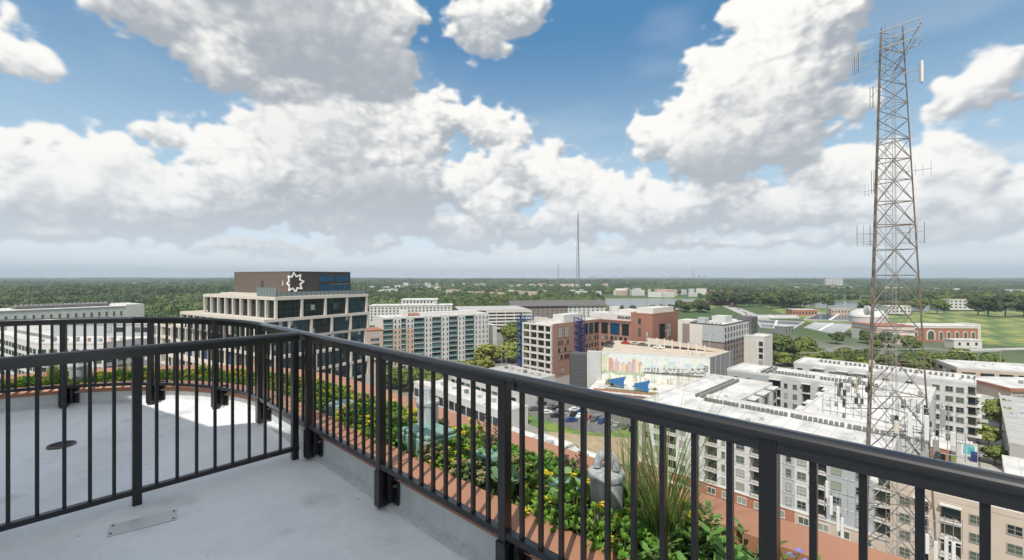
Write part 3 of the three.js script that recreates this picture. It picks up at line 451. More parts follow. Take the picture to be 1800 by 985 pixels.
// condenser units on the roofs
const acGeo = (() => { const l = [bx(-0.3, 0.3, 0.1, 0.95, -0.42, 0.42)]; for (let i = 0; i < 5; i++) l.push(bx(-0.32, 0.32, 0.18 + i * 0.15, 0.24 + i * 0.15, -0.44, 0.44)); l.push(bx(-0.4, 0.4, 0, 0.1, -0.3, -0.2), bx(-0.4, 0.4, 0, 0.1, 0.2, 0.3)); return merge(l); })();
const acFan = new THREE.TorusGeometry(0.24, 0.05, 5, 12).rotateX(Math.PI / 2), acHub = merge([0, 1, 2, 3].map((k) => new THREE.BoxGeometry(0.46, 0.01, 0.1).rotateY(k * Math.PI / 4)));
let acProto;
function condenser(u, v, y, label, s = 1) {
  let o; if (!acProto) { o = acProto = thing('condenser_unit', label, 'air conditioner', 'roof condenser units'); mesh('cabinet', acGeo, B.ac, o); const f = mesh('fan_ring', acFan, B.acTop, o); f.position.y = 0.97; const h = mesh('fan_blades', acHub, B.frameD, o); h.position.y = 0.96; } else o = copyOf(acProto, label);
  const [x, z] = grid(u, v); o.position.set(x, y, z); o.rotation.y = -GA + (wr() - 0.5) * 0.12; o.scale.setScalar(s);
}
// ---- the apartment court, street front
const AT = 21.2;
{
  const o = siteUV('apartment_building', 'white and grey apartment front with brick base below the terrace', 'building', 0, 106);
  const rows = [0, 1, 2, 3, 4].map((k) => AT - 1.85 - 2.93 * k), b2 = B.grey;
  aptFront(o, [W(-61, -54, B.white, [-59, 1.5], [-56, 1.5]), BA(-54, -51), W(-51, -44, B.white, [-49.3, 1.6], [-46, 1.6]), BA(-44, -41.2), W(-41.2, -34.2, B.white, [-39.8, 0.8, 1.5, 1], [-36.2, 1.75]), BA(-34.2, -30.6), W(-30.6, -28, B.white, [-29.4, 1.2]), W(-28, -25.7, b2, [-26.8, 1.0, 1.5, 1]), W(-25.7, -23.1, B.white, [-24.5, 1.6]), BA(-23.1, -20.3), W(-20.3, -12.9, b2, [-18.7, 1.6], [-14.9, 1.6]), BA(-12.9, -10.7)], rows, AT, 6.1, 19.4);
  // brick and stone ground floor
  [[-61, -44, B.orange], [-44, -34, B.orange], [-34, -30, B.orange], [-30, -25.7, B.orange], [-25.7, -10.7, B.beige]].forEach(([a, b, m], i) => { mesh('base_wall', bx(a, b, 0, 6.08, -1.55, 0.12 + i * 0.01), m, o); for (let x = a + 1.6; x < b - 1.2; x += 3.3) { win(o, x, 4.6, 0.12 + i * 0.01, 0, 1.9, 1.5, { nx: 2, ny: 1, frame: B.frameW, panes: [B.glassG, B.glassP] }); win(o, x, 1.6, 0.12 + i * 0.01, 0, 2.0, 2.2, { nx: 2, frame: B.frameD, panes: [B.glass, B.glassG] }); } });
  mesh('cornice', bx(-61, -10.7, 6.0, 6.22, 0.0, 0.3), B.offwhite, o);
  for (const a of [-27.6, -26.8, -26, -19.9, -17.2, -16.2, -13.6]) for (let k = 0; k < 5; k++) { const m = mesh('vent_cap', new THREE.SphereGeometry(0.13, 8, 6), B.frameW, o); m.position.set(a, AT - 3.1 - 2.93 * k, 0.03); }
  for (let k = 0; k < 5; k++) mesh('panel_joint', bx(-61, -10.75, AT - 0.42 - 2.93 * k, AT - 0.38 - 2.93 * k, 0.0, 0.015), B.charcoal, o);
  roofOf(o, -61, -10.7, -19.4, 0, AT);
}
{
  const o = siteUV('apartment_building', 'white roofed left wing of the apartment court with stepped bays', 'building', -52, 125.4);
  mesh('wall', bx(-9, 9, 0, AT - 0.36, -27.6, -0.05), B.light, o); roofOf(o, -9, 9, -27.6, -0.4, AT - 0.03);
  for (const [z, w] of [[-8, 2.2], [-16, 3], [-24, 2.2]]) { mesh('bay', bx(9, 10.6, 0, AT - 0.5, z - w, z + w), B.light, o); mesh('bay_roof', bx(8.9, 11.0, AT - 0.5, AT - 0.28, z - w - 0.3, z + w + 0.3), B.roof, o); for (let k = 0; k < 4; k++) win(o, 10.6, AT - 2.4 - 3.05 * k, z, 1, 2.0, 1.6, { frame: B.frameD }); }
  for (let k = 0; k < 5; k++) for (const z of [-5, -12, -20]) win(o, -9, AT - 2 - 2.95 * k, z, -1, 1.6, 1.5, { frame: B.frameG });
}
{
  const o = siteUV('apartment_building', 'middle wing of the apartment court seen across the courtyard', 'building', 0, 166), rows = [0, 1, 2, 3].map((k) => AT - 2.6 - 3.1 * k);
  aptFront(o, [W(-61, -47.5, B.grey, [-58, 1.5], [-54, 1.5]), BA(-47.5, -44.3, B.light), W(-44.3, -38.2, B.light, [-42.8, 1.0, 1.5, 1], [-40.2, 1.2]), BA(-38.2, -36), W(-36, -33.6, B.light), BA(-33.6, -30.2), W(-30.2, -8, B.light, [-27, 1.6], [-21, 1.6], [-15, 1.6])], rows, AT, 0, 15);
  for (let x = -47.2; x < -30; x += 0.01) { const e = x + 3; for (const [a, b] of [[-47.6, -44.2], [-38.3, -35.9], [-33.7, -30.1]]) mesh('canopy', bx(a, b, AT - 1.1, AT - 0.92, -0.4, 1.25), B.white, o); void e; break; }
  roofOf(o, -61, -8, -15, 0, AT - 0.05);
}
{
  const o = siteUV('apartment_building', 'connecting wing with plain white roof behind the lattice tower', 'building', -19, 125.4);
  mesh('wall', bx(-10.5, 11, 0, AT - 0.4, -40.55, -0.05), B.light, o); roofOf(o, -10.5, 11, -40.55, -0.4, AT - 0.08);
  for (const z of [-6, -14, -26, -34]) { mesh('bay', bx(-12, -10.5, 0, AT - 0.55, z - 2, z + 2), B.light, o); mesh('bay_roof', bx(-12.3, -10.4, AT - 0.55, AT - 0.3, z - 2.3, z + 2.3), B.roof, o); }
  mesh('red_wall', bx(11, 14.5, 0, 11, -44, -30), B.orange, o); mesh('red_roof', bx(10.9, 14.8, 11, 11.2, -44.2, -29.8), B.roof, o);
  for (const z of [-32.5, -36, -39.5]) for (let k = 0; k < 3; k++) win(o, 14.5, 8.8 - 3.1 * k, z, 1, 1.7, 1.9, { frame: B.frameD });
  for (const x of [12.8]) for (let k = 0; k < 3; k++) win(o, x, 8.8 - 3.1 * k, -30, 0, 2.2, 1.9, { frame: B.frameD, nx: 3 });
}
{
  const o = siteUV('apartment_building', 'white apartment wing with green tinted windows beside the pool', 'building', 0, 196.7), rows = [0, 1, 2, 3, 4].map((k) => AT - 2.35 - 3.07 * k);
  aptFront(o, [W(-48, -10, B.light, [-46, 1.8], [-42, 1.8], [-36, 1.8], [-31, 1.8], [-26, 1.8], [-21, 1.8], [-15, 1.8]), W(-10, -1.5, B.white, [-8.6, 1.75, 1.6], [-5.6, 1.75, 1.6], [-3.2, 1.75, 1.6]), BA(-1.5, 0.3, B.light)], rows, AT, 0, 15.5, { panes: [B.glassG, B.glassG, B.glass] });
  roofOf(o, -48, 0.3, -15.5, 0, AT - 0.02);
  for (const x of [-40, -33, -28]) mesh('canopy', bx(x - 1.8, x + 1.8, AT - 1.0, AT - 0.8, 0, 1.6), B.white, o);
  for (let k = 0; k < 5; k++) mesh('balcony', bx(0.3, 1.5, AT - 3.95 - 3.07 * k, AT - 3.65 - 3.07 * k, -4, 0.3), B.offwhite, o);
}
{
  const o = siteUV('apartment_building', 'beige apartment block with white roof next to the grey panels', 'building', 0, 106), T = top(37.2), rows = [0, 1, 2, 3, 4].map((k) => T - 2.35 - 3.0 * k);
  const bays = [W(-10.68, -7.4, B.beige, [-8.7, 1.5]), BA(-7.4, -5.6, B.beige), W(-5.6, -4.1, B.beige), BA(-4.1, -1.6, B.beige), W(-1.6, 2.9, B.beige, [0.2, 1.7]), W(2.9, 6.4, B.beige, [4.4, 1.7]), BA(6.4, 9, B.beige)]; for (let x = 9; x < 32; x += 7.5) bays.push(W(x, x + 4.6, B.beige, [x + 2.2, 1.7]), BA(x + 4.6, x + 7.5, B.beige));
  aptFront(o, bays, rows, T, 0, 17, { body: B.beige, panes: [B.glassG, B.glassG, B.glass] }); roofOf(o, -10.68, bays[bays.length - 1].x1, -17, 0, T, B.roof, 0.5, B.beige);
  for (const [a, b] of [[-7.6, -5.4], [-4.2, -1.5], [6.3, 9.1]]) mesh('canopy', bx(a, b, T - 1.15, T - 0.95, -0.1, 1.0), B.white, o);
}
// condensers
for (let k = 0; k < 46; k++) { const u = -49.5 + k * 0.98 + (k % 11 > 8 ? 0.35 : 0); condenser(u, 119.6 + (k % 5 === 0 ? 0.25 : 0), GROUND + AT, ordinal(k + 1) + ' condenser unit from the mural end of the long street front row'); }
for (let k = 0; k < 30; k++) condenser(-50 + k * 0.98 + (k > 14 ? 1.2 : 0), 171.2, GROUND + AT - 0.03, ordinal(k + 1) + ' condenser unit from the hotel end of the middle wing row');
for (let k = 0; k < 28; k++) condenser(-41 + k * 1.35 + Math.floor(k / 5) * 0.9, 206, GROUND + AT, ordinal(k + 1) + ' condenser unit from the hotel end of the far wing row');
for (let k = 0; k < 16; k++) for (const j of [0, 1.5]) condenser(-52.8 + j, 122 + k * 1.75, GROUND + AT, ordinal(k + 1) + ' condenser from the street ' + (j ? 'right' : 'left') + ' of the left wing duct', 0.9);
for (let k = 0; k < 12; k++) for (const j of [0, 1.4]) condenser(-50.5 + j, 168 + k * 1.0, GROUND + AT - 0.03, ordinal(k + 1) + ' condenser from the courtyard ' + (j ? 'right' : 'left') + ' of the middle wing duct', 0.85);
for (let k = 0; k < 22; k++) condenser(-6 + k * 1.15 + Math.floor(k / 4) * 0.8, 114, GROUND + top(37.2), ordinal(k + 1) + ' condenser unit from the grey panel end of the beige block row');
{ const [x, z] = grid(-51.9, 122), g = bx(-0.25, 0.25, 0.3, 0.75, -28, 0), d = solo('roof_duct', g, B.metal, 'grey metal duct between condensers on the left wing roof', 'duct'); d.position.set(x, GROUND + AT, z); d.rotation.y = -GA; }
{ const [x, z] = grid(-49.4, 168), d = solo('roof_duct', bx(-0.22, 0.22, 0.3, 0.7, -12, 0), B.metal, 'grey metal duct on the middle wing roof', 'duct'); d.position.set(x, GROUND + AT - 0.03, z); d.rotation.y = -GA; }
// ---- pool terrace
{
  const o = siteUV('pool_terrace', 'raised terrace with a long turquoise swimming pool', 'terrace', -5, 196);
  mesh('deck', bx(-9, 5.6, 0, 3.4, -0.2, 26), G.concrete, o); mesh('pool_rim', bx(2.2, 5.4, 3.38, 3.52, 3.6, 14.6), B.white, o); mesh('water', bx(2.6, 5.0, 3.4, 3.54, 4, 14.2), mat([0.10, 0.42, 0.45], 0.08), o); mesh('planter', bx(-6, 1.2, 3.4, 3.8, 15, 17), B.charcoal, o); mesh('lawn_strip', bx(-8, 1.5, 3.38, 3.44, 17.6, 24), G.grass, o); mesh('blue_screen', bx(4.2, 5.5, 3.4, 5.4, 16.6, 20), mat([0.02, 0.04, 0.16], 0.7), o);
  for (let k = 0; k < 6; k++) { const [x, z] = grid(-4.5 + k * 0.75, 193.2), l = thing('sun_lounger', 'white sun lounger beside the swimming pool', 'lounger', 'loungers by the pool'); l.position.set(x, GROUND + 3.42, z); l.rotation.y = -GA; mesh('bed', bx(-0.3, 0.3, 0.25, 0.35, -0.6, 0.9), B.white, l); const b = mesh('backrest', bx(-0.3, 0.3, 0, 0.08, -0.7, 0), B.white, l); b.position.set(0, 0.33, -0.6); b.rotation.x = 0.7; mesh('leg', bx(-0.26, 0.26, 0, 0.25, 0.6, 0.66), B.frameD, l); }
}
// ---- low white roofs in front of the apartments
[[-104, -92, 94, 103, 5.2], [-91.5, -80, 93.5, 103, 6.2], [-79.5, -69, 95, 103, 5.4], [-61, -52, 93.5, 101.5, 4.8], [-51, -44, 92.5, 101, 5.6], [-43, -36.5, 93, 101, 4.2], [-35, -27, 94.5, 101.5, 3.8], [-26, -8, 96, 101.5, 3.2], [-7, 20, 96, 101.5, 3.4]].forEach(([a, b, c, d, h], i) => {
  const o = siteUV('shop_building', ['flat white roofed shop at the far end of the street row', 'white roofed shop with a tall parapet', 'white roofed shop beside the side street', 'white roofed low shop below the left apartment bays', 'white roofed shop with red roof hatch', 'white roofed low shop with roof unit', 'white roofed shop under the grey panels', 'long white canopy roof under the beige base', 'long white canopy roof below the beige block'][i], 'building', (a + b) / 2, (c + d) / 2), w = (b - a) / 2, e = (d - c) / 2;
  mesh('wall', bx(-w, w, 0, h - 0.3, -e, e), B.light, o); roofOf(o, -w, w, -e, e, h, B.roof, 0.35);
  for (let x = -w + 1.4; x < w - 1; x += 3) win(o, x, h * 0.45, e, 0, 2.2, h * 0.5, { nx: 2, frame: B.frameD });
  if (i === 4) mesh('roof_hatch', bx(-1.2, 0, h, h + 0.25, -1, 0), B.redRoof, o); else mesh('roof_unit', bx(0.4, 1.9, h, h + 0.9, -1, 0.4), B.acTop, o);
});
// ---- grey parking roof and white hall on the right
{ const o = siteUV('parking_structure', 'plain grey concrete parking roof with blank wall', 'building', 24, 220); mesh('wall', bx(-17.4, 26, 0, top(45.4), -38, 38), B.roofGrey, o); mesh('kerb', merge([bx(-17.6, -17.1, top(45.4), top(44.6), -38, 38), bx(-17.1, 26, top(45.4), top(44.6), 37.5, 38)]), G.concrete, o); for (let k = -3; k < 4; k++) mesh('roof_joint', bx(-17, 26, top(45.4), top(45.4) + 0.02, k * 9.5, k * 9.5 + 0.12), B.charcoal, o); }
{ const o = siteUV('hall', 'flat white roofed hall in front of the grey parking roof', 'building', 20, 150); mesh('wall', bx(-15.2, 22, 0, top(45.4), -18, 18), B.light, o); roofOf(o, -15.2, 22, -18, 18, top(45)); for (const [x, z] of [[-6, -8], [2, 4], [-10, 6]]) mesh('roof_unit', bx(x - 1, x + 1, top(45), top(44), z - 1, z + 1), B.acTop, o); }

// ---- terraced office block with the dark penthouse
{
  const o = site('office_building', 'terraced stone framed office block with dark brown penthouse and white star', 'building', -54.7, -105, -56 * Math.PI / 180);
  // levels: [top, bottom, x0, x1, z0 (back), bays on the right face, bays on the left face]
  const lv = [[4.6, 9.6, 0, 26.2, -37, 4, 9], [9.6, 14.0, -2.6, 26.6, -45, 5, 11], [14.0, 18.3, -0.5, 26.2, -57, 5, 12]];
  for (let k = 0; k < 8; k++) lv.push([18.3 + 4.3 * k, 18.3 + 4.3 * (k + 1), k % 3 === 1 ? -2.2 : -0.4, 26.2 + (k % 2) * 0.5, -57, 5, 12]);
  lv.forEach(([e0, e1, x0, x1, z0, nb, nl], i) => {
    const yt = top(e0), yb = top(e1), z1 = i % 3 === 2 ? -0.6 : i ? 0.12 * (i % 2) : 0;
    mesh('slab', bx(x0, x1, yt - 0.7, yt, z0, z1), B.frameStone, o);
    if (i === 1) mesh('terrace', bx(x0 + 0.4, 6, yt, yt + 0.06, z0 + 0.4, -37.2), B.roofTan, o);
    const pane = i < 3 ? [B.glassT, B.glass, B.glass] : [B.glass, B.glassT, B.glassB];
    for (let k = 0; k <= nb; k++) { const x = lerp(x0 + 0.35, x1 - 0.35, k / nb); mesh('column', bx(x - 0.26, x + 0.26, yb - 0.0, yt - 0.7, z1 - 0.65, z1 - 0.05), B.frameStone, o); }
    for (let k = 0; k < nb; k++) { const xa = lerp(x0 + 0.35, x1 - 0.35, k / nb) + 0.26, xb = lerp(x0 + 0.35, x1 - 0.35, (k + 1) / nb) - 0.26, w = +(xb - xa).toFixed(2), h = +(yt - 0.7 - yb).toFixed(2), [fg] = winGeo(w, h, 5, 3), m = mesh('window', fg, B.frameD, o); m.position.set((xa + xb) / 2, yb + h / 2, z1 - 0.8); const own = pick([B.glassT, B.sky1, B.glass, B.sky1]); for (let a = 0; a < 5; a++) for (let b = 0; b < 3; b++) mesh('pane', bx(-w / 2 + w * a / 5 + 0.03, -w / 2 + w * (a + 1) / 5 - 0.03, -h / 2 + h * b / 3 + 0.03, -h / 2 + h * (b + 1) / 3 - 0.03, 0.01, 0.04 + 0.01 * wr()), wr() < 0.8 ? own : pick([B.glass, B.glassT, B.sky1, B.sky2, B.blind]), m); }
    for (let k = 1; k <= nl; k++) { const z = lerp(z1 - 0.4, z0 + 0.4, k / nl); mesh('column', bx(x0 + 0.05, x0 + 0.65, yb, yt - 0.7, z - 0.24, z + 0.24), B.frameStone, o); }
    for (let k = 0; k < nl; k++) { const za = lerp(z1 - 0.4, z0 + 0.4, k / nl) - 0.35, zb = lerp(z1 - 0.4, z0 + 0.4, (k + 1) / nl) + 0.35, w = +Math.abs(zb - za).toFixed(2), h = +(yt - 0.7 - yb).toFixed(2), [fg, pg] = winGeo(w, h, 3, 3), m = mesh('window', fg, B.frameD, o); m.position.set(x0 + 1.0, yb + h / 2, (za + zb) / 2); m.rotation.y = -Math.PI / 2; mesh('pane', pg, pick(pane), m); }
    mesh('core', bx(x0 + 1.02, x1 - 0.4, yb, yt - 0.7, z0 + 0.4, z1 - 0.85), B.frameStone, o);
  });
  // lower wing stepping away
  for (let k = 0; k < 6; k++) { const yt = top(18 + 4.3 * k), x0 = 13 - (k > 1 ? 3 : 0); mesh('slab', bx(x0, 40, yt - 0.9, yt, -112, -57.2), B.frameStone, o); mesh('core', bx(x0 + 0.9, 39.5, yt - 4.3, yt - 0.9, -111.5, -57.6), B.frameStone, o); for (let z = -110; z < -58; z += 4.4) { mesh('column', bx(x0 + 0.1, x0 + 0.8, yt - 4.3, yt - 0.9, z - 0.3, z + 0.3), B.frameStone, o); const [fg, pg] = winGeo(3.6, 3.4, 2, 1), m = mesh('window', fg, B.frameW, o); m.position.set(x0 + 0.95, yt - 2.6, z + 2.2); m.rotation.y = -Math.PI / 2; mesh('pane', pg, B.glass, m); } }
  mesh('green_roof', bx(13.5, 39.5, top(18), top(18) + 0.12, -111.5, -57.6), B.sedum, o);
  // roof terrace, penthouse
  const y = top(4.6); mesh('terrace', bx(0.4, 25.8, y, y + 0.05, -36.6, -0.4), B.roofTan, o); mesh('rear_block', bx(10, 33.4, 0, y - 0.01, -50, -14), B.frameStone, o);
  const ph = mesh('penthouse', bx(13.1, 32.4, y + 0.05, top(-1.62), -48, -16.4), B.brown, o);
  mesh('shaded_face', bx(13.1, 32.4, y + 0.06, top(-1.6), -16.4, -16.3), B.shadedBrown, ph); mesh('roof_edge', bx(13.0, 32.5, top(-1.62), top(-1.72), -48.1, -16.2), B.metal, ph);  // this face gets a darker brown that paints in its shade
  for (const [x, w] of [[24.2, 5.2], [29.6, 4.6]]) for (let j = 0; j < 2; j++) { const [fg, pg] = winGeo(w, 1.9, 4, 1), m = mesh('window', fg, B.frameD, o); m.position.set(x, y + 4.3 - j * 2.6, -16.28); mesh('pane', pg, B.glassB, m); }
  for (const [z, yy, w, h] of [[-31, y + 2.6, 1.4, 2], [-20, y + 3.0, 0.8, 1.6]]) { const [fg, pg] = winGeo(w, h, 1, 3), m = mesh('wall_vent', fg, B.charcoal, o); m.position.set(13.1, yy, z); m.rotation.y = -Math.PI / 2; mesh('louvre', pg, w > 1 ? B.frameD : B.frameW, m); }
  // white star wrapped round the corner of the penthouse
  { const R = 2.75, pts = [], rot = 0.1; for (let k = 0; k < 16; k++) { const a = k / 16 * Math.PI * 2 + rot + Math.PI / 2, r = k % 2 ? R * 0.62 : R * (k % 4 ? 1.0 : 0.98); pts.push([Math.cos(a) * r, Math.sin(a) * r]); }
    const seg = []; const cx = 1.15; for (let k = 0; k < 16; k++) { const A = pts[k], Bp = pts[(k + 1) % 16]; seg.push([A, Bp]); }
    const right = [], left = []; const strip = (A, Bp, t) => { const d = Math.hypot(Bp[0] - A[0], Bp[1] - A[1]), g = bx(-d / 2 - 0.12, d / 2 + 0.12, -0.2, 0.2, 0, t); g.rotateZ(Math.atan2(Bp[1] - A[1], Bp[0] - A[0])); g.translate((A[0] + Bp[0]) / 2, (A[1] + Bp[1]) / 2, 0); return g; };
    seg.forEach(([A, Bp], i) => { const ax = A[0] + cx, bx_ = Bp[0] + cx; const th = 0.1 + i * 0.003; if (ax >= 0 && bx_ >= 0) right.push(strip([ax, A[1]], [bx_, Bp[1]], th)); else if (ax <= 0 && bx_ <= 0) left.push(strip([ax, A[1]], [bx_, Bp[1]], th)); else { const t = ax / (ax - bx_), m = [0, lerp(A[1], Bp[1], t)]; const P = [ax, A[1]], Q = [bx_, Bp[1]]; (ax > 0 ? right : left).push(strip(P, m, th)); (bx_ > 0 ? right : left).push(strip(m, Q, th)); } });
    const st = mat([0.85, 0.86, 0.88], 0.45), r = mesh('star_emblem', merge(right), st, o); r.position.set(13.1, y + 3.2, -16.27); r.userData.label = 'white eight pointed star outline on the penthouse'; const l = mesh('star_emblem', merge(left), st, o); l.position.set(13.07, y + 3.2, -16.3); l.rotation.y = -Math.PI / 2; }
  // glass balustrade, pergola, planting
  const gm = mat([0.22, 0.27, 0.28], 0.12, { metalness: 0.1 }); for (let x = 0.6; x < 25.6; x += 1.25) { mesh('balustrade_post', bx(x - 0.03, x + 0.03, y, y + 1.25, -0.55, -0.49), B.frameD, o); if (x < 24.4) mesh('glass_panel', bx(x + 0.05, x + 1.2, y + 0.15, y + 1.15, -0.53, -0.51), gm, o); }
  for (let z = -0.5; z > -9; z -= 1.25) { mesh('balustrade_post', bx(0.5, 0.56, y, y + 2.3, z - 0.03, z + 0.03), B.frameD, o); mesh('glass_panel', bx(0.52, 0.54, y + 0.1, y + 2.2, z - 1.2, z - 0.05), gm, o); }
  mesh('pergola_roof', merge([bx(19, 26, y + 2.7, y + 2.85, -7.4, -0.6)]), B.dark, o); for (const x of [19.2, 20.9, 22.6, 24.3, 25.9]) for (const z of [-0.7]) mesh('pergola_post', bx(x - 0.06, x + 0.06, y, y + 2.7, z - 0.06, z + 0.06), B.dark, o);
}
// ---- cream apartment tower with glazed balconies
{
  const o = site('apartment_tower', 'cream apartment tower with teal glazed balcony bays', 'building', -72, -254, -30 * Math.PI / 180), T = top(22.9), F = 10, p = 2.98;
  mesh('body', bx(0, 66, 0, T - 0.3, -19, -1.4), B.offwhite, o); roofOf(o, 0, 66, -19, -1.4, T, B.roof, 0.5);
  const gl = [[0.2, 5.6], [10.2, 13], [17.6, 24], [28.6, 34.4], [39.2, 45], [49.8, 56]], wl = [[5.6, 10.2, B.pink], [13, 17.6, B.pink], [24, 28.6, B.white], [34.4, 39.2, B.white], [45, 49.8, B.white], [56, 66, B.white]];
  for (const [a, b] of gl) { mesh('crown', bx(a - 0.2, b + 0.2, T - 0.6, T + 0.2, -1.6, 0.5), B.white, o); for (let k = 0; k < F; k++) { const y = T - 3.4 - p * k, s = mesh('balcony', bx(a, b, y - 0.2, y + 0.12, -1.5, 0.5), B.white, o); mesh('glass_rail', bx(a + 0.05, b - 0.05, y + 0.12, y + 1.15, 0.4, 0.44), B.teal, s); const [fg, pg] = winGeo(+(b - a - 0.3).toFixed(2), 2.4, 4, 1), d = mesh('door', fg, B.frameW, s); d.position.set((a + b) / 2, y + 1.35, -1.4 + (k % 4 === 1 ? 1.2 : 0)); mesh('pane', pg, pick([B.glass, B.glassT, B.teal]), d); } }
  wl.forEach(([a, b, m], i) => { mesh('wall', bx(a + 0.01, b - 0.01, 0, T - p * 2, -1.6, 0.35), m, o); mesh('wall_head', bx(a + 0.01, b - 0.01, T - p * 2, T + 0.35, -1.6, 0.35), B.white, o); const n = Math.max(2, Math.round((b - a) / 2.3)); for (let k = 0; k < F; k++) for (let j = 0; j < n; j++) win(o, a + (b - a) * (j + 0.5) / n, T - 2.0 - p * k, 0.36, 0, 0.9, 1.7, { nx: 1, frame: B.frameW, panes: [B.glass, B.glassG] }); void i; });
  for (let k = 0; k < F; k++) for (const z of [-4, -8, -12, -16]) win(o, 66, T - 2 - p * k, z, 1, 1.4, 1.7, { nx: 2, frame: B.frameW });
  mesh('stair_tower', bx(12.5, 16.5, T, T + 3.6, -12, -7), B.offwhite, o); mesh('lift_house', bx(24, 62, T, T + 1.8, -14, -8), B.white, o); mesh('red_roof', bx(17, 23, T, T + 1.2, -15, -6), B.redRoof, o);
  mesh('rear_wing', bx(66, 74, 0, T - 8, -34, -4), B.offwhite, o); mesh('rear_roof', bx(65.9, 74.2, T - 8, T - 7.7, -34.2, -3.8), B.roof, o); for (let k = 0; k < 7; k++) for (const z of [-7, -11, -15, -19, -23, -27, -31]) win(o, 74, T - 9.6 - p * k, z, 1, 1.3, 1.6, { nx: 1, frame: B.frameW });
  mesh('low_wing', bx(-9, 0, 0, T - 6.5, -14, 0), B.pink, o); mesh('low_roof', bx(-9.3, 0, T - 6.5, T - 6.1, -14.3, 0.3), B.redRoof, o); for (let k = 0; k < 6; k++) win(o, -4.5, T - 8.5 - p * k, 0, 0, 5, 1.9, { nx: 4, frame: B.frameW });
}
// ---- brick offices with concrete frame and blue stairs
function blueStair(o, x, z, h, w, d, face) {
  const s = new THREE.Group(); s.name = 'blue_stair'; s.position.set(x, 0, z); s.rotation.y = face; o.add(s);
  for (const a of [-w / 2, w / 2]) for (const b of [0, d]) mesh('post', bx(a - 0.15, a + 0.15, 0, h, b - 0.15, b + 0.15), B.blue, s);
  for (let y = 1.9, k = 0; y < h - 1; y += 1.95, k++) { mesh('landing', bx(-w / 2, w / 2, y, y + 0.18, k % 2 ? 0 : d * 0.5, k % 2 ? d * 0.5 : d), B.blue, s); const f = mesh('flight', new THREE.BoxGeometry(Math.hypot(w, 1.95), 0.25, d * 0.4), B.blue, s); f.position.set(0, y + 0.95, d * (k % 2 ? 0.72 : 0.28)); f.rotation.z = (k % 2 ? 1 : -1) * Math.atan2(1.95, w); mesh('guard', bx(-w / 2, w / 2, y + 1.0, y + 1.1, d - 0.03, d + 0.03), B.blue, s); }
  return s;
}
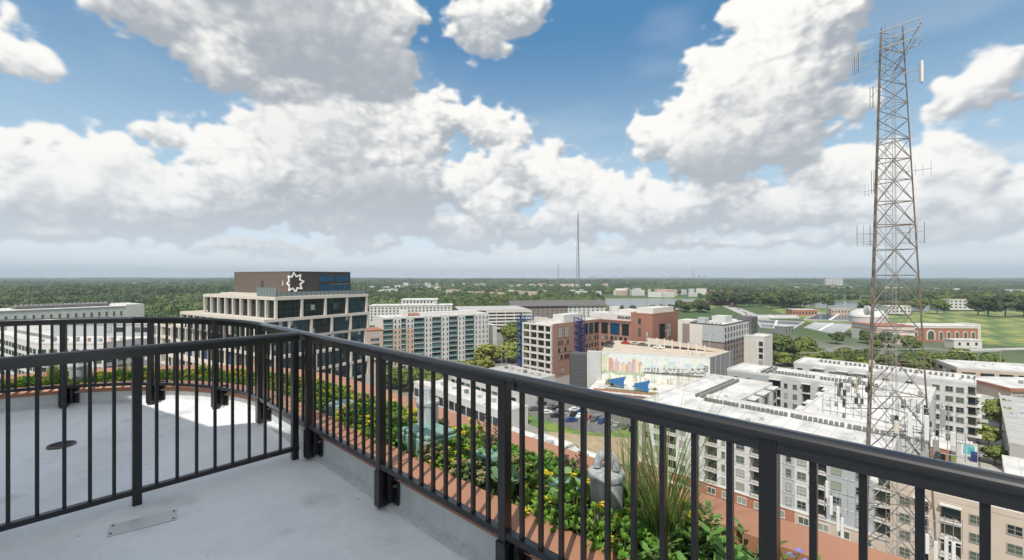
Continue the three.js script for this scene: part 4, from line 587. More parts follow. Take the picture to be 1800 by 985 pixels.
{
  const o = site('office_building', 'red brick offices with pale concrete frame and blue outside stairs', 'building', 20.7, -240, GA), T = top(25.2);
  // frame wing
  mesh('core', bx(-20.6, -0.6, 0, T - 1, -42.8, -4.5), B.light, o);
  const fl = [0, 1, 2, 3, 4, 5, 6].map((k) => T - 3.95 * k);
  fl.forEach((y, k) => mesh('floor_slab', bx(-21.4, 0, y - 0.75, y, -8, 0), B.offwhite, o));
  for (const x of [-21, -15.6, -10.2, -4.8, -0.4]) mesh('column', bx(x - 0.4, x + 0.4, 0, T - 0.76, -0.9, -0.1), B.offwhite, o);
  for (let k = 0; k < 6; k++) for (const x of [-18.3, -12.9, -7.5, -2.6]) { const w = x === -2.6 ? 3.4 : 4.4, [fg, pg] = winGeo(w, 3.1, 4, 2), m = mesh('window', fg, B.frameD, o); m.position.set(x, fl[k] - 2.35, -3.2 - 0.6 * wr()); mesh('pane', pg, pick([B.glass, B.glass, B.taupe]), m); mesh('guard', bx(x - w / 2, x + w / 2, fl[k + 1] + 1.0, fl[k + 1] + 1.06, -0.3, -0.25), B.frameD, o); }
  // brick face along x = 0
  mesh('brick_wall', bx(-0.9, 0.25, 0, T + 0.5, -43.4, -3.2), B.brick, o); mesh('brick_pier', bx(-0.89, 0.2, 0, T + 0.3, -3.2, -1.2), B.brick, o);
  for (const z of [-7.2, -12.6]) { win(o, 0.25, T - 4.4, z, 1, 3.6, 5.8, { nx: 2, ny: 3 }); for (let k = 0; k < 3; k++) for (const d of [-1.1, 1.1]) win(o, 0.25, T - 10.0 - 3.95 * k, z + d, 1, 1.5, 2.3, { nx: 1, ny: 2 }); }
  for (const z of [-30, -35, -40.5]) { win(o, 0.25, T - 4.2, z, 1, 3.9, 6.2, { nx: 2, ny: 2, panes: [B.glass, B.glassT] }); for (let k = 0; k < 3; k++) for (const d of [-1.2, 1.2]) win(o, 0.25, T - 10.0 - 3.95 * k, z + d, 1, 1.3, 2.2, { nx: 1, ny: 2 }); }
  win(o, 0.25, 3.2, -9, 1, 2.6, 3, { nx: 2 });
  blueStair(o, 0.25, -22.6, T + 3.6, 6.2, 2.6, Math.PI / 2); blueStair(o, -23.6, -2.4, T + 4, 3.2, 2.4, 0); mesh('blue_truss', merge([0, 1, 2, 3, 4].map((k) => bx(-23 + k * 2, -22.8 + k * 2, T, T + 3.4, -2.1, -1.9)).concat([bx(-23.2, -14, T + 3.3, T + 3.5, -2.1, -1.8), bx(-23.2, -14, T + 1.6, T + 1.75, -2.1, -1.8), bx(-23.2, -14, T + 3.3, T + 3.5, -6.2, -5.9)])), B.blue, o);
  // second wing
  mesh('brick_wall', bx(0.25, 21.6, 0, T + 0.3, -62, -43.4), B.brick, o); mesh('pergola', merge(Array.from({ length: 14 }, (_, k) => bx(1 + k * 1.5, 1.7 + k * 1.5, T + 0.3, T + 0.6, -44, -41.6))), B.brick2, o);
  for (const x of [4, 11, 18]) win(o, x, T - 4.4, -43.4, 0, x === 11 ? 6 : 4.4, 6.4, { nx: 3, ny: 3, panes: [B.glass, B.glassB] }); for (let k = 0; k < 3; k++) for (const x of [2.6, 5.4, 9, 11.6, 15, 18]) win(o, x, T - 10 - 3.95 * k, -43.4, 0, 1.6, 2.3, { nx: 1, ny: 2 });
  // tall block
  const TC = top(20.2); mesh('brick_wall', bx(21.6, 34.7, 0, TC, -73, -43.2), B.brick2, o); roofOf(o, 21.6, 34.7, -73, -43.2, TC + 0.1, B.roof, 0.5, B.brick2); mesh('roof_screen', bx(23.5, 33.6, TC + 0.1, TC + 3.3, -70, -46), B.offwhite, o);
  for (const [x, y, h] of [[27, TC - 4, 3], [27, TC - 10, 4.2], [31.5, TC - 12, 5.4]]) win(o, x, y, -43.2, 0, 1.6, h, { nx: 1, ny: 2 });
  for (const z of [-54, -62]) win(o, 34.7, TC - 9.5, z, 1, z === -54 ? 6.4 : 4, 8, { nx: 2, ny: 3 }); for (let k = 0; k < 2; k++) for (const z of [-52, -55, -58, -61, -64]) win(o, 34.7, TC - 17.5 - 4 * k, z, 1, 1.4, 2.6, { nx: 1, ny: 2 });
  // roof plant
  roofOf(o, -21.3, 0, -43, -4.2, T + 0.05, B.roof, 0.6, B.offwhite); mesh('plant_house', bx(-9, -1.2, T, T + 4.6, -30, -12), B.white, o); mesh('louvre_screen', merge(Array.from({ length: 12 }, (_, k) => bx(-20 + k * 0.9, -19.5 + k * 0.9, T, T + 3, -8.6, -8.3))), B.offwhite, o); mesh('plant_house', bx(-9, 20, T, T + 4, -60, -46.5), B.white, o);
  const tk = mesh('roof_tank', new THREE.CylinderGeometry(3.2, 3.2, 7, 28), B.white, o); tk.position.set(6.5, T + 4.5, -50); mesh('roof_screen', bx(8, 21, T, T + 6.2, -64, -50), B.offwhite, o);
  const sg = []; const rr = rng(5); for (let k = 0; k < 9; k++) { const x = 11 + k * 0.95; sg.push(bx(x, x + 0.7, T + 1.6, T + 2.0 + rr() * 1.2, -46.42, -46.3), bx(x, x + 0.16, T + 1.2, T + 3, -46.42, -46.3)); } mesh('roof_sign', merge(sg), B.frameD, o);
}
// ---- parking garage with the painted wall
{
  const cx = 70, cz = -206, o = site('parking_garage', 'parking garage with colourful painted wall and ramp on its roof', 'building', cx, cz, 0), T = top(34), L = (X, Z) => [X - cx, -Z - cz];
  const poly = [L(40, 206), L(82.3, 189), L(101, 207.6), L(92, 228), L(74, 240), L(56, 246), L(46, 226)];
  mesh('wall', prism(poly, 0, T - 0.15), B.offwhite, o); mesh('roof_deck', prism(poly, T - 0.14, T), B.roofTan, o);
  // mural
  const cv = document.createElement('canvas'); cv.width = 1024; cv.height = 320; const c = cv.getContext('2d'); c.fillStyle = '#dfe8ea'; c.fillRect(0, 0, 1024, 320); const r = rng(77), blob = (x, y, w, h, col) => { c.fillStyle = col; c.beginPath(); const n = 9; for (let k = 0; k < n; k++) { const a = k / n * 6.28, q = 0.5 + 0.8 * r(); c.lineTo(x + Math.cos(a) * w * q, y + Math.sin(a) * h * q); } c.closePath(); c.fill(); };
  for (let i = 0; i < 150; i++) blob(r() * 1024, r() * 320, 12 + r() * 42, 8 + r() * 26, ['#c3dcea', '#e9e7d8', '#a9cfe2', '#f1ece0', '#cfe0d2', '#d9e6ee'][Math.floor(r() * 6)]);
  c.fillStyle = '#cfcfa4'; c.fillRect(0, 10, 60, 150); for (let i = 0; i < 16; i++) { const x = 70 + i * 21 + r() * 8, h = 55 + r() * 60, w = 22 + r() * 14; c.fillStyle = ['#d8a79c', '#bd7a66', '#d3bd92', '#c093a0', '#b3a6bd', '#dccfb2', '#9cbab0'][Math.floor(r() * 7)]; c.fillRect(x, 160 - h, w, h); c.beginPath(); c.moveTo(x - 2, 160 - h); c.lineTo(x + w / 2, 160 - h - 18); c.lineTo(x + w + 2, 160 - h); c.fill(); }
  for (let i = 0; i < 40; i++) blob(r() * 420, 160 + r() * 14, 14 + r() * 20, 8 + r() * 8, ['#8aa37c', '#a0b48a', '#74907045'.slice(0,7)][Math.floor(r() * 3)]);
  for (let i = 0; i < 120; i++) { c.fillStyle = ['#efe7d4', '#c9c2ae', '#9d9a8c', '#e7d9c0', '#a58c74', '#7d8c84'][Math.floor(r() * 6)]; const x = 30 + r() * 960; c.fillRect(x, 175 + r() * 60, 4 + r() * 12, 60 + r() * 90); }
  for (let i = 0; i < 26; i++) blob(600 + r() * 400, 60 + r() * 150, 14 + r() * 32, 6 + r() * 22, ['#a9c9b6', '#bdd6c9', '#a9c4d8', '#cfdde8'][Math.floor(r() * 4)]);
  for (let i = 0; i < 9; i++) { const x = 700 + i * 33; c.fillStyle = ['#e6e1d3', '#b9b09c', '#d5cdbb'][i % 3]; c.fillRect(x, 140 - r() * 40, 24, 170); c.fillStyle = '#5c5a52'; for (let k = 0; k < 5; k++) c.fillRect(x + 6, 150 + k * 26, 5, 9); }
  c.fillStyle = 'rgba(216,212,200,0.42)'; c.fillRect(0, 0, 1024, 320); for (let i = 0; i < 900; i++) { c.fillStyle = ['rgba(120,112,100,0.25)', 'rgba(245,242,232,0.35)', 'rgba(150,165,160,0.25)'][i % 3]; c.fillRect(r() * 1024, r() * 320, 1 + r() * 3, 4 + r() * 26); } const tx = new THREE.CanvasTexture(cv); tx.colorSpace = THREE.SRGBColorSpace; tx.magFilter = THREE.LinearFilter; const mm = new THREE.MeshStandardMaterial({ map: tx, roughness: 0.85 });
  const a = L(40.6, 205.9), b = L(82.2, 189.1), len = Math.hypot(b[0] - a[0], b[1] - a[1]), ang = -Math.atan2(b[1] - a[1], b[0] - a[0]);
  const wall = new THREE.Group(); wall.name = 'painted_wall'; wall.position.set((a[0] + b[0]) / 2, 0, (a[1] + b[1]) / 2); wall.rotation.y = ang; o.add(wall);
  const pg = new THREE.PlaneGeometry(len, 16.5); pg.translate(0, T - 8.2, 0.42); mesh('mural', pg, mm, wall); mesh('backing', bx(-len / 2, len / 2, 0, T + 0.9, -0.1, 0.4), B.offwhite, wall);
  const font = await new FontLoader().loadAsync('fonts/droid/droid_serif_bold.typeface.json'); const tl = []; const txt = 'THE INTERLOCK'; let x = 0; [...txt].forEach((ch, i) => { if (ch === ' ') { x += 0.9; return; } const g = new TextGeometry(ch, { font, size: 2.0, depth: 0.35, curveSegments: 3 }); g.computeBoundingBox(); const w = g.boundingBox.max.x - g.boundingBox.min.x; const t = i / 12; g.rotateZ(0.02 + 0.10 * t); g.translate(x, 0.25 * t + 1.1 * t * t, 0); tl.push(g); x += w + 0.22; });
  const tg = merge(tl), lt = mesh('lettering', tg, mat([0.78, 0.78, 0.76], 0.5), wall); lt.position.set(-3.6, T - 7.0, 0.75); const sh = mesh('letter_shadow', tg, B.frameD, wall); sh.position.set(-3.52, T - 7.08, 0.45); lt.userData.label = 'raised letters reading THE INTERLOCK';  // dark offset copy of the letters stands in for their cast shadow
  mesh('letter_rail', bx(-4.2, x - 3, T - 7.35, T - 7.2, 0.42, 0.9), B.frameD, wall); for (const [wx, wy] of [[len / 2 - 1.4, T - 4], [len / 2 - 1.4, T - 8]]) win(wall, wx, wy, 0.43, 0, 1.4, 2.2, { nx: 1, ny: 2 });
  // metal clad side
  const e = L(82.3, 189), f = L(101, 207.6), ml = Math.hypot(f[0] - e[0], f[1] - e[1]), clad = mesh('metal_cladding', bx(0, ml, 0, T + 0.7, -0.3, 0.2), B.metal, o); clad.position.set(e[0], 0, e[1]); clad.rotation.y = -Math.atan2(f[1] - e[1], f[0] - e[0]);
  for (let k = 1; k < 5; k++) mesh('cladding_joint', bx(ml * k / 5 - 0.12, ml * k / 5 + 0.12, 0, T + 0.72, 0.2, 0.28), B.offwhite, clad);
  for (let k = 0; k < 44; k++) mesh('cladding_rib', bx(ml * k / 44, ml * k / 44 + 0.12, 0, T + 0.6, 0.2, 0.25), B.metal, clad);
  // ramp over the roof
  const ra = L(70, 229), rb = L(99, 212), rl = Math.hypot(rb[0] - ra[0], rb[1] - ra[1]), ramp = new THREE.Group(); ramp.name = 'ramp'; ramp.position.set(ra[0], T, ra[1]); ramp.rotation.y = -Math.atan2(rb[1] - ra[1], rb[0] - ra[0]); o.add(ramp);
  const sl = new THREE.Shape([[0, 3.2], [5, 3.3], [rl, 0.2], [rl, -0.1], [5, 2.6], [0, 2.5]].map((p) => new THREE.Vector2(...p))), rg = new THREE.ExtrudeGeometry(sl, { depth: 7, bevelEnabled: false }); mesh('ramp_slab', rg, B.roofTan, ramp); const pr = new THREE.ExtrudeGeometry(new THREE.Shape([[0, 2.3], [0, 4.2], [5, 4.3], [rl, 1.2], [rl, -0.1]].map((p) => new THREE.Vector2(...p))), { depth: 0.35, bevelEnabled: false }); const pr1 = mesh('ramp_wall', pr, B.roofTan, ramp); pr1.position.z = 7.05;
  for (let k = 0; k < 8; k++) { const xx = 0.6 + k * 3.6; mesh('ramp_column', bx(xx, xx + 0.55, 0, Math.min(4.6, 5 - (xx - 4) * 0.1), 7.0, 7.55), B.white, ramp); }
  // blank panels at the left end
  const q = L(37, 207), s = site('screen_building', 'pale blank panel block beside the dark slatted screen', 'building', 34, -206, 22 * Math.PI / 180); mesh('pale_panel', bx(0, 6.2, 0, T + 0.6, -3, 0), B.light, s); mesh('dark_screen', bx(-8, -0.05, 2.5, T - 0.4, -3, -0.4), B.charcoal, s); for (let k = 0; k < 15; k++) mesh('slat', bx(-8, -0.05, 3 + k * 1.05, 3.3 + k * 1.05, -0.4, -0.25), B.dark, s); mesh('frame', bx(-8.2, -7.9, 0, T, -3.1, -0.2), B.dark, s); void q;
  const bxr = mesh('roof_frame', merge([[0, 0], [4, 0], [0, 3], [4, 3]].map(([x, z]) => bx(x - 0.1, x + 0.1, T, T + 2.2, z - 0.1, z + 0.1)).concat([bx(-0.3, 4.3, T + 2.2, T + 2.4, -0.3, 3.3)])), B.offwhite, o); { const p = L(80, 194); bxr.position.set(p[0] - 3, 0, p[1]); }
}
{ // podium in front of the mural with blue sails
  const o = site('podium', 'low podium with gravel roof and brick planter below the mural', 'building', 60, -188, 22 * Math.PI / 180), T = top(46);
  mesh('wall', bx(-26, 24, 0, T - 0.2, -10, 14), B.brick2, o); mesh('gravel_roof', bx(-26.2, 24.2, T - 0.2, T, -10, 14.2), B.roof, o); mesh('planter_bed', bx(-20, 18, T, T + 0.5, 8.5, 11), G.grass, o); mesh('brick_edge', bx(-24, 22, T, T + 0.7, 11.2, 12), B.brick2, o); mesh('glazed_front', bx(-25, 23, 1, T - 1.5, 14.0, 14.12), B.glassT, o);
  const sail = (label, x, z, w, d) => { const s = thing('shade_sail', label, 'shade sail', 'blue shade sails'); const p = new THREE.Vector3(x, T, z).applyAxisAngle(new THREE.Vector3(0, 1, 0), -22 * Math.PI / 180); s.position.set(60 + p.x, GROUND + T, -188 + p.z); s.rotation.y = -22 * Math.PI / 180; const g = new THREE.PlaneGeometry(w, d, 10, 8), q = g.attributes.position; for (let i = 0; i < q.count; i++) { const u = q.getX(i) / w * 2, v = q.getY(i) / d * 2; q.setXYZ(i, q.getX(i) * (1 - 0.16 * (1 - Math.abs(v)) * Math.abs(u)), 2.4 + u * v * 0.9 - 0.3 * (1 - u * u) * (1 - v * v) + v * 0.9, -q.getY(i) * (1 - 0.16 * (1 - Math.abs(u)) * Math.abs(v))); } g.computeVertexNormals(); mesh('cloth', g, B.sail, s); for (const [a, b, h] of [[-1, -1, 2.4], [1, -1, 1.0], [-1, 1, 2.4 + 0.1], [1, 1, 4.2]]) mesh('mast', bx(a * w / 2 - 0.06, a * w / 2 + 0.06, 0, h + 0.4, -b * d / 2 - 0.06, -b * d / 2 + 0.06), B.frameW, s); };
  sail('blue shade sail beside the green shrubs on the podium', -16, 3, 7, 5.4); sail('blue shade sail in the middle of the podium', -5.6, 7.4, 6.4, 6.4); sail('blue shade sail at the garage corner', 12.5, 5.5, 6, 4.4);
}
// ---- grey hotel
{
  const o = site('hotel', 'grey and brown panelled hotel behind the garage', 'building', 104.5, -225, GA), T = top(24), p = 3.1;
  mesh('body', bx(-21, 0, 0, T - 0.3, -46, -0.3), B.taupe, o); roofOf(o, -17, 0, -46, -0.3, T, B.roof, 0.6, B.dark);
  mesh('cream_panel', bx(-17, -10.4, 0, T - 0.02, -0.3, 0), B.offwhite, o); mesh('grey_panel', bx(-10.4, 0.12, T - 8.2, T - 0.02, -0.3, 0.02), B.grey, o); mesh('brown_panel', bx(-10.4, 0.1, 0, T - 8.6, -0.3, 0.01), B.taupe, o); mesh('band', bx(-10.5, 0.2, T - 8.6, T - 8.2, -0.3, 0.15), B.dark, o);
  mesh('pale_wing', bx(-24, -17, 0, T + 1.4, -12, -1.4), B.offwhite, o); mesh('dark_strip', bx(-19.6, -17.0, 0, T - 5, -1.4, -1.2), B.dark, o); for (let k = 0; k < 7; k++) win(o, -18.3, T - 2 - p * k, -1.2, 0, 2.2, 1.7, { nx: 2, panes: [B.teal, B.glassG, B.glassP] });
  mesh('grey_side', bx(0, 0.14, T - 8.2, T - 0.04, -36, -0.02), B.light, o); mesh('brown_side', bx(0, 0.12, 0, T - 8.6, -36, -0.02), B.taupe, o); mesh('band', bx(0, 0.25, T - 8.6, T - 8.2, -36, 0), B.dark, o);
  for (let k = 0; k < 7; k++) for (let j = 0; j < 9; j++) win(o, 0.14, T - 2.2 - p * k, -2.6 - j * 3.9, 1, 1.5, 1.9, { nx: 2, panes: [B.glass, B.glassG, B.glassP] });
  mesh('dark_fin', bx(-6, 1.5, 0, T + 2.2, -46, -36.02), B.charcoal, o); for (let k = 0; k < 8; k++) for (const z of [-38, -40.6, -43.2]) win(o, 1.5, T - p * k, z, 1, 1.1, 2, { nx: 1, ny: 2, panes: [B.glass, B.glassG] });
  mesh('roof_house', bx(-12, -5, T, T + 3.4, -26, -16), B.light, o); mesh('roof_house', bx(-15, -11, T, T + 3.0, -10, -5), B.grey, o); for (let k = 0; k < 6; k++) mesh('roof_unit', bx(-14 + k * 2, -13 + k * 2, T, T + 1, -6, -4.8), B.acTop, o);
}
{ const o = site('white_block', 'plain white block with three stacked windows beside the hotel', 'building', 132, -238, GA), T = top(31.5); mesh('wall', bx(-14, 0, 0, T, -14, 0), B.offwhite, o); roofOf(o, -14, 0, -14, 0, T + 0.1); for (let k = 0; k < 4; k++) win(o, -1.6, T - 3.4 - 3.3 * k, 0, 0, 1.9, 2.2, { nx: 1, ny: 2 }); }
// ---- left: white offices seen through the bay railing
{
  const o = site('office_building', 'white offices with ribbon windows and stepped flat roof', 'building', -207, -198, 0), T = top(29);
  const poly = [[-70, -34 - 10], [0, 0], [29, 0], [33, -15], [36, -70], [-70, -75]]; mesh('wall', prism(poly, 0, T - 0.1), B.white, o); mesh('roof', prism(poly.map(([x, z]) => [x * 0.985, z * 0.985 - 0.4]), T - 0.1, T + 0.05), B.roof, o);
  const face = (a, b, n) => { const d = Math.hypot(b[0] - a[0], b[1] - a[1]), g = new THREE.Group(); g.name = 'facade'; g.position.set(a[0], 0, a[1]); g.rotation.y = -Math.atan2(b[1] - a[1], b[0] - a[0]); o.add(g); for (let k = 0; k < 6; k++) for (let j = 0; j < n; j++) win(g, d * (j + 0.5) / n, T - 3.4 - 3.9 * k, 0, 0, +(d / n * 0.72).toFixed(2), 2.1, { nx: 3, panes: [B.glass, B.glassT, B.glassG] }); mesh('cornice', bx(0, d, T - 0.1, T + 0.7, -0.3, 0.15), B.white, g); };
  face([-70, -44], [0, 0], 14); face([0, 0], [29, 0], 6); face([29, 0], [33, -15], 3);
  mesh('upper_block', bx(-20, 30, T, T + 6, -62, -26), B.grey, o); mesh('upper_roof', bx(-20.5, 30.5, T + 6, T + 6.4, -62.5, -25.5), B.roof, o); for (const x of [8, 14, 22, 27]) win(o, x, T + 3.3, -26, 0, 3.8, 2.2, { nx: 3 }); mesh('upper_block', bx(-64, -22, T, T + 4, -66, -46), B.light, o);
  for (let k = 0; k < 26; k++) mesh('roof_screen_post', bx(-52 + k * 1.9, -51.4 + k * 1.9, T, T + 1.6, -40 + k * 1.1, -39.6 + k * 1.1), B.metal, o); for (let k = 0; k < 14; k++) mesh('roof_unit', bx(-6 + k * 2.6, -4.6 + k * 2.6, T, T + 1.1 + (k % 3) * 0.3, -8 - (k % 2) * 3, -6.6 - (k % 2) * 3), k % 4 ? B.acTop : B.pink, o);
}
{ const o = site('warehouse', 'long white warehouse with rooftop plant at the edge of the woods', 'building', -392, -462, -0.98); const T = top(29); mesh('wall', bx(-92, 0, 0, T, -46, 0), B.white, o); mesh('roof_line', bx(-92.5, 0.5, T - 0.9, T - 0.5, -0.2, 0.35), B.charcoal, o); mesh('roof', bx(-92, 0, T, T + 0.3, -46, 0), B.roof, o); mesh('end_block', bx(0, 15, 0, T + 1.5, -46, 0.5), B.white, o); mesh('roof_screen', bx(-75, -10, T + 0.3, T + 2.6, -30, -12), B.slate, o); for (let k = 0; k < 20; k++) mesh('roof_unit', bx(-74 + k * 3.3, -72 + k * 3.3, T + 2.6, T + 4, -24, -20), B.acTop, o); for (let k = 0; k < 16; k++) win(o, -88 + k * 5.6, T - 7, 0, 0, 1.6, 4.5, { nx: 1, ny: 2, frame: B.frameG, panes: [B.glassG] }); }
// ---- behind the apartment tower
{ const o = site('apartment_row', 'white four storey apartment row behind the cream tower', 'building', -160, -510, -0.12), T = top(32); mesh('wall', bx(0, 92, 0, T, -30, 0), B.white, o); mesh('roof', bx(-0.6, 92.6, T, T + 0.5, -30.6, 0.6), B.roof, o); for (let k = 0; k < 5; k++) for (let j = 0; j < 22; j++) win(o, 2.5 + j * 4.1, T - 2.6 - 3.3 * k, 0, 0, 1.8, 1.9, { nx: 1, frame: B.frameW, panes: [B.glass] }); mesh('mansard', bx(34, 74, T + 0.5, T + 6, -40, -10), B.white, o); mesh('mansard_roof', bx(33, 75, T + 6, T + 6.6, -41, -9), B.roof, o); for (let j = 0; j < 10; j++) win(o, 37 + j * 3.9, T + 3.4, -10, 0, 2, 2.2, { nx: 1 }); }
{ const o = site('parking_garage', 'white banded parking garage behind the street trees', 'building', -24, -440, -0.2), T = top(33); mesh('stair_core', bx(2, 42, 0, T - 0.5, -40, -18), G.concrete, o); for (let k = 0; k < 6; k++) { mesh('deck', bx(-0.4, 44.4, T - 0.4 - 3.2 * k, T - 0.05 - 3.2 * k, -40, -0.35), G.concrete, o); mesh('deck_band', bx(-0.5, 44.5, T - 1.2 - 3.2 * k, T - 3.2 * k + 0.5, -0.3, 0), B.offwhite, o); } for (let k = 0; k < 6; k++) mesh('column', bx(k * 8.8, k * 8.8 + 0.6, 0, T, -0.7, 0.1), B.offwhite, o); mesh('roof', bx(-26, 44.5, T, T + 1, -70, -8), B.roofGrey, o); }
{ const o = site('apartment_row', 'brown roofed apartment row behind the brick offices', 'building', 0, -520, -0.16), T = top(33); mesh('wall', bx(0, 66, 0, T, -24, 0), B.taupe, o); mesh('white_wall', bx(66, 112, 0, T, -24, 0.1), B.white, o); const rs = new THREE.Shape([[-1, 0], [13, 6], [26, 0]].map((p) => new THREE.Vector2(...p))), rg = new THREE.ExtrudeGeometry(rs, { depth: 116, bevelEnabled: false }); rg.rotateY(Math.PI / 2); const rf = mesh('roof', rg, B.slate, o); rf.position.set(-2, T, 1); for (let k = 0; k < 4; k++) for (let j = 0; j < 20; j++) win(o, 3 + j * 5.5, T - 2.2 - 3.2 * k, 0.1, 0, 2, 1.8, { nx: 1, frame: B.frameW, panes: [B.glass] }); }
// ---- waterworks: brick pump hall with dome
{
  const o = site('pump_hall', 'red brick pump hall with arched windows and a white dome', 'building', 330, -378, 0.06), T = 11.5;
  mesh('wall', bx(0, 54, 0, T, -22, 0), B.orange, o); mesh('roof', bx(-1, 54.6, T + 1.6, T + 2.0, -22.6, 0.6), B.roof, o); mesh('cornice', bx(-0.6, 54.4, T, T + 1.6, -22.4, 0.4), B.offwhite, o); mesh('white_end', bx(54, 60, 0, T + 3, -20, -4), B.offwhite, o);
  const arch = (x, w, h) => { const s = new THREE.Shape(); s.moveTo(-w / 2, 0); s.lineTo(w / 2, 0); s.lineTo(w / 2, h - w / 2); s.absarc(0, h - w / 2, w / 2, 0, Math.PI); s.lineTo(-w / 2, 0); const g = new THREE.ExtrudeGeometry(s, { depth: 0.4, bevelEnabled: false }), m = mesh('arched_window', g, B.offwhite, o); m.position.set(x, 1.6, 0); const s2 = mesh('pane', g, B.glassG, m); s2.scale.set(0.7, 0.84, 1.3); s2.position.set(0, 0.5, 0); };
  for (const x of [5, 25, 31, 37.5, 44, 50]) arch(x, 3.2, 7.6); arch(17, 7, 8.6);
  mesh('white_wing', bx(-30, 0, 0, 13.5, -24, 6), B.offwhite, o); mesh('red_band', bx(-30.1, 0.1, 9.6, 10.4, -24.1, 6.1), B.brick2, o); mesh('wing_roof', bx(-30.6, 0.6, 13.5, 14, -24.6, 6.6), B.redRoof, o); mesh('front_wing', bx(-34, -6, 0, 6, 6, 16), B.pink, o); mesh('front_roof', bx(-34.5, -5.5, 6, 6.4, 5.6, 16.5), B.redRoof, o);
  const drum = mesh('dome_drum', new THREE.CylinderGeometry(14, 14, 5, 32), B.light, o); drum.position.set(-12, 16, -30); const dm = mesh('dome', new THREE.SphereGeometry(14.4, 32, 12, 0, 6.284, 0, Math.PI / 2).scale(1, 0.52, 1), B.roof, o); dm.position.set(-12, 18.5, -30); const fi = mesh('finial', new THREE.ConeGeometry(0.7, 3, 8), B.offwhite, dm); fi.position.y = 8.6;
  mesh('gate_house', bx(6, 26, 0, 6, 26, 34), B.offwhite, o); mesh('gate_roof', bx(5.6, 26.4, 6, 6.5, 25.6, 34.4), B.roof, o); for (const x of [10, 16, 22]) win(o, x, 3.4, 34, 0, 1.6, 2.2, { nx: 1 });
}
const simple = (name, label, X, Z, w, d, h, m, roofM = B.roof, ang = 0, base = 0, nw = 0, fl = 1) => { const o = site(name, label, 'building', X, -Z, ang); o.position.y = GROUND + base; mesh('wall', bx(-w / 2, w / 2, -2, h, -d, 0), m, o); mesh('roof', bx(-w / 2 - 0.4, w / 2 + 0.4, h, h + 0.5, -d - 0.4, 0.4), roofM, o); for (let k = 0; k < fl; k++) for (let j = 0; j < nw; j++) win(o, -w / 2 + w * (j + 0.5) / nw, h * (1 - (k + 0.55) / fl), 0, 0, +(w / nw * 0.5).toFixed(2), +(h / fl * 0.5).toFixed(2), { nx: 1, frame: B.frameW, panes: [B.glass] }); return o; };
simple('brick_building', 'square red brick building by the reservoir', 405, 873, 37, 26, 24, B.brick2, B.redRoof, 0.1, 3, 7, 4); simple('brick_building', 'low red brick hall with white roof beside the dark trees', 412, 640, 34, 16, 8, B.orange, B.roof, 0.05, 0, 8, 1);
simple('brick_building', 'small red roofed house by the reservoir bank', 345, 880, 16, 12, 6, B.orange, B.redRoof, 0, 0, 3, 1); simple('store_building', 'small brick store on the waterworks lawn', 372, 318, 15, 5, 5, B.brick2, B.roof, 0.1, 0, 4, 1);
simple('shed', 'small grey shed beside the striped filter beds', 262, 430, 14, 10, 7, B.metal, B.roofGrey, -0.5, 0, 3, 1); simple('white_house', 'white house among the trees above the lawn', 545, 640, 30, 16, 9, B.white, B.roof, 0.1, 4, 6, 2); simple('white_house', 'pale villa behind the big dark tree', 720, 720, 50, 20, 14, B.white, B.roofTan, 0.1, 4, 8, 3); simple('white_house', 'tan ranch building beside the long lawn', 470, 650, 24, 10, 6, B.pink, B.roofTan, 0.2, 2, 6, 1);
simple('office_slab', 'pale office slab rising from the far woods', 2035, 2870, 96, 30, 52, B.white, B.roof, 0.2, 0, 12, 6);
{ const o = site('commercial_building', 'low cream commercial building with dark ribbon windows', 'building', 226, -231, 0.42), T = top(46); mesh('wall', bx(0, 46, 0, T - 0.1, -26, 0), B.beige, o); roofOf(o, 0, 46, -26, 0, T, B.roof, 0.5); for (let j = 0; j < 6; j++) win(o, 4.5 + j * 7, T - 2.6, 0, 0, 5.2, 1.6, { nx: 3 }); for (let j = 0; j < 3; j++) win(o, 0, T - 2.6, -4 - j * 7, -1, 4.6, 1.8, { nx: 2 }); for (let j = 0; j < 5; j++) win(o, 5 + j * 7, 2.4, 0, 0, 5, 1.2, { nx: 3 }); }
{ const o = site('commercial_building', 'low building with brown roof edge and white roof', 'building', 215, -196, 0.1), T = top(48); mesh('wall', bx(0, 40, 0, T - 0.5, -24, 0), B.beige, o); mesh('roof_edge', bx(-0.8, 40, T - 1, T + 0.3, -24.5, 0.8), B.redRoof, o); mesh('roof', bx(0, 40, T + 0.3, T + 0.36, -24, 0), B.roof, o); for (let j = 0; j < 7; j++) win(o, 3 + j * 5.4, T - 2.6, 0, 0, 4, 1.4, { nx: 2 }); mesh('roof_unit', bx(12, 15, T + 0.36, T + 1.8, -10, -8), B.acTop, o); }
// ---- low shops left of the parking lot
[[-44, -204, 62, 12, 47, 'long white roofed shop row with glazed front'], [-30, -222, 50, 10, 46.5, 'second white roofed shop row behind the first'], [-12, -236, 34, 14, 47.5, 'grey roofed workshop beside the street trees']].forEach(([x, z, w, d, e, lb], i) => { const o = site('shop_row', lb, 'building', x, z, GA + 0.06), T = top(e); mesh('wall', bx(0, w, 0, T - 0.1, -d, 0), B.white, o); roofOf(o, 0, w, -d, 0, T, i === 2 ? B.roofGrey : B.roof, 0.5); for (let j = 0; j < Math.floor(w / 4); j++) win(o, 2.4 + j * 4, 2.6, 0, 0, 3.3, 3.2, { nx: 3, panes: [B.teal, B.glassT, B.glass] }); for (let j = 0; j < 6; j++) mesh('roof_unit', bx(4 + j * w / 7, 5.6 + j * w / 7, T, T + 1 + (j % 2) * 0.5, -d * 0.6, -d * 0.6 + 1.4), j % 3 ? B.acTop : B.ac, o); });
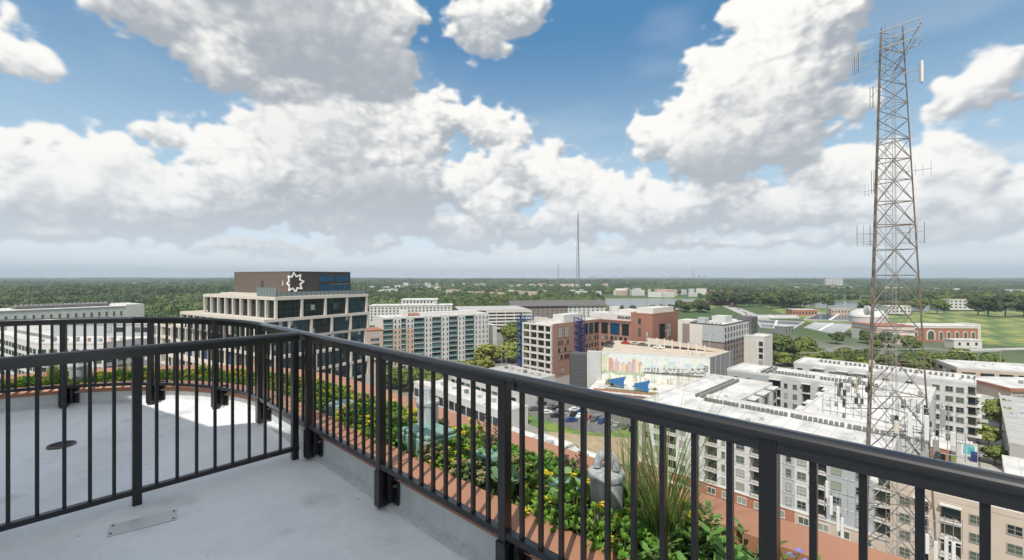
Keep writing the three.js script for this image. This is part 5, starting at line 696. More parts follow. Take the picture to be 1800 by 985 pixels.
// ---- far town: small pale buildings and the skyline
{ const r = rng(321), tint = [[B.white, 'white'], [B.offwhite, 'cream'], [B.beige, 'beige'], [B.pink, 'tan'], [B.light, 'pale grey']]; for (const [px, Z, n, w, wh] of [[-0.20, 1900, 9, 420, 'in the woods right of the dark penthouse'], [-0.13, 2600, 9, 600, 'on the wooded slope behind the white apartment row'], [0.12, 2300, 14, 620, 'in the woods beside the tall broadcast mast'], [0.27, 1330, 16, 360, 'on the far shore of the reservoir'], [0.36, 1450, 8, 300, 'in the trees behind the square brick building'], [0.8, 1900, 8, 600, 'in the woods behind the lattice tower'], [-0.28, 1500, 5, 240, 'in the woods beside the penthouse'], [0.05, 1500, 6, 340, 'in the woods before the broadcast mast'], [-0.05, 1250, 7, 240, 'in the trees behind the banded garage'], [1.0, 1500, 6, 400, 'in the woods above the long lawn'], [-0.7, 2600, 6, 900, 'in the deep woods behind the warehouse']]) for (let k = 0; k < n; k++) { const zz = Z * (1 + (r() - 0.5) * 0.16), xx = px * Z + (r() - 0.5) * w; const sc = 12 + r() * 30, tn = pick(tint), lb = (sc > 26 ? 'long ' : 'small ') + tn[1] + ' building ' + wh; const o = solo('far_building', merge([bx(-sc / 2, sc / 2, -4, 7 + r() * 9, -sc * 0.35, sc * 0.35)]), tn[0], lb, 'building', lb); o.position.set(xx, GROUND + hill(xx, -zz) + 4, -zz); o.rotation.y = r() * 3; }
  for (const [a, w, h] of [[0.17, 60, 40], [0.176, 80, 26], [0.185, 120, 34], [0.20, 90, 22], [0.225, 60, 28], [0.25, 140, 20], [0.335, 70, 30], [0.352, 60, 46], [0.366, 46, 34], [0.40, 44, 92], [0.412, 70, 60], [0.425, 90, 36], [0.115, 60, 18]]) { const o = solo('skyline_tower', bx(-w / 2, w / 2, 0, h + 70, -w / 2, w / 2), B.light, 'distant skyline tower on the horizon', 'building', 'skyline towers'); o.position.set(a * 12500, GROUND - 10, -12500); } }

// ---------------------------------------------------------------- trees
function crownGeo(seed, R, Hh, clumps, leaves, size, tone) {
  const r = rng(seed), pos = [], nor = [], col = [], idx = []; const cl = [];
  for (let i = 0; i < clumps; i++) { const t = r() * 6.283, q = Math.sqrt(r()), y = (r() - 0.42) * 1.5; const s = Math.sqrt(Math.max(0.08, 1 - y * y * 0.75)); cl.push([Math.cos(t) * q * R * 0.72 * s, y * Hh * 0.46, Math.sin(t) * q * R * 0.72 * s, R * (0.26 + 0.2 * r()), 0.8 + 0.4 * r()]); }
  const v = new THREE.Vector3(), a = new THREE.Vector3(), b = new THREE.Vector3();
  for (let i = 0; i < leaves; i++) {
    const c = cl[i % clumps]; v.set(r() - 0.5, r() - 0.42, r() - 0.5).normalize(); const d = c[3] * (0.62 + 0.42 * r()), px = c[0] + v.x * d, py = c[1] + v.y * d * 0.8, pz = c[2] + v.z * d;
    a.set(r() - 0.5, r() - 0.5, r() - 0.5).cross(v).normalize(); b.copy(v).cross(a).normalize(); const k = (r() - 0.5) * 1.4; b.addScaledVector(v, k).normalize(); const s = size * (0.6 + 0.8 * r()), o = pos.length / 3;
    for (const [e, f] of [[-1, -0.7], [1, -0.7], [0.75, 0.8], [-0.75, 0.8]]) { pos.push(px + (a.x * e + b.x * f) * s, py + (a.y * e + b.y * f) * s, pz + (a.z * e + b.z * f) * s); nor.push(v.x * 0.8 + (r() - 0.5) * 0.5, v.y * 0.8 + 0.25 + (r() - 0.5) * 0.5, v.z * 0.8 + (r() - 0.5) * 0.5); }
    const w = c[4] * (0.72 + 0.56 * r()), hue = r() * 0.25; for (let q = 0; q < 4; q++) col.push(tone[0] * w * (1 + hue), tone[1] * w, tone[2] * w * (1 - hue)); idx.push(o, o + 1, o + 2, o, o + 2, o + 3);
  }
  const g = new THREE.BufferGeometry(); g.setAttribute('position', new THREE.Float32BufferAttribute(pos, 3)); g.setAttribute('normal', new THREE.Float32BufferAttribute(nor, 3)); g.setAttribute('color', new THREE.Float32BufferAttribute(col, 3)); g.setIndex(idx); return g;
}
const leafMat = new THREE.MeshStandardMaterial({ vertexColors: true, roughness: 0.85, side: THREE.DoubleSide }), barkMat = tmat(mottle(60, 1.5, [0.13, 0.10, 0.075], 0.4, { freq: 8, streak: 0.3 }), 1);
function trunkGeo(seed, h, r0) { const r = rng(seed), l = []; const seg = (A, Bv, ra, rb) => { const a = new THREE.Vector3(...A), b = new THREE.Vector3(...Bv), g = new THREE.CylinderGeometry(rb, ra, a.distanceTo(b), 7, 1, true); g.applyQuaternion(new THREE.Quaternion().setFromUnitVectors(new THREE.Vector3(0, 1, 0), b.clone().sub(a).normalize())); g.translate((a.x + b.x) / 2, (a.y + b.y) / 2, (a.z + b.z) / 2); l.push(g); }; seg([0, -0.2, 0], [0.1, h * 0.45, 0], r0, r0 * 0.7); for (let k = 0; k < 5; k++) { const t = k * 1.26 + r(), y = h * (0.32 + 0.12 * r()); seg([0.05, y, 0], [Math.cos(t) * h * 0.22, h * (0.62 + 0.2 * r()), Math.sin(t) * h * 0.22], r0 * 0.45, r0 * 0.15); } seg([0.1, h * 0.45, 0], [0, h * 0.85, 0.1], r0 * 0.7, r0 * 0.2); return merge(l); }
const treeKinds = [[[0.12, 0.175, 0.042], 1], [[0.165, 0.22, 0.05], 2], [[0.08, 0.125, 0.038], 3], [[0.20, 0.235, 0.055], 4], [[0.05, 0.085, 0.03], 5]].map(([tone, s]) => ({ crown: crownGeo(s * 31, 4.2, 7.4, 26, 2300, 0.34, tone), trunk: trunkGeo(s, 9, 0.24) }));
const treeProto = {};
const kindWord = ['mid green', 'bright green', 'deep green', 'yellow green', 'dark green'];
function tree(X, Z, h, w, kind, label, group, base = 0) {
  if (group) { label = kindWord[kind] + (w > h * 1.08 ? ' broad ' : ' narrow ') + label.replace(/^(big dark|dark round|dark|light green|huge dark spreading|bushy|round|tall green|green|low|tall) /, ''); group = group + ', ' + label.split(' ').slice(0, 3).join(' '); }
  let o; const K = treeKinds[kind];
  if (!treeProto[kind]) { o = treeProto[kind] = thing('leafy_tree', label, 'tree', group); mesh('trunk', K.trunk, barkMat, o); const c = mesh('crown', K.crown, leafMat, o); c.position.y = 5.2; } else { o = copyOf(treeProto[kind], label); o.userData.group = group; }
  o.position.set(X, GROUND + base + hill(X, -Z), -Z); o.scale.set(w / 8.4, h / 10, w / 8.4); o.rotation.y = (X * 1.7 + Z * 0.9) % 6.28; return o;
}
const tr = rng(505);
const belt = (n, f, h0, h1, kinds, label, group) => { for (let i = 0; i < n; i++) { const [X, Z, b] = f(i / Math.max(1, n - 1), tr, i), h = lerp(h0, h1, tr()); tree(X, Z, h, h * (0.85 + 0.4 * tr()), kinds[Math.floor(tr() * kinds.length)], label, group, b ?? 0); } };
belt(12, (t, r) => [lerp(-64, -38, t) + r() * 5, lerp(205, 232, r())], 8, 12, [0, 1, 2], 'street tree between the terraced offices and the white shops', 'trees by the terraced offices');
belt(9, (t, r) => [lerp(-34, 12, t) + r() * 3, lerp(282, 300, r())], 10, 14, [1, 3, 3], 'light green street tree between the cream tower and the brick offices', 'light trees by the cream tower');
belt(6, (t, r) => [lerp(-4, 14, t), lerp(330, 400, r())], 13, 19, [2, 0], 'tall green tree behind the light street trees', 'tall trees by the garage');
belt(5, (t, r) => [lerp(-30, -14, t), lerp(236, 262, r())], 7, 10, [1, 3], 'small street tree behind the shop rows', 'small trees behind the shops');
belt(44, (t, r) => [lerp(150, 268, t) + r() * 8, lerp(258, 292, r()) - 8 * t], 7, 12, [0, 1, 2, 2], 'bushy tree in the long belt behind the apartment court', 'tree belt behind the apartments');
belt(12, (t, r) => [lerp(152, 196, r()), lerp(285, 335, r())], 11, 16, [0, 2, 2], 'taller tree beside the hotel and the white block', 'trees beside the hotel');
belt(7, (t, r) => [lerp(255, 300, r()), lerp(318, 372, r())], 8, 14, [2, 0], 'round tree in front of the pump hall wing', 'trees by the pump hall');
belt(3, (t, r) => [lerp(352, 372, t), 415 + r() * 10], 8, 11, [2], 'round tree behind the pump hall roof', 'trees behind the pump hall');
belt(34, (t, r) => [lerp(385, 545, r()), lerp(760, 880, r()), 2], 20, 30, [4, 4, 2], 'big dark tree of the park grove by the reservoir', 'park grove trees');
belt(9, (t, r) => [lerp(262, 300, r()), lerp(680, 735, r())], 16, 22, [2, 4], 'dark round tree in front of the brick building', 'trees before the reservoir');
belt(12, (t, r) => [lerp(90, 270, t), lerp(690, 725, r())], 8, 12, [2, 0, 4], 'dark tree on the near shore of the reservoir', 'reservoir shore trees');
belt(9, (t, r) => [lerp(640, 720, r()), lerp(590, 640, r()), 2], 24, 32, [4, 4], 'huge dark spreading tree above the long lawn', 'dark trees above the lawn');
belt(10, (t, r) => [lerp(520, 640, r()), lerp(660, 720, r()), 2], 14, 22, [2, 0], 'park tree round the white house', 'trees round the white house');
belt(14, (t, r) => [lerp(760, 930, r()), lerp(800, 880, r()), 2], 20, 28, [0, 2, 2], 'tall green tree along the top of the lawn', 'trees along the lawn');
for (const [X, Z, h, k] of [[176, 178, 10, 2], [181, 170, 9, 1], [172, 160, 9, 1], [168, 150, 8, 0], [185, 160, 9, 1], [160, 140, 7, 3], [154, 134, 8, 1], [148, 124, 7, 1], [142, 118, 7.5, 3], [152, 145, 7, 1], [138, 130, 6, 0]]) tree(X, Z, h, h * 1.15, k, 'green tree along the lane beside the grey parking roof', 'lane trees');
tree(124.5, 132.5, 8, 6, 0, 'round olive tree on the pool terrace');
for (const [X, Z] of [[22, 206], [28, 200], [34, 193], [40, 186], [46, 179]]) tree(X, Z, 2.6, 4.6, 1, 'low hedge shrub along the parking lot', 'hedge shrubs');
for (const [X, Z, h] of [[41, 196, 10.5], [43, 195, 10], [58, 186, 9.2], [66, 182, 9]]) tree(X, Z, h, 3, 1, 'green shrub on the podium below the mural', 'podium shrubs');
for (let i = 0; i < 8; i++) tree(-230 - i * 14, 330 + (i % 3) * 20, 9, 11, i % 3, 'tree behind the white offices', 'trees behind the white offices');
// the woods that run to the horizon: nobody could count these
{
  const boxes = []; scene.updateMatrixWorld(true); scene.children.forEach((o) => { if (!o.userData.label || o.userData.kind || /tree/.test(o.name)) return; const b = new THREE.Box3().setFromObject(o); if (b.min.z < -330) boxes.push([b.min.x - 8, b.max.x + 8, b.min.z - 6, b.max.z + (b.max.z < -900 ? 60 : 22)]); });
  const kinds = [[0.075, 0.14, 0.05], [0.105, 0.175, 0.06], [0.05, 0.10, 0.042], [0.135, 0.19, 0.075]].map((t, i) => crownGeo(900 + i, 1, 1.3, 20, 620, 0.105, t)), list = [[], [], [], []], cols = [[], [], [], []], r = rng(2024), m4 = new THREE.Matrix4(), q = new THREE.Quaternion(), e = new THREE.Euler();
  for (let Z = 470; Z < 14800; Z += Math.max(8.5, Z * 0.0115)) {
    const step = Math.max(8.5, Z * 0.0115);
    for (let X = -1.25 * Z; X < 1.25 * Z; X += step) {
      const x = X + (r() - 0.5) * step, z = Z + (r() - 0.5) * step, t = x / z;
      const min = t < -0.62 ? 520 : t < -0.3 ? 565 : t < 0.2 ? 610 + 60 * vnoise(t * 30, 1) : t < 0.41 ? 1190 : t < 0.67 ? 890 : t < 0.80 ? 1075 : t < 1.06 ? 905 : 735; if (z < min) { r(); r(); continue; }
      const open = fbm(x / 420 + 9, z / 420, 3); if (open > 0.2 && z > 1100) { r(); r(); continue; }
      if (inPoly(lake1, x, -z) || inPoly(lake2, x, -z) || boxes.some((b) => x > b[0] && x < b[1] && -z > b[2] && -z < b[3])) { r(); r(); continue; }
      const k = Math.floor(r() * 4), far = sstep(1400, 6000, z), w = lerp(5.4, step * 0.6, Math.max(far, 0.25)) * (0.6 + 0.8 * r() * r() + 0.2), h = (7 + 8.5 * r() * r() + 3 * fbm(x / 70, z / 70, 2)) * lerp(1, 1.2, far);
      m4.compose(new THREE.Vector3(x, GROUND + hill(x, -z) + h * 0.72, -z), q.setFromEuler(e.set(0, x * 3 + z, 0)), new THREE.Vector3(w, h * 0.9, w)); list[k].push(m4.clone());
      const b = 0.9 + 0.75 * fbm(x / 120, z / 120, 3) + 0.4 * (r() - 0.5); cols[k].push(new THREE.Color(b * 1.05, b, b * 0.95));
    }
  }
  const root = new THREE.Group(); root.name = 'woods'; root.userData = { kind: 'stuff', label: 'deciduous woods running out to the horizon', category: 'forest' }; scene.add(root); let n = 0;
  list.forEach((l, k) => { const im = new THREE.InstancedMesh(kinds[k], leafMat, l.length); im.name = 'woodland_crowns'; l.forEach((mm, i) => { im.setMatrixAt(i, mm); im.setColorAt(i, cols[k][i]); }); n += l.length; root.add(im); }); console.log('woods', n);
}
scene.fog = new THREE.FogExp2(new THREE.Color(0.74, 0.88, 1.0), 0.0001);

// ---------------------------------------------------------------- lattice tower beside the block
{
  const o = thing('lattice_tower', 'rusty galvanised lattice radio tower with antennas in front of the apartments', 'tower'); const X = 24.8, Z = 30; o.position.set(X, GROUND, -Z); o.rotation.y = -Math.atan2(X, Z); o.scale.set(0.77, 1, 0.77);
  const steel = tmat(mottle(70, 1.2, [0.30, 0.285, 0.265], 0.5, { freq: 10, oct: 5, tint: [1.2, 0.95, 0.8] }), 0.7, { metalness: 0.25 }), rust = tmat(mottle(71, 1.0, [0.20, 0.155, 0.12], 0.7, { freq: 9, oct: 5 }), 0.85), galv = mat([0.40, 0.40, 0.39], 0.55, { metalness: 0.35 }), white = mat([0.74, 0.735, 0.71], 0.55), dark = mat([0.06, 0.055, 0.05], 0.8), cream = mat([0.68, 0.64, 0.50], 0.6);
  const HT = EYE + 16.3 - GROUND, rad = (y) => 0.95 + 0.0625 * (HT - y), th = [0.06, 0.06 + 2.0944, 0.06 + 4.18879];
  const leg = (k, y) => { const r = rad(y); return [Math.cos(th[k]) * r, y, -Math.sin(th[k]) * r]; };
  const unit = new THREE.CylinderGeometry(1, 1, 1, 6, 1); { const uv = unit.attributes.uv; for (let i = 0; i < uv.count; i++) uv.setXY(i, uv.getX(i) * 0.4, uv.getY(i) * 2.5); }
  const rod = (name, a, b, r, m, parent = o) => { const A = new THREE.Vector3(...a), Bv = new THREE.Vector3(...b), q = mesh(name, unit, m, parent); q.position.copy(A).add(Bv).multiplyScalar(0.5); q.scale.set(r, A.distanceTo(Bv), r); q.quaternion.setFromUnitVectors(new THREE.Vector3(0, 1, 0), Bv.sub(A).normalize()); return q; };
  for (let k = 0; k < 3; k++) { let y0 = 0; for (const y1 of [14, 28, 40, 48, 56, 63, HT]) { rod('leg', leg(k, y0), leg(k, y1), 0.10 - 0.0007 * y0, k === 1 ? steel : rust); y0 = y1; } }
  // bracing panels shrink with height
  const lvls = [0]; while (lvls[lvls.length - 1] < HT - 1) { const y = lvls[lvls.length - 1]; lvls.push(Math.min(HT, y + clamp(rad(y) * 0.86, 1.05, 2.3))); }
  for (let i = 0; i < lvls.length - 1; i++) for (let k = 0; k < 3; k++) { const a = lvls[i], b = lvls[i + 1], k2 = (k + 1) % 3, A0 = leg(k, a), B0 = leg(k2, a), A1 = leg(k, b), B1 = leg(k2, b);
    if (b < HT - 7) { const M2 = A1.map((v, j) => (v + B1[j]) / 2); const br = b < 46 ? 0.042 : 0.032; rod('brace', A0, M2, br, i % 2 ? steel : rust); rod('brace', B0, M2, br, steel); rod('girt', A1, B1, 0.028, i % 3 ? rust : steel); if (b > 30) { rod('brace', A1, [(A0[0] + B0[0]) / 2, a, (A0[2] + B0[2]) / 2], 0.022, steel); rod('brace', B1, [(A0[0] + B0[0]) / 2, a, (A0[2] + B0[2]) / 2], 0.022, rust); } } else { rod('brace', i % 2 ? A0 : B0, i % 2 ? B1 : A1, 0.026, rust); rod('brace', i % 2 ? B0 : A0, i % 2 ? A1 : B1, 0.022, steel); if (i % 2) rod('girt', A1, B1, 0.02, steel); } }
  // ladder and cable runs inside
  for (const dx of [-0.2, 0.25]) rod('ladder_rail', [dx + 0.1, 1, 0.2], [dx + 0.05, HT - 1, 0.15], 0.022, galv); { const l = []; for (let y = 20; y < HT - 1; y += 0.4) l.push(bar([-0.1, y, 0.18], [0.34, y, 0.18], 0.012, 4)); const m = mesh('ladder_rungs', merge(l), galv, o); m.userData.kind = 'stuff'; }
  for (const [dx, dz, c] of [[0.14, 0.1, rust], [0.2, 0.3, steel], [0.08, -0.1, steel]]) { const a = leg(1, 2), b = leg(1, HT - 4); rod('cable_run', [a[0] + dx, a[1], a[2] + dz], [b[0] + dx * 0.6, b[1], b[2] + dz * 0.6], 0.03, c); }
  for (const [dx, dz] of [[0.7, 0.3], [0.8, 0.35]]) rod('cable_run', [dx, 2, dz], [dx * 0.6, HT - 3, dz * 0.5], 0.02, galv);
  const YE = (e) => EYE - e - GROUND;                 // height over the street from metres below eye level
  const panel = (x, y, z, h, w, ry, m = white) => { const p = mesh('panel_antenna', new RoundedBoxGeometry(w, h, 0.14, 2, 0.04), m, o); p.position.set(x, y, z); p.rotation.y = ry; rod('mount_pipe', [x, y - h * 0.55, z - 0.16], [x, y + h * 0.6, z - 0.16], 0.03, galv); };
  const frame = (e, x0, x1, z, n, hgt) => { const y = YE(e); for (const d of [-hgt / 2, hgt / 2]) rod('mount_rail', [x0, y + d, z], [x1, y + d, z], 0.03, galv); for (let k = 0; k <= n; k++) { const x = lerp(x0, x1, k / n); rod('mount_pipe', [x, y - hgt * 0.8, z + 0.06], [x, y + hgt * 0.9, z + 0.06], 0.026, galv); } rod('mount_arm', [x0 * 0.5 + x1 * 0.5, y, z], [0.2, y, 0.1], 0.035, galv); };
  // top platform
  for (const [a, b, c, d] of [[-0.7, 2.1, 0.9, 0.9], [0.2, 2.0, -0.8, -1.0], [-0.6, 0.2, 0.9, -0.8], [2.1, 2.0, 0.9, -1.0]]) for (const dy of [-0.3, -1.4]) rod('platform_rail', [a, HT + dy, c], [b, HT + dy + 0.25, d], 0.035, galv);
  for (const x of [0.1, 0.7, 1.3, 2.0]) rod('mount_pipe', [x, HT - 2.0, 0.9], [x, HT + 0.35, 0.9], 0.03, galv); for (const x of [-0.2, 0.4]) rod('whip', [x, HT - 1, 0], [x, HT + 0.5, 0], 0.02, steel); rod('platform_strut', [0.4, HT - 2.8, 0.2], [1.9, HT - 0.6, 0.9], 0.03, rust); rod('platform_strut', [0.3, HT - 2.9, -0.3], [1.8, HT - 0.8, -0.8], 0.03, rust);
  for (const dy of [-1.2, -1.9, -2.4]) rod('side_arm', [-0.4, HT + dy, 0.3], [-2.3, HT + dy - 0.35, 0.5], 0.025, galv); for (const x of [-1.1, -1.7]) rod('side_arm', [x, HT - 1.4, 0.4], [x, HT - 2.6, 0.4], 0.02, galv); for (let k = 0; k < 4; k++) rod('dipole', [-2.0 - k * 0.13, HT - 1.1 - k * 0.12, 0.5], [-2.0 - k * 0.13, HT - 2.5 - k * 0.05, 0.5], 0.02, k % 2 ? steel : dark);
  // side antennas
  const sideArm = (e, s, len, dn) => { const y = YE(e); rod('side_arm', [s * 0.5, y, 0.2], [s * len, y + 0.05, 0.3], 0.03, galv); rod('side_arm', [s * 0.5, y - 0.7, 0.2], [s * len, y - 0.62, 0.3], 0.026, galv); for (let k = 0; k < dn; k++) rod('dipole', [s * (len - k * 0.45), y - 0.75, 0.3], [s * (len - k * 0.45), y + 0.6, 0.3], 0.02, k % 2 ? steel : dark); };
  { const y = YE(-13.2); rod('side_arm', [0.7, y, 0.1], [2.05, y + 0.05, 0.2], 0.03, galv); rod('side_arm', [0.7, y - 0.6, 0.1], [2.05, y - 0.55, 0.2], 0.025, galv); panel(2.15, y - 0.15, 0.25, 1.35, 0.2, 0.5, white); rod('dipole', [2.0, y - 0.75, 0.2], [2.0, y + 0.45, 0.2], 0.04, galv); for (let k = 0; k < 2; k++) rod('dipole', [-1.0 - k * 0.2, y - 1.9, 0.4], [-1.0 - k * 0.2, y - 0.5, 0.4], 0.03, k ? steel : dark); rod('side_arm', [-0.4, y - 0.5, 0.3], [-1.15, y - 1.2, 0.4], 0.025, galv); }
  { const y = YE(-6.8); rod('yagi_boom', [0.5, y, 0.3], [2.75, y + 0.02, 0.4], 0.022, galv); for (const x of [1.3, 1.75, 2.2, 2.7]) rod('yagi_element', [x, y - (x > 2.5 ? 0.5 : 0.35), 0.4], [x, y + (x > 2.5 ? 0.5 : 0.35), 0.4], 0.014, galv); rod('yagi_boom', [-0.5, y - 1.0, 0.3], [-1.6, y - 1.02, 0.4], 0.022, galv); for (const x of [-0.9, -1.3, -1.55]) rod('yagi_element', [x, y - 1.4, 0.4], [x, y - 0.5, 0.4], 0.014, galv); for (let k = 0; k < 3; k++) rod('dipole', [-1.1 + k * 0.16, y - 1.2, 0.5], [-1.1 + k * 0.16, y + 0.3, 0.5], 0.02, k % 2 ? steel : dark); }
  sideArm(-2.9, -1, 2.1, 4); sideArm(-2.9, 1, 2.3, 3); for (const dy of [-0.2, -0.5]) rod('side_arm', [-0.6, YE(-2.6) + dy, 0.5], [-2.1, YE(-2.6) + dy, 0.6], 0.02, galv);
  // dish
  const dish = (x, e, z, r, ry, m) => { const g = new THREE.Group(); g.name = 'dish_antenna'; g.position.set(x, YE(e), z); g.rotation.y = ry; o.add(g); mesh('radome', new THREE.SphereGeometry(r, 24, 10, 0, 6.284, 0, Math.PI / 2).scale(1, 0.28, 1).rotateX(Math.PI / 2), m, g); const b = mesh('drum', new THREE.CylinderGeometry(r, r, r * 0.75, 24).rotateX(Math.PI / 2), m, g); b.position.z = -r * 0.38; const s = mesh('bracket', new THREE.CylinderGeometry(0.05, 0.05, 0.7, 8).rotateX(Math.PI / 2), galv, g); s.position.z = -r * 0.75 - 0.3; };
  dish(-1.5, 2.2, 0.25, 0.32, -1.1, white); dish(-1.15, 6.55, 0.9, 0.27, -0.35, cream); dish(-1.2, 7.45, 0.95, 0.29, -0.35, cream); dish(-1.1, 5.7, 0.9, 0.24, -0.3, cream);
  // crowded antenna mounts lower down
  const ar = rng(66);
  frame(7.4, -3.6, -0.9, 1.4, 7, 1.1); frame(8.6, -4.4, -1.2, 2.4, 6, 0.7); frame(8.6, 0.3, 3.6, 1.8, 9, 1.2); frame(10.2, 0.6, 4.6, 1.2, 8, 1.0);
  for (const [x, e, z, h, m] of [[-2.1, 7.2, 1.5, 1.0, cream], [-3.3, 7.6, 1.5, 0.9, galv], [0.55, 9.4, 2.0, 0.8, cream], [1.35, 9.1, 2.0, 1.5, white], [2.35, 9.15, 2.0, 1.55, white], [3.3, 8.4, 1.9, 1.1, galv], [3.9, 9.7, 1.4, 0.9, white], [2.9, 10.4, 1.6, 1.1, galv]]) panel(x, YE(e), z, h, 0.3, -0.2 + ar() * 0.4, m);
  for (let k = 0; k < 46; k++) { const x = 0.1 + ar() * 4.1, e = 7.2 + ar() * 4.0, z = 0.6 + ar() * 1.4; if (k % 3) rod('cable', [x, YE(e), z], [x + (ar() - 0.5) * 0.9, YE(e + (ar() - 0.3) * 1.2), z + (ar() - 0.5) * 0.5], 0.014, k % 2 ? dark : galv); else { const b = mesh('radio_unit', new RoundedBoxGeometry(0.2 + ar() * 0.15, 0.3 + ar() * 0.25, 0.16, 1, 0.02), k % 2 ? galv : dark, o); b.position.set(x, YE(e), z); b.rotation.y = ar(); } }
  for (let k = 0; k < 22; k++) { const x = -3.9 + ar() * 2.8, e = 6.6 + ar() * 2.6, z = 1.2 + ar() * 1.2; const b = mesh('radio_unit', new RoundedBoxGeometry(0.15 + ar() * 0.12, 0.26 + ar() * 0.2, 0.15, 1, 0.02), k % 3 ? galv : dark, o); b.position.set(x, YE(e), z); b.rotation.y = ar(); if (k % 2) rod('cable', [x, YE(e), z], [x + 1.2 * ar(), YE(e + 0.7 * ar()), z - 0.6], 0.014, dark); }
  frame(15.2, -4.4, -1.6, 1.2, 5, 1.1); frame(15.4, 1.4, 4.4, 1.6, 6, 1.2); frame(12.6, -3.6, -1.4, 1.0, 4, 0.8);
  for (const [x, e, z, h] of [[-4.2, 14.6, 1.3, 1.2], [-3.9, 15.6, 1.3, 1.3], [-3.4, 16.4, 1.3, 1.7], [-3.1, 17, 1.3, 1.5], [-3.8, 12.4, 1.1, 1.0], [1.9, 16.4, 1.7, 1.1], [2.4, 16.3, 1.7, 1.2], [2.9, 16.6, 1.7, 1.2], [3.5, 16.3, 1.7, 1.5], [3.9, 16.4, 1.7, 1.3], [2.0, 17.4, 1.7, 1.1], [0.9, 12.2, 1.6, 1.0]]) panel(x, YE(e), z, h, 0.24, ar() * 0.5 - 0.2);
  dish(-0.9, 13.2, 1.5, 0.3, 0.1, white);
}
// tall broadcast masts on the horizon
function mast(label, X, Z, h, w) { const o = thing('radio_mast', label, 'mast'); o.position.set(X, GROUND + hill(X, -Z), -Z); const m = mat([0.34, 0.35, 0.36], 0.7), l = []; for (const [a, b] of [[-1, -1], [1, -1], [0, 1]]) l.push(bar([a * w, 0, b * w], [a * w * 0.15, h, b * w * 0.15], w * 0.13, 4)); mesh('legs', merge(l), m, o); const br = []; const n = 26; for (let k = 0; k < n; k++) { const y0 = h * k / n, y1 = h * (k + 1) / n, s0 = w * (1 - 0.85 * k / n), s1 = w * (1 - 0.85 * (k + 1) / n); br.push(bar([-s0, y0, -s0], [s1, y1, -s1], w * 0.07, 4), bar([s0, y0, -s0], [0, y1, s1], w * 0.07, 4), bar([-s0, y0, -s0], [s0, y0, -s0], w * 0.07, 4)); } mesh('bracing', merge(br), m, o); mesh('antenna', bar([0, h, 0], [0, h * 1.06, 0], w * 0.12, 5), m, o); return o; }
mast('tall tapering broadcast mast rising above the woods', 276, 1900, 315, 8); mast('thin low mast beside the tall broadcast mast', 203, 2000, 118, 3.0); mast('small far mast on the skyline', 1610, 4050, 150, 5);

// ---------------------------------------------------------------- planter: sedum cushions, flowers, grasses, irrigation boxes, vents
const P = {
  leaf: new THREE.MeshPhysicalMaterial({ vertexColors: true, roughness: 0.6, side: THREE.DoubleSide, transmission: 0.3, thickness: 0 }), yellow: mat([0.72, 0.55, 0.03], 0.7, { side: THREE.DoubleSide }), tanf: mat([0.42, 0.32, 0.16], 0.8, { side: THREE.DoubleSide }), violet: mat([0.22, 0.2, 0.55], 0.7, { side: THREE.DoubleSide }), stem: mat([0.10, 0.12, 0.04], 0.8), woody: mat([0.22, 0.17, 0.11], 0.9), lid: tmat(mottle(80, 0.5, [0.22, 0.36, 0.31], 0.18, { freq: 6, speck: 0.02 }), 0.5), vent: tmat(mottle(81, 0.35, [0.36, 0.39, 0.40], 0.5, { n: 256, freq: 6, oct: 6, speck: 0.02, streak: 0.5 }), 0.85), pipe: mat([0.6, 0.62, 0.64], 0.5),
};
// one leaf: a small spoon of four triangles pairs, tip up
function leafInto(A, px, py, pz, dir, up, len, wid, c, cup = 0.35) {
  const s = new THREE.Vector3().crossVectors(dir, up).normalize(), o = A.pos.length / 3, add = (t, w, h) => { const b = h * len; A.pos.push(px + dir.x * len * t + s.x * wid * w + up.x * b, py + dir.y * len * t + s.y * wid * w + up.y * b, pz + dir.z * len * t + s.z * wid * w + up.z * b); A.col.push(c[0], c[1], c[2]); };
  add(0, 0, 0); add(0.55, -0.5, cup * 0.55); add(0.55, 0.5, cup * 0.55); add(0.6, 0, cup * 0.22); add(0.88, -0.34, cup * 0.75); add(0.88, 0.34, cup * 0.75); add(1, 0, cup * 0.62);
  A.idx.push(o, o + 3, o + 1, o, o + 2, o + 3, o + 1, o + 3, o + 4, o + 3, o + 2, o + 5, o + 4, o + 3, o + 6, o + 3, o + 5, o + 6);
}
const fresh = () => ({ pos: [], col: [], idx: [] });
function built(A) { const g = new THREE.BufferGeometry(); g.setAttribute('position', new THREE.Float32BufferAttribute(A.pos, 3)); g.setAttribute('color', new THREE.Float32BufferAttribute(A.col, 3)); g.setIndex(A.idx); g.computeVertexNormals(); return g; }
function rosette(A, r, x, y, z, ax, size, tone, n = 13) {
  const t1 = new THREE.Vector3(0.3, 0, 1).cross(ax).normalize(), t2 = new THREE.Vector3().crossVectors(ax, t1), d = new THREE.Vector3();
  for (let k = 0; k < n; k++) { const a = k * 2.4 + r(), tilt = lerp(0.25, 1.25, 1 - k / n); d.copy(t1).multiplyScalar(Math.cos(a) * Math.sin(tilt)).addScaledVector(t2, Math.sin(a) * Math.sin(tilt)).addScaledVector(ax, Math.cos(tilt)).normalize(); const up = ax.clone().addScaledVector(d, -ax.dot(d)).normalize(), w = 0.8 + 0.45 * r() + 0.12 * (k / n); leafInto(A, x, y, z, d, up, size * (0.75 + 0.4 * r()), size * (0.5 + 0.14 * r()), [tone[0] * w, tone[1] * w, tone[2] * w]); }
}
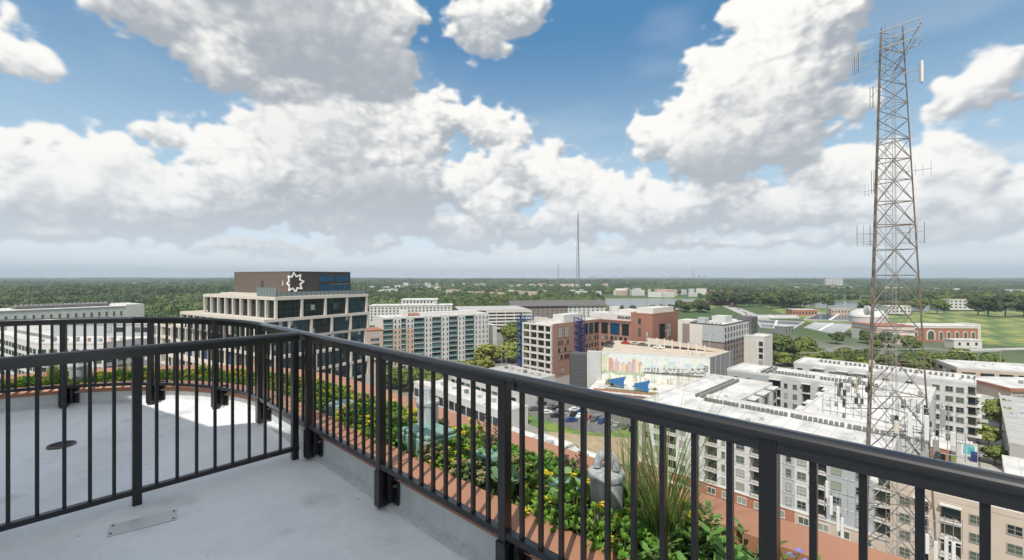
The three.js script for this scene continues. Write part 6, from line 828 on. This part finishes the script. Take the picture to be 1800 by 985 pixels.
function sedumGeo(seed, tone, R = 0.13, n = 40, size = 0.0225) {
  const r = rng(seed), A = fresh(), S = [], ax = new THREE.Vector3(), heads = [];
  for (let i = 0; i < n; i++) { const t = i * 2.4, q = Math.sqrt((i + 0.4) / n), x = Math.cos(t) * q * R, z = Math.sin(t) * q * R, y = 0.05 + 0.07 * (1 - q * q) + 0.04 * r(); ax.set(x * 3.2 + (r() - 0.5) * 0.5, 1, z * 3.2 + (r() - 0.5) * 0.5).normalize(); const w = 0.8 + 0.4 * r(); rosette(A, r, x, y, z, ax.clone(), size * (0.8 + 0.5 * r()), tone.map((c) => c * w)); for (let k = 0; k < 5; k++) { const a = r() * 6.28, d = new THREE.Vector3(Math.cos(a), 0.25, Math.sin(a)).normalize(); leafInto(A, x * 0.95, y * (0.3 + 0.6 * r()), z * 0.95, d, new THREE.Vector3(0, 1, 0), size * 1.1, size * 0.55, tone.map((c) => c * 0.8)); } S.push(bar([x * 0.4, 0, z * 0.4], [x, y, z], 0.0035, 4)); heads.push([x, y, z, ax.clone()]); }
  return { foliage: built(A), stems: merge(S), heads };
}
function flowerGeo(seed, heads, share, size) { const r = rng(seed), A = fresh(); for (const [x, y, z, ax] of heads) if (r() < share) for (let k = 0; k < 16; k++) { const a = r() * 6.28, q = r() * size, px = x + Math.cos(a) * q, pz = z + Math.sin(a) * q, py = y + 0.022 + 0.014 * r(); for (let j = 0; j < 5; j++) { const b = j * 1.257 + r(), d = new THREE.Vector3(Math.cos(b), 0.45, Math.sin(b)).normalize(); leafInto(A, px, py, pz, d, new THREE.Vector3(0, 1, 0), 0.008, 0.004, [1, 1, 1], 0.1); } } return A.pos.length ? built(A) : null; }
const sed = [[0.19, 0.38, 0.06], [0.29, 0.46, 0.08], [0.13, 0.28, 0.06], [0.36, 0.46, 0.08], [0.18, 0.26, 0.10]].map((t, i) => sedumGeo(40 + i, t)), sedProto = [];
sed.forEach((s, i) => { s.flower = [null, flowerGeo(7, s.heads, 0.14, 0.02), null, flowerGeo(9, s.heads, 0.4, 0.024), flowerGeo(10, s.heads, 0.5, 0.03)][i]; });
const soilY = 0.155, pr = rng(909);
function place(o, s, off, y = soilY) { const p = along(s, off); o.position.set(p[0], y, p[1]); return o; }
const sedLabel = ['glossy green sedum in the planter', 'light green sparsely flowering sedum in the planter', 'dark green sedum in the planter', 'yellow flowering sedum in the planter', 'tan headed grey sedum in the planter'];
function sedum(kind, s, off, sc) {
  let o; if (!sedProto[kind]) { o = sedProto[kind] = thing('sedum_plant', sedLabel[kind], 'plant', 'sedum cushions ' + ['glossy', 'few flowers', 'dark', 'yellow', 'seed heads'][kind]); mesh('foliage', sed[kind].foliage, P.leaf, o); mesh('stems', sed[kind].stems, P.stem, o); if (sed[kind].flower) mesh('flowers', sed[kind].flower, kind === 4 ? P.tanf : P.yellow, o); } else o = copyOf(sedProto[kind]);
  const sec = s < -1.1 ? 'of the round bay' : s < 0 ? 'between the bay and the corner post' : s < 1.2 ? 'behind the first panel after the corner' : s < 2.36 ? 'behind the second panel after the corner' : 'behind the third panel after the corner', row = off < 0.5 ? 'beside the inner coping ' : 'beside the outer coping '; o.userData.label = sedLabel[kind].replace(' in the planter', ' ') + row + sec; o.userData.group = o.userData.label; 
  place(o, s, off); o.rotation.y = pr() * 6.28; o.scale.set(sc, sc * (0.85 + 0.4 * pr()), sc);
}
const clear = [[1.03, 0.5, 0.2], [-0.28, 0.42, 0.16], [2.62, 0.50, 0.11], [0.86, 0.62, 0.13], [-5.1, 0.45, 0.12], [1.98, 0.44, 0.2], [3.25, 0.52, 0.14]];
for (let s = -6.6; s < 3.1; s += 0.165) for (let off = 0.33; off < 0.82; off += 0.155) { const ss = s + (pr() - 0.5) * 0.1, oo = clamp(off + (pr() - 0.5) * 0.09, 0.36, 0.72); if (clear.some(([a, b, c]) => Math.hypot(ss - a, oo - b) < c)) continue; const far = ss < -0.6; const k = far ? [3, 0, 1, 0, 1][Math.floor(pr() * 5)] : [0, 0, 1, 2, 0, 0, 2, 3, 4, 1][Math.floor(pr() * 10)]; sedum(k, ss, oo, far ? 0.85 + 0.25 * pr() : 0.95 + 0.4 * pr()); }
// low leafy ground cover between the cushions
{ const r = rng(31), A = fresh(); for (let i = 0; i < 5200; i++) { const s = -6.6 + r() * 11.4, p = along(s, 0.27 + r() * 0.52), a = r() * 6.28, d = new THREE.Vector3(Math.cos(a), 0.5 + r(), Math.sin(a)).normalize(), w = 0.6 + 0.7 * r(); if (s > 3.6 && r() < 0.5) continue; leafInto(A, p[0], soilY + 0.005 + r() * 0.05, p[1], d, new THREE.Vector3(0, 1, 0), 0.035 + 0.03 * r(), 0.018 + 0.012 * r(), [0.075 * w, 0.17 * w, 0.03 * w]); } const m = mesh('ground_cover', built(A), P.leaf, scene); m.userData = { kind: 'stuff', label: 'low green ground cover on the planter soil', category: 'ground cover' }; }
// leafy herbs at the right end
const herbGeo = ((seed) => { const r = rng(seed), A = fresh(), S = []; for (let k = 0; k < 11; k++) { const t = k * 2.4, l = 0.1 + 0.12 * r(), ex = Math.cos(t) * l * 0.9, ez = Math.sin(t) * l * 0.9, ey = 0.1 + 0.12 * r(); S.push(bar([0, 0, 0], [ex, ey, ez], 0.003, 4)); for (let j = 0; j < 9; j++) { const q = 0.3 + 0.7 * j / 8, a = r() * 6.28, d = new THREE.Vector3(Math.cos(a), 0.35, Math.sin(a)).normalize(), w = 0.9 + 0.6 * r(); leafInto(A, ex * q, ey * q, ez * q, d, new THREE.Vector3(0, 1, 0), 0.055, 0.032, [0.11 * w, 0.24 * w, 0.04 * w]); } } return [built(A), merge(S)]; })(12);
let herb0; for (const [s, o, k] of [[3.06, 0.42, 1.1], [3.25, 0.62, 1], [3.36, 0.36, 1.1], [3.5, 0.55, 0.9], [3.02, 0.66, 1], [3.68, 0.4, 0.8], [2.9, 0.36, 1], [3.9, 0.6, 0.7], [3.15, 0.32, 0.9], [4.15, 0.42, 0.8]]) { let h; if (!herb0) { h = herb0 = thing('leafy_herb', 'bright leafy herb in the planter beyond the ornamental grass', 'plant', 'leafy herbs'); mesh('foliage', herbGeo[0], P.leaf, h); mesh('stems', herbGeo[1], P.woody, h); } else h = copyOf(herb0); place(h, s, o); h.scale.setScalar(k); h.rotation.y = s * 9; }
{ const h = thing('blue_flower', 'slender plant with small blue violet flowers in the planter', 'flower'); place(h, 3.42, 0.5); mesh('stem', merge([bar([0, 0, 0], [0.03, 0.2, 0.02], 0.003, 5), bar([0.03, 0.2, 0.02], [-0.01, 0.34, 0.0], 0.0025, 5), bar([0.03, 0.2, 0.02], [0.07, 0.28, 0.03], 0.002, 5)]), P.stem, h); const A = fresh(), L = fresh(); for (const [x, y, z] of [[0.07, 0.285, 0.03], [0.085, 0.255, 0.05], [0.055, 0.25, 0.0]]) for (let j = 0; j < 5; j++) { const a = j * 1.257; leafInto(A, x, y, z, new THREE.Vector3(Math.cos(a), 0.5, Math.sin(a)).normalize(), new THREE.Vector3(0, 1, 0), 0.02, 0.014, [1, 1, 1], 0.1); } for (let j = 0; j < 12; j++) { const a = j * 2.4; leafInto(L, 0.02 - 0.002 * j, 0.06 + j * 0.023, 0.01, new THREE.Vector3(Math.cos(a), 0.4, Math.sin(a)).normalize(), new THREE.Vector3(0, 1, 0), 0.05, 0.024, [0.16, 0.28, 0.05]); } mesh('petals', built(A), P.violet, h); mesh('foliage', built(L), P.leaf, h); }
// ornamental grasses
function grassGeo(seed, n, h, spread) { const r = rng(seed), A = fresh(); for (let i = 0; i < n; i++) { const t = r() * 6.28, b = r() * 0.09, l = h * (0.55 + 0.5 * r()), bend = spread * (0.25 + 0.9 * r() * r()), w = 0.0026 + 0.0032 * r(), c = 0.7 + 0.6 * r(), dry = r() < 0.16; const col = dry ? [0.34 * c, 0.27 * c, 0.11 * c] : [0.17 * c, 0.28 * c, 0.06 * c]; const sx = -Math.sin(t), sz = Math.cos(t); let o0 = A.pos.length / 3; const N = 7, droop = r() < 0.5 ? 0.5 * r() : 0.06; for (let k = 0; k <= N; k++) { const q = k / N, d = b + bend * q * q * l, y = l * (q - droop * q * q * q), ww = w * (1 - q * 0.92); for (const e of [-1, 1]) { A.pos.push(Math.cos(t) * d + sx * ww * e, y, Math.sin(t) * d + sz * ww * e); A.col.push(...col); } if (k) { const o = o0 + (k - 1) * 2; A.idx.push(o, o + 1, o + 2, o + 1, o + 3, o + 2); } } } return built(A); }
{ const g = thing('ornamental_grass', 'tall ornamental grass clump rising above the handrail', 'grass'); place(g, 2.93, 0.52); mesh('blades', grassGeo(5, 190, 0.98, 0.8), P.leaf, g); const g2 = thing('ornamental_grass', 'loose ornamental grass tuft before the tall clump', 'grass'); place(g2, 2.66, 0.66); mesh('blades', grassGeo(15, 46, 0.85, 0.5), P.leaf, g2);
  const g3 = thing('ornamental_grass', 'small upright grass clump in the bay planter', 'grass'); place(g3, -4.15, 0.5); mesh('blades', grassGeo(6, 130, 0.55, 0.3), P.leaf, g3); const g4 = thing('ornamental_grass', 'green tuft of grass near the bay railing post', 'grass'); place(g4, -3.55, 0.5); mesh('blades', grassGeo(8, 90, 0.42, 0.35), P.leaf, g4); }
// broad leaved plant and purple leaved sprigs
{ const A = fresh(), r = rng(71); for (let k = 0; k < 9; k++) { const t = k * 0.72 + r() * 0.3, d = new THREE.Vector3(Math.cos(t), 0.35 + 0.3 * r(), Math.sin(t)).normalize(), c = 0.9 + 0.3 * r(); leafInto(A, 0, 0.1, 0, d, new THREE.Vector3(0, 1, 0), 0.14, 0.075, [0.17 * c, 0.30 * c, 0.14 * c], 0.3); } const o = thing('broad_leaved_plant', 'broad leaved pale green plant among the sedum', 'plant'); place(o, 1.98, 0.4); mesh('leaves', built(A), P.leaf, o); }
for (const [s, off, h, lb] of [[1.55, 0.66, 0.34, 'purple leaved sprig near the outer coping'], [2.25, 0.72, 0.28, 'purple leaved sprig beside the violet flowers'], [2.78, 0.74, 0.3, 'purple leaved sprig behind the carved vent']]) { const A = fresh(), r = rng(s * 100), S = []; for (let k = 0; k < 6; k++) { const t = k * 1.1, ex = Math.cos(t) * 0.07, ez = Math.sin(t) * 0.07, ey = h * (0.7 + 0.4 * r()); S.push(bar([0, 0, 0], [ex, ey, ez], 0.003, 4)); for (let j = 0; j < 12; j++) { const q = 0.3 + 0.7 * j / 11, a = r() * 6.28; leafInto(A, ex * q, ey * q, ez * q, new THREE.Vector3(Math.cos(a), 0.6, Math.sin(a)).normalize(), new THREE.Vector3(0, 1, 0), 0.04, 0.02, [0.10, 0.045 + 0.03 * r(), 0.045]); } } const o = thing('purple_shrub', lb, 'plant'); place(o, s, off); mesh('foliage', built(A), P.leaf, o); mesh('stems', merge(S), P.woody, o); }
// young plant with upright pale leaves
{ const A = fresh(); for (const [a, y, l] of [[0.3, 0.16, 0.085], [2.2, 0.2, 0.1], [3.9, 0.17, 0.09], [5.2, 0.26, 0.11], [1.2, 0.3, 0.1]]) leafInto(A, 0, y, 0, new THREE.Vector3(Math.cos(a), 0.55, Math.sin(a)).normalize(), new THREE.Vector3(0, 1, 0), l, 0.06, [0.22, 0.38, 0.14], 0.2); const o = thing('seedling', 'young plant with pale oval leaves before the carved vent', 'plant'); place(o, 2.42, 0.38); mesh('leaves', built(A), P.leaf, o); mesh('stem', bar([0, 0, 0], [0, 0.31, 0], 0.004, 5), P.stem, o); }
// stone vents
function vent(label, s, off, h, arch) { const o = thing('roof_vent', label, 'vent'); place(o, s, off, 0.12); o.rotation.y = heading(s) + 0.3; mesh('shaft', new THREE.LatheGeometry([[0, 0], [0.082, 0], [0.084, h * 0.5], [0.086, h - 0.04], [0.094, h - 0.035], [0.096, h - 0.008], [0.088, h], [0, h]].map(([a, b]) => new THREE.Vector2(a, b)), 26), P.vent, o); if (arch) { const t = mesh('hood', new THREE.TorusGeometry(0.052, 0.02, 10, 18, Math.PI), P.vent, o); t.position.set(0, h + 0.01, 0); t.scale.set(1, 1.35, 1); } else { const t = mesh('hood', new THREE.CylinderGeometry(0.03, 0.045, 0.09, 14), P.vent, o); t.position.y = h + 0.045; } }
vent('weathered grey roof vent with an arched hood in the sedum', 2.62, 0.5, 0.40, true); vent('pale grey roof vent behind the green irrigation lid', 0.86, 0.62, 0.42, false); vent('grey roof vent in the bay planter', -5.1, 0.45, 0.36, false); vent('pale grey roof vent near the bay railing post', -3.95, 0.5, 0.34, false);
// irrigation boxes
function valveBox(label, s, off, w, d, y, round) { const o = thing('irrigation_box', label, 'valve box'); place(o, s, off, y); o.rotation.y = heading(s); if (round) { mesh('lid', new THREE.CylinderGeometry(w / 2, w / 2 * 1.02, 0.03, 28), P.lid, o).position.y = 0.12; mesh('body', new THREE.CylinderGeometry(w / 2 * 1.05, w / 2 * 1.15, 0.12, 28), P.lid, o).position.y = 0.045; } else { mesh('lid', new RoundedBoxGeometry(w, 0.03, d, 2, 0.01), P.lid, o).position.y = 0.16; mesh('body', new RoundedBoxGeometry(w * 1.06, 0.16, d * 1.06, 2, 0.01), P.lid, o).position.y = 0.06; mesh('rib', bx(-0.006, 0.006, 0.176, 0.18, -d / 2.4, d / 2.4), P.lid, o); } }
valveBox('square green irrigation box in the sedum', 1.03, 0.5, 0.34, 0.26, 0.2, false); valveBox('round green irrigation lid near the corner', -0.28, 0.42, 0.26, 0.26, 0.2, true); valveBox('small green irrigation lid near the broad leaved plant', 1.62, 0.6, 0.2, 0.2, 0.19, true); valveBox('round green irrigation lid behind the railing post', 2.3, 0.55, 0.22, 0.22, 0.2, true);
// irrigation pipe and its valve
{ const o = thing('irrigation_valve', 'grey irrigation pipe with white valve on the soil', 'valve'); place(o, 3.62, 0.47, soilY + 0.05); o.rotation.y = heading(3.6); mesh('pipe', new THREE.CylinderGeometry(0.013, 0.013, 0.6, 10).rotateZ(Math.PI / 2), P.pipe, o); const b = mesh('valve_body', new THREE.SphereGeometry(0.045, 16, 12).scale(1.2, 0.8, 0.9), P.pipe, o); b.position.set(0.08, 0.03, 0); const c = mesh('valve_cap', new THREE.CylinderGeometry(0.026, 0.03, 0.03, 12), P.pipe, o); c.position.set(0.08, 0.07, 0); const d = mesh('solenoid', new THREE.CylinderGeometry(0.015, 0.015, 0.05, 10), M.black, o); d.position.set(0.14, 0.06, 0); }
// bamboo stake
{ const o = solo('plant_stake', bar([0, 0, 0], [0.01, 0.62, 0], 0.011, 8), mat([0.36, 0.32, 0.19], 0.8), 'thin bamboo stake beside the tall grass', 'stake'); place(o, 2.72, 0.7); }

// ---------------------------------------------------------------- cars and street furniture
const carBody = (() => { const s = new THREE.Shape([[-2.2, 0.35], [-2.2, 0.8], [-2.0, 0.95], [-1.55, 1.0], [-1.0, 1.42], [0.55, 1.45], [1.15, 1.02], [2.0, 0.88], [2.2, 0.7], [2.2, 0.35]].map((p) => new THREE.Vector2(...p))); const g = new THREE.ExtrudeGeometry(s, { depth: 1.56, bevelEnabled: true, bevelSize: 0.08, bevelThickness: 0.1, bevelSegments: 2 }); g.translate(0, 0, -0.78); return g; })();
const carGlass = (() => { const s = new THREE.Shape([[-1.42, 1.03], [-0.98, 1.36], [0.5, 1.39], [1.0, 1.03]].map((p) => new THREE.Vector2(...p))); const g = new THREE.ExtrudeGeometry(s, { depth: 1.8, bevelEnabled: false }); g.translate(0, 0, -0.9); return g; })();
const carScreen = merge([bx(-0.02, 0.02, -0.26, 0.26, -0.68, 0.68).rotateZ(0.92).translate(0.93, 1.22, 0), bx(-0.02, 0.02, -0.26, 0.26, -0.68, 0.68).rotateZ(-0.85).translate(-1.38, 1.21, 0)]);
const wheelG = new THREE.CylinderGeometry(0.33, 0.33, 0.22, 14).rotateX(Math.PI / 2), hubG = new THREE.CylinderGeometry(0.19, 0.19, 0.24, 10).rotateX(Math.PI / 2), lampG = new THREE.BoxGeometry(0.08, 0.16, 0.34);
const paint = { white: mat([0.78, 0.78, 0.77], 0.25), black: mat([0.015, 0.015, 0.017], 0.22), grey: mat([0.16, 0.165, 0.17], 0.25, { metalness: 0.4 }), silver: mat([0.48, 0.49, 0.5], 0.25, { metalness: 0.5 }), blue: mat([0.02, 0.06, 0.2], 0.22), red: mat([0.4, 0.02, 0.02], 0.25), rust: mat([0.34, 0.12, 0.05], 0.3) }, tyre = mat([0.02, 0.02, 0.02], 0.9), rim = mat([0.4, 0.4, 0.41], 0.3, { metalness: 0.8 }), lampM = mat([0.8, 0.8, 0.78], 0.2), tailM = mat([0.4, 0.01, 0.01], 0.3);
function car(col, X, Z, ang, where, y = GROUND + 0.08) {
  const o = thing('parked_car', col + ' car ' + where, 'car', col + ' cars ' + where); o.position.set(X, y, -Z); o.rotation.y = ang; mesh('body', carBody, paint[col], o); mesh('side_windows', carGlass, B.glass, o); mesh('windscreens', carScreen, B.glass, o);
  for (const [x, z] of [[-1.35, -0.8], [-1.35, 0.8], [1.35, -0.8], [1.35, 0.8]]) { const w = mesh('wheel', wheelG, tyre, o); w.position.set(x, 0.33, z); mesh('hub', hubG, rim, w); } for (const z of [-0.55, 0.55]) { const l = mesh('headlight', lampG, lampM, o); l.position.set(2.24, 0.72, z); const t = mesh('tail_light', lampG, tailM, o); t.position.set(-2.24, 0.8, z); }
}
const cr = rng(4242), cols = ['white', 'black', 'grey', 'silver', 'white', 'blue', 'grey', 'red'];
for (const [c, X, Z] of [['white', 10.5, 194], ['black', 13, 190.5], ['grey', 16, 187], ['black', 18.4, 184], ['silver', 20, 181.5], ['white', 25, 182], ['blue', 27.4, 179], ['grey', 9, 183], ['white', 13.5, 178.5], ['black', 17, 174], ['rust', 5, 196], ['blue', 22, 169], ['silver', 33, 172.5]]) car(c, X, Z, 0.2 + (cr() - 0.5) * 0.2 + (Z > 185 ? 0.9 : 0), 'in the asphalt parking lot');
for (let k = 0; k < 9; k++) car(cols[(k * 3 + 1) % 8], 24 + k * 2.3, 176 - k * 2.1 + (k % 2) * 0.3, 0.95, 'along the hedge side of the parking lot');
for (const [c, X, Z] of [['red', 58, 232], ['white', 70, 217.5], ['silver', 62, 229], ['grey', 65, 226], ['black', 50, 232], ['black', 48.5, 228], ['grey', 47, 222]]) car(c, X, Z, -0.8 + cr() * 0.3, 'on the garage roof', GROUND + top(34) + 0.02);
for (let k = 0; k < 9; k++) { const [x, z] = grid(-69.5 + (k % 2) * 4.6, 128 + k * 16 + cr() * 5); car(cols[k % 8], x, -z, GA + Math.PI / 2 + (k % 2) * Math.PI, 'on the street past the mural garage', GROUND + 0.06); }
for (let k = 0; k < 8; k++) car(cols[(k * 3) % 8], -40 + k * 4.6, 190 - k * 6.4, -0.75, 'beside the long shop row', GROUND + 0.05);
for (let k = 0; k < 12; k++) car(cols[(k * 5) % 8], 196 + k * 4.6 + cr(), 243 - k * 1.2, -1.2, 'behind the far apartment wing', GROUND + 0.05);
for (let k = 0; k < 11; k++) car(cols[(k * 5 + 2) % 8], 318 + k * 8.5, 600 + k * 22, 1.25, 'on the pale road by the basins', GROUND + 0.1);
// utility poles and street lamps
const poleM = mat([0.30, 0.26, 0.22], 0.9), lampPole = mat([0.5, 0.5, 0.49], 0.6);
const poles = []; function pole(X, Z, h, label) { const o = thing('utility_pole', label, 'pole', 'wooden utility poles'); o.position.set(X, GROUND, -Z); mesh('shaft', new THREE.CylinderGeometry(0.13, 0.2, h, 8).translate(0, h / 2, 0), poleM, o); const c = mesh('crossarm', bx(-1.3, 1.3, h - 1, h - 0.8, -0.08, 0.08), poleM, o); c.rotation.y = 0.6; for (const x of [-1.1, -0.4, 0.4, 1.1]) { const i = mesh('insulator', new THREE.CylinderGeometry(0.05, 0.05, 0.22, 6), lampPole, c); i.position.set(x, h - 0.7, 0); } poles.push([X, GROUND + h - 0.7, -Z]); }
for (const [X, Z, h] of [[-3, 236, 17], [150, 236, 15], [190, 262, 15], [232, 252, 15], [262, 244, 15]]) pole(X, Z, h, 'wooden utility pole carrying wires past the trees');
for (let i = 1; i < poles.length - 1; i++) for (const d of [-1.1, 0.4, 1.1]) { const a = poles[i], b = poles[i + 1], pts = []; for (let k = 0; k <= 12; k++) { const t = k / 12; pts.push(new THREE.Vector3(lerp(a[0], b[0], t) + d * 0.7, lerp(a[1], b[1], t) - 5 * t * (1 - t), lerp(a[2], b[2], t) + d * 0.5)); } solo('power_line', new THREE.TubeGeometry(new THREE.CatmullRomCurve3(pts), 16, 0.05, 4), mat([0.5, 0.5, 0.5], 0.6), 'power line strung between the wooden poles', 'wire', 'power lines'); }
function lamp(X, Z, h, label, y = GROUND) { const o = thing('lamp_post', label, 'lamp post', 'lamp posts'); o.position.set(X, y, -Z); mesh('shaft', new THREE.CylinderGeometry(0.07, 0.11, h, 8).translate(0, h / 2, 0), lampPole, o); mesh('arm', bx(-1.6, 1.6, h, h + 0.1, -0.05, 0.05), lampPole, o); for (const x of [-1.6, 1.6]) mesh('lamp_head', bx(x - 0.4, x + 0.4, h - 0.08, h + 0.06, -0.16, 0.16), B.frameD, o); }
lamp(76, 222, 8, 'twin lamp post on the garage roof', GROUND + top(34)); lamp(92, 212, 7, 'twin lamp post at the end of the garage ramp', GROUND + top(34)); lamp(196, 206, 12, 'twin lamp post beside the commercial buildings'); lamp(162, 146, 10, 'twin lamp post in the lane by the trees'); lamp(28, 166, 9, 'twin lamp post in the parking lot'); lamp(-6, 268, 14, 'tall pale lamp post before the light street trees'); lamp(395, 600, 26, 'tall floodlight post beside the basins'); lamp(470, 700, 30, 'tall floodlight post by the park grove'); lamp(560, 470, 12, 'lamp post on the lawn path');

scene.traverse((o) => { if (o.isMesh) { o.castShadow = o.receiveShadow = true; } });
renderer.render(scene, camera);
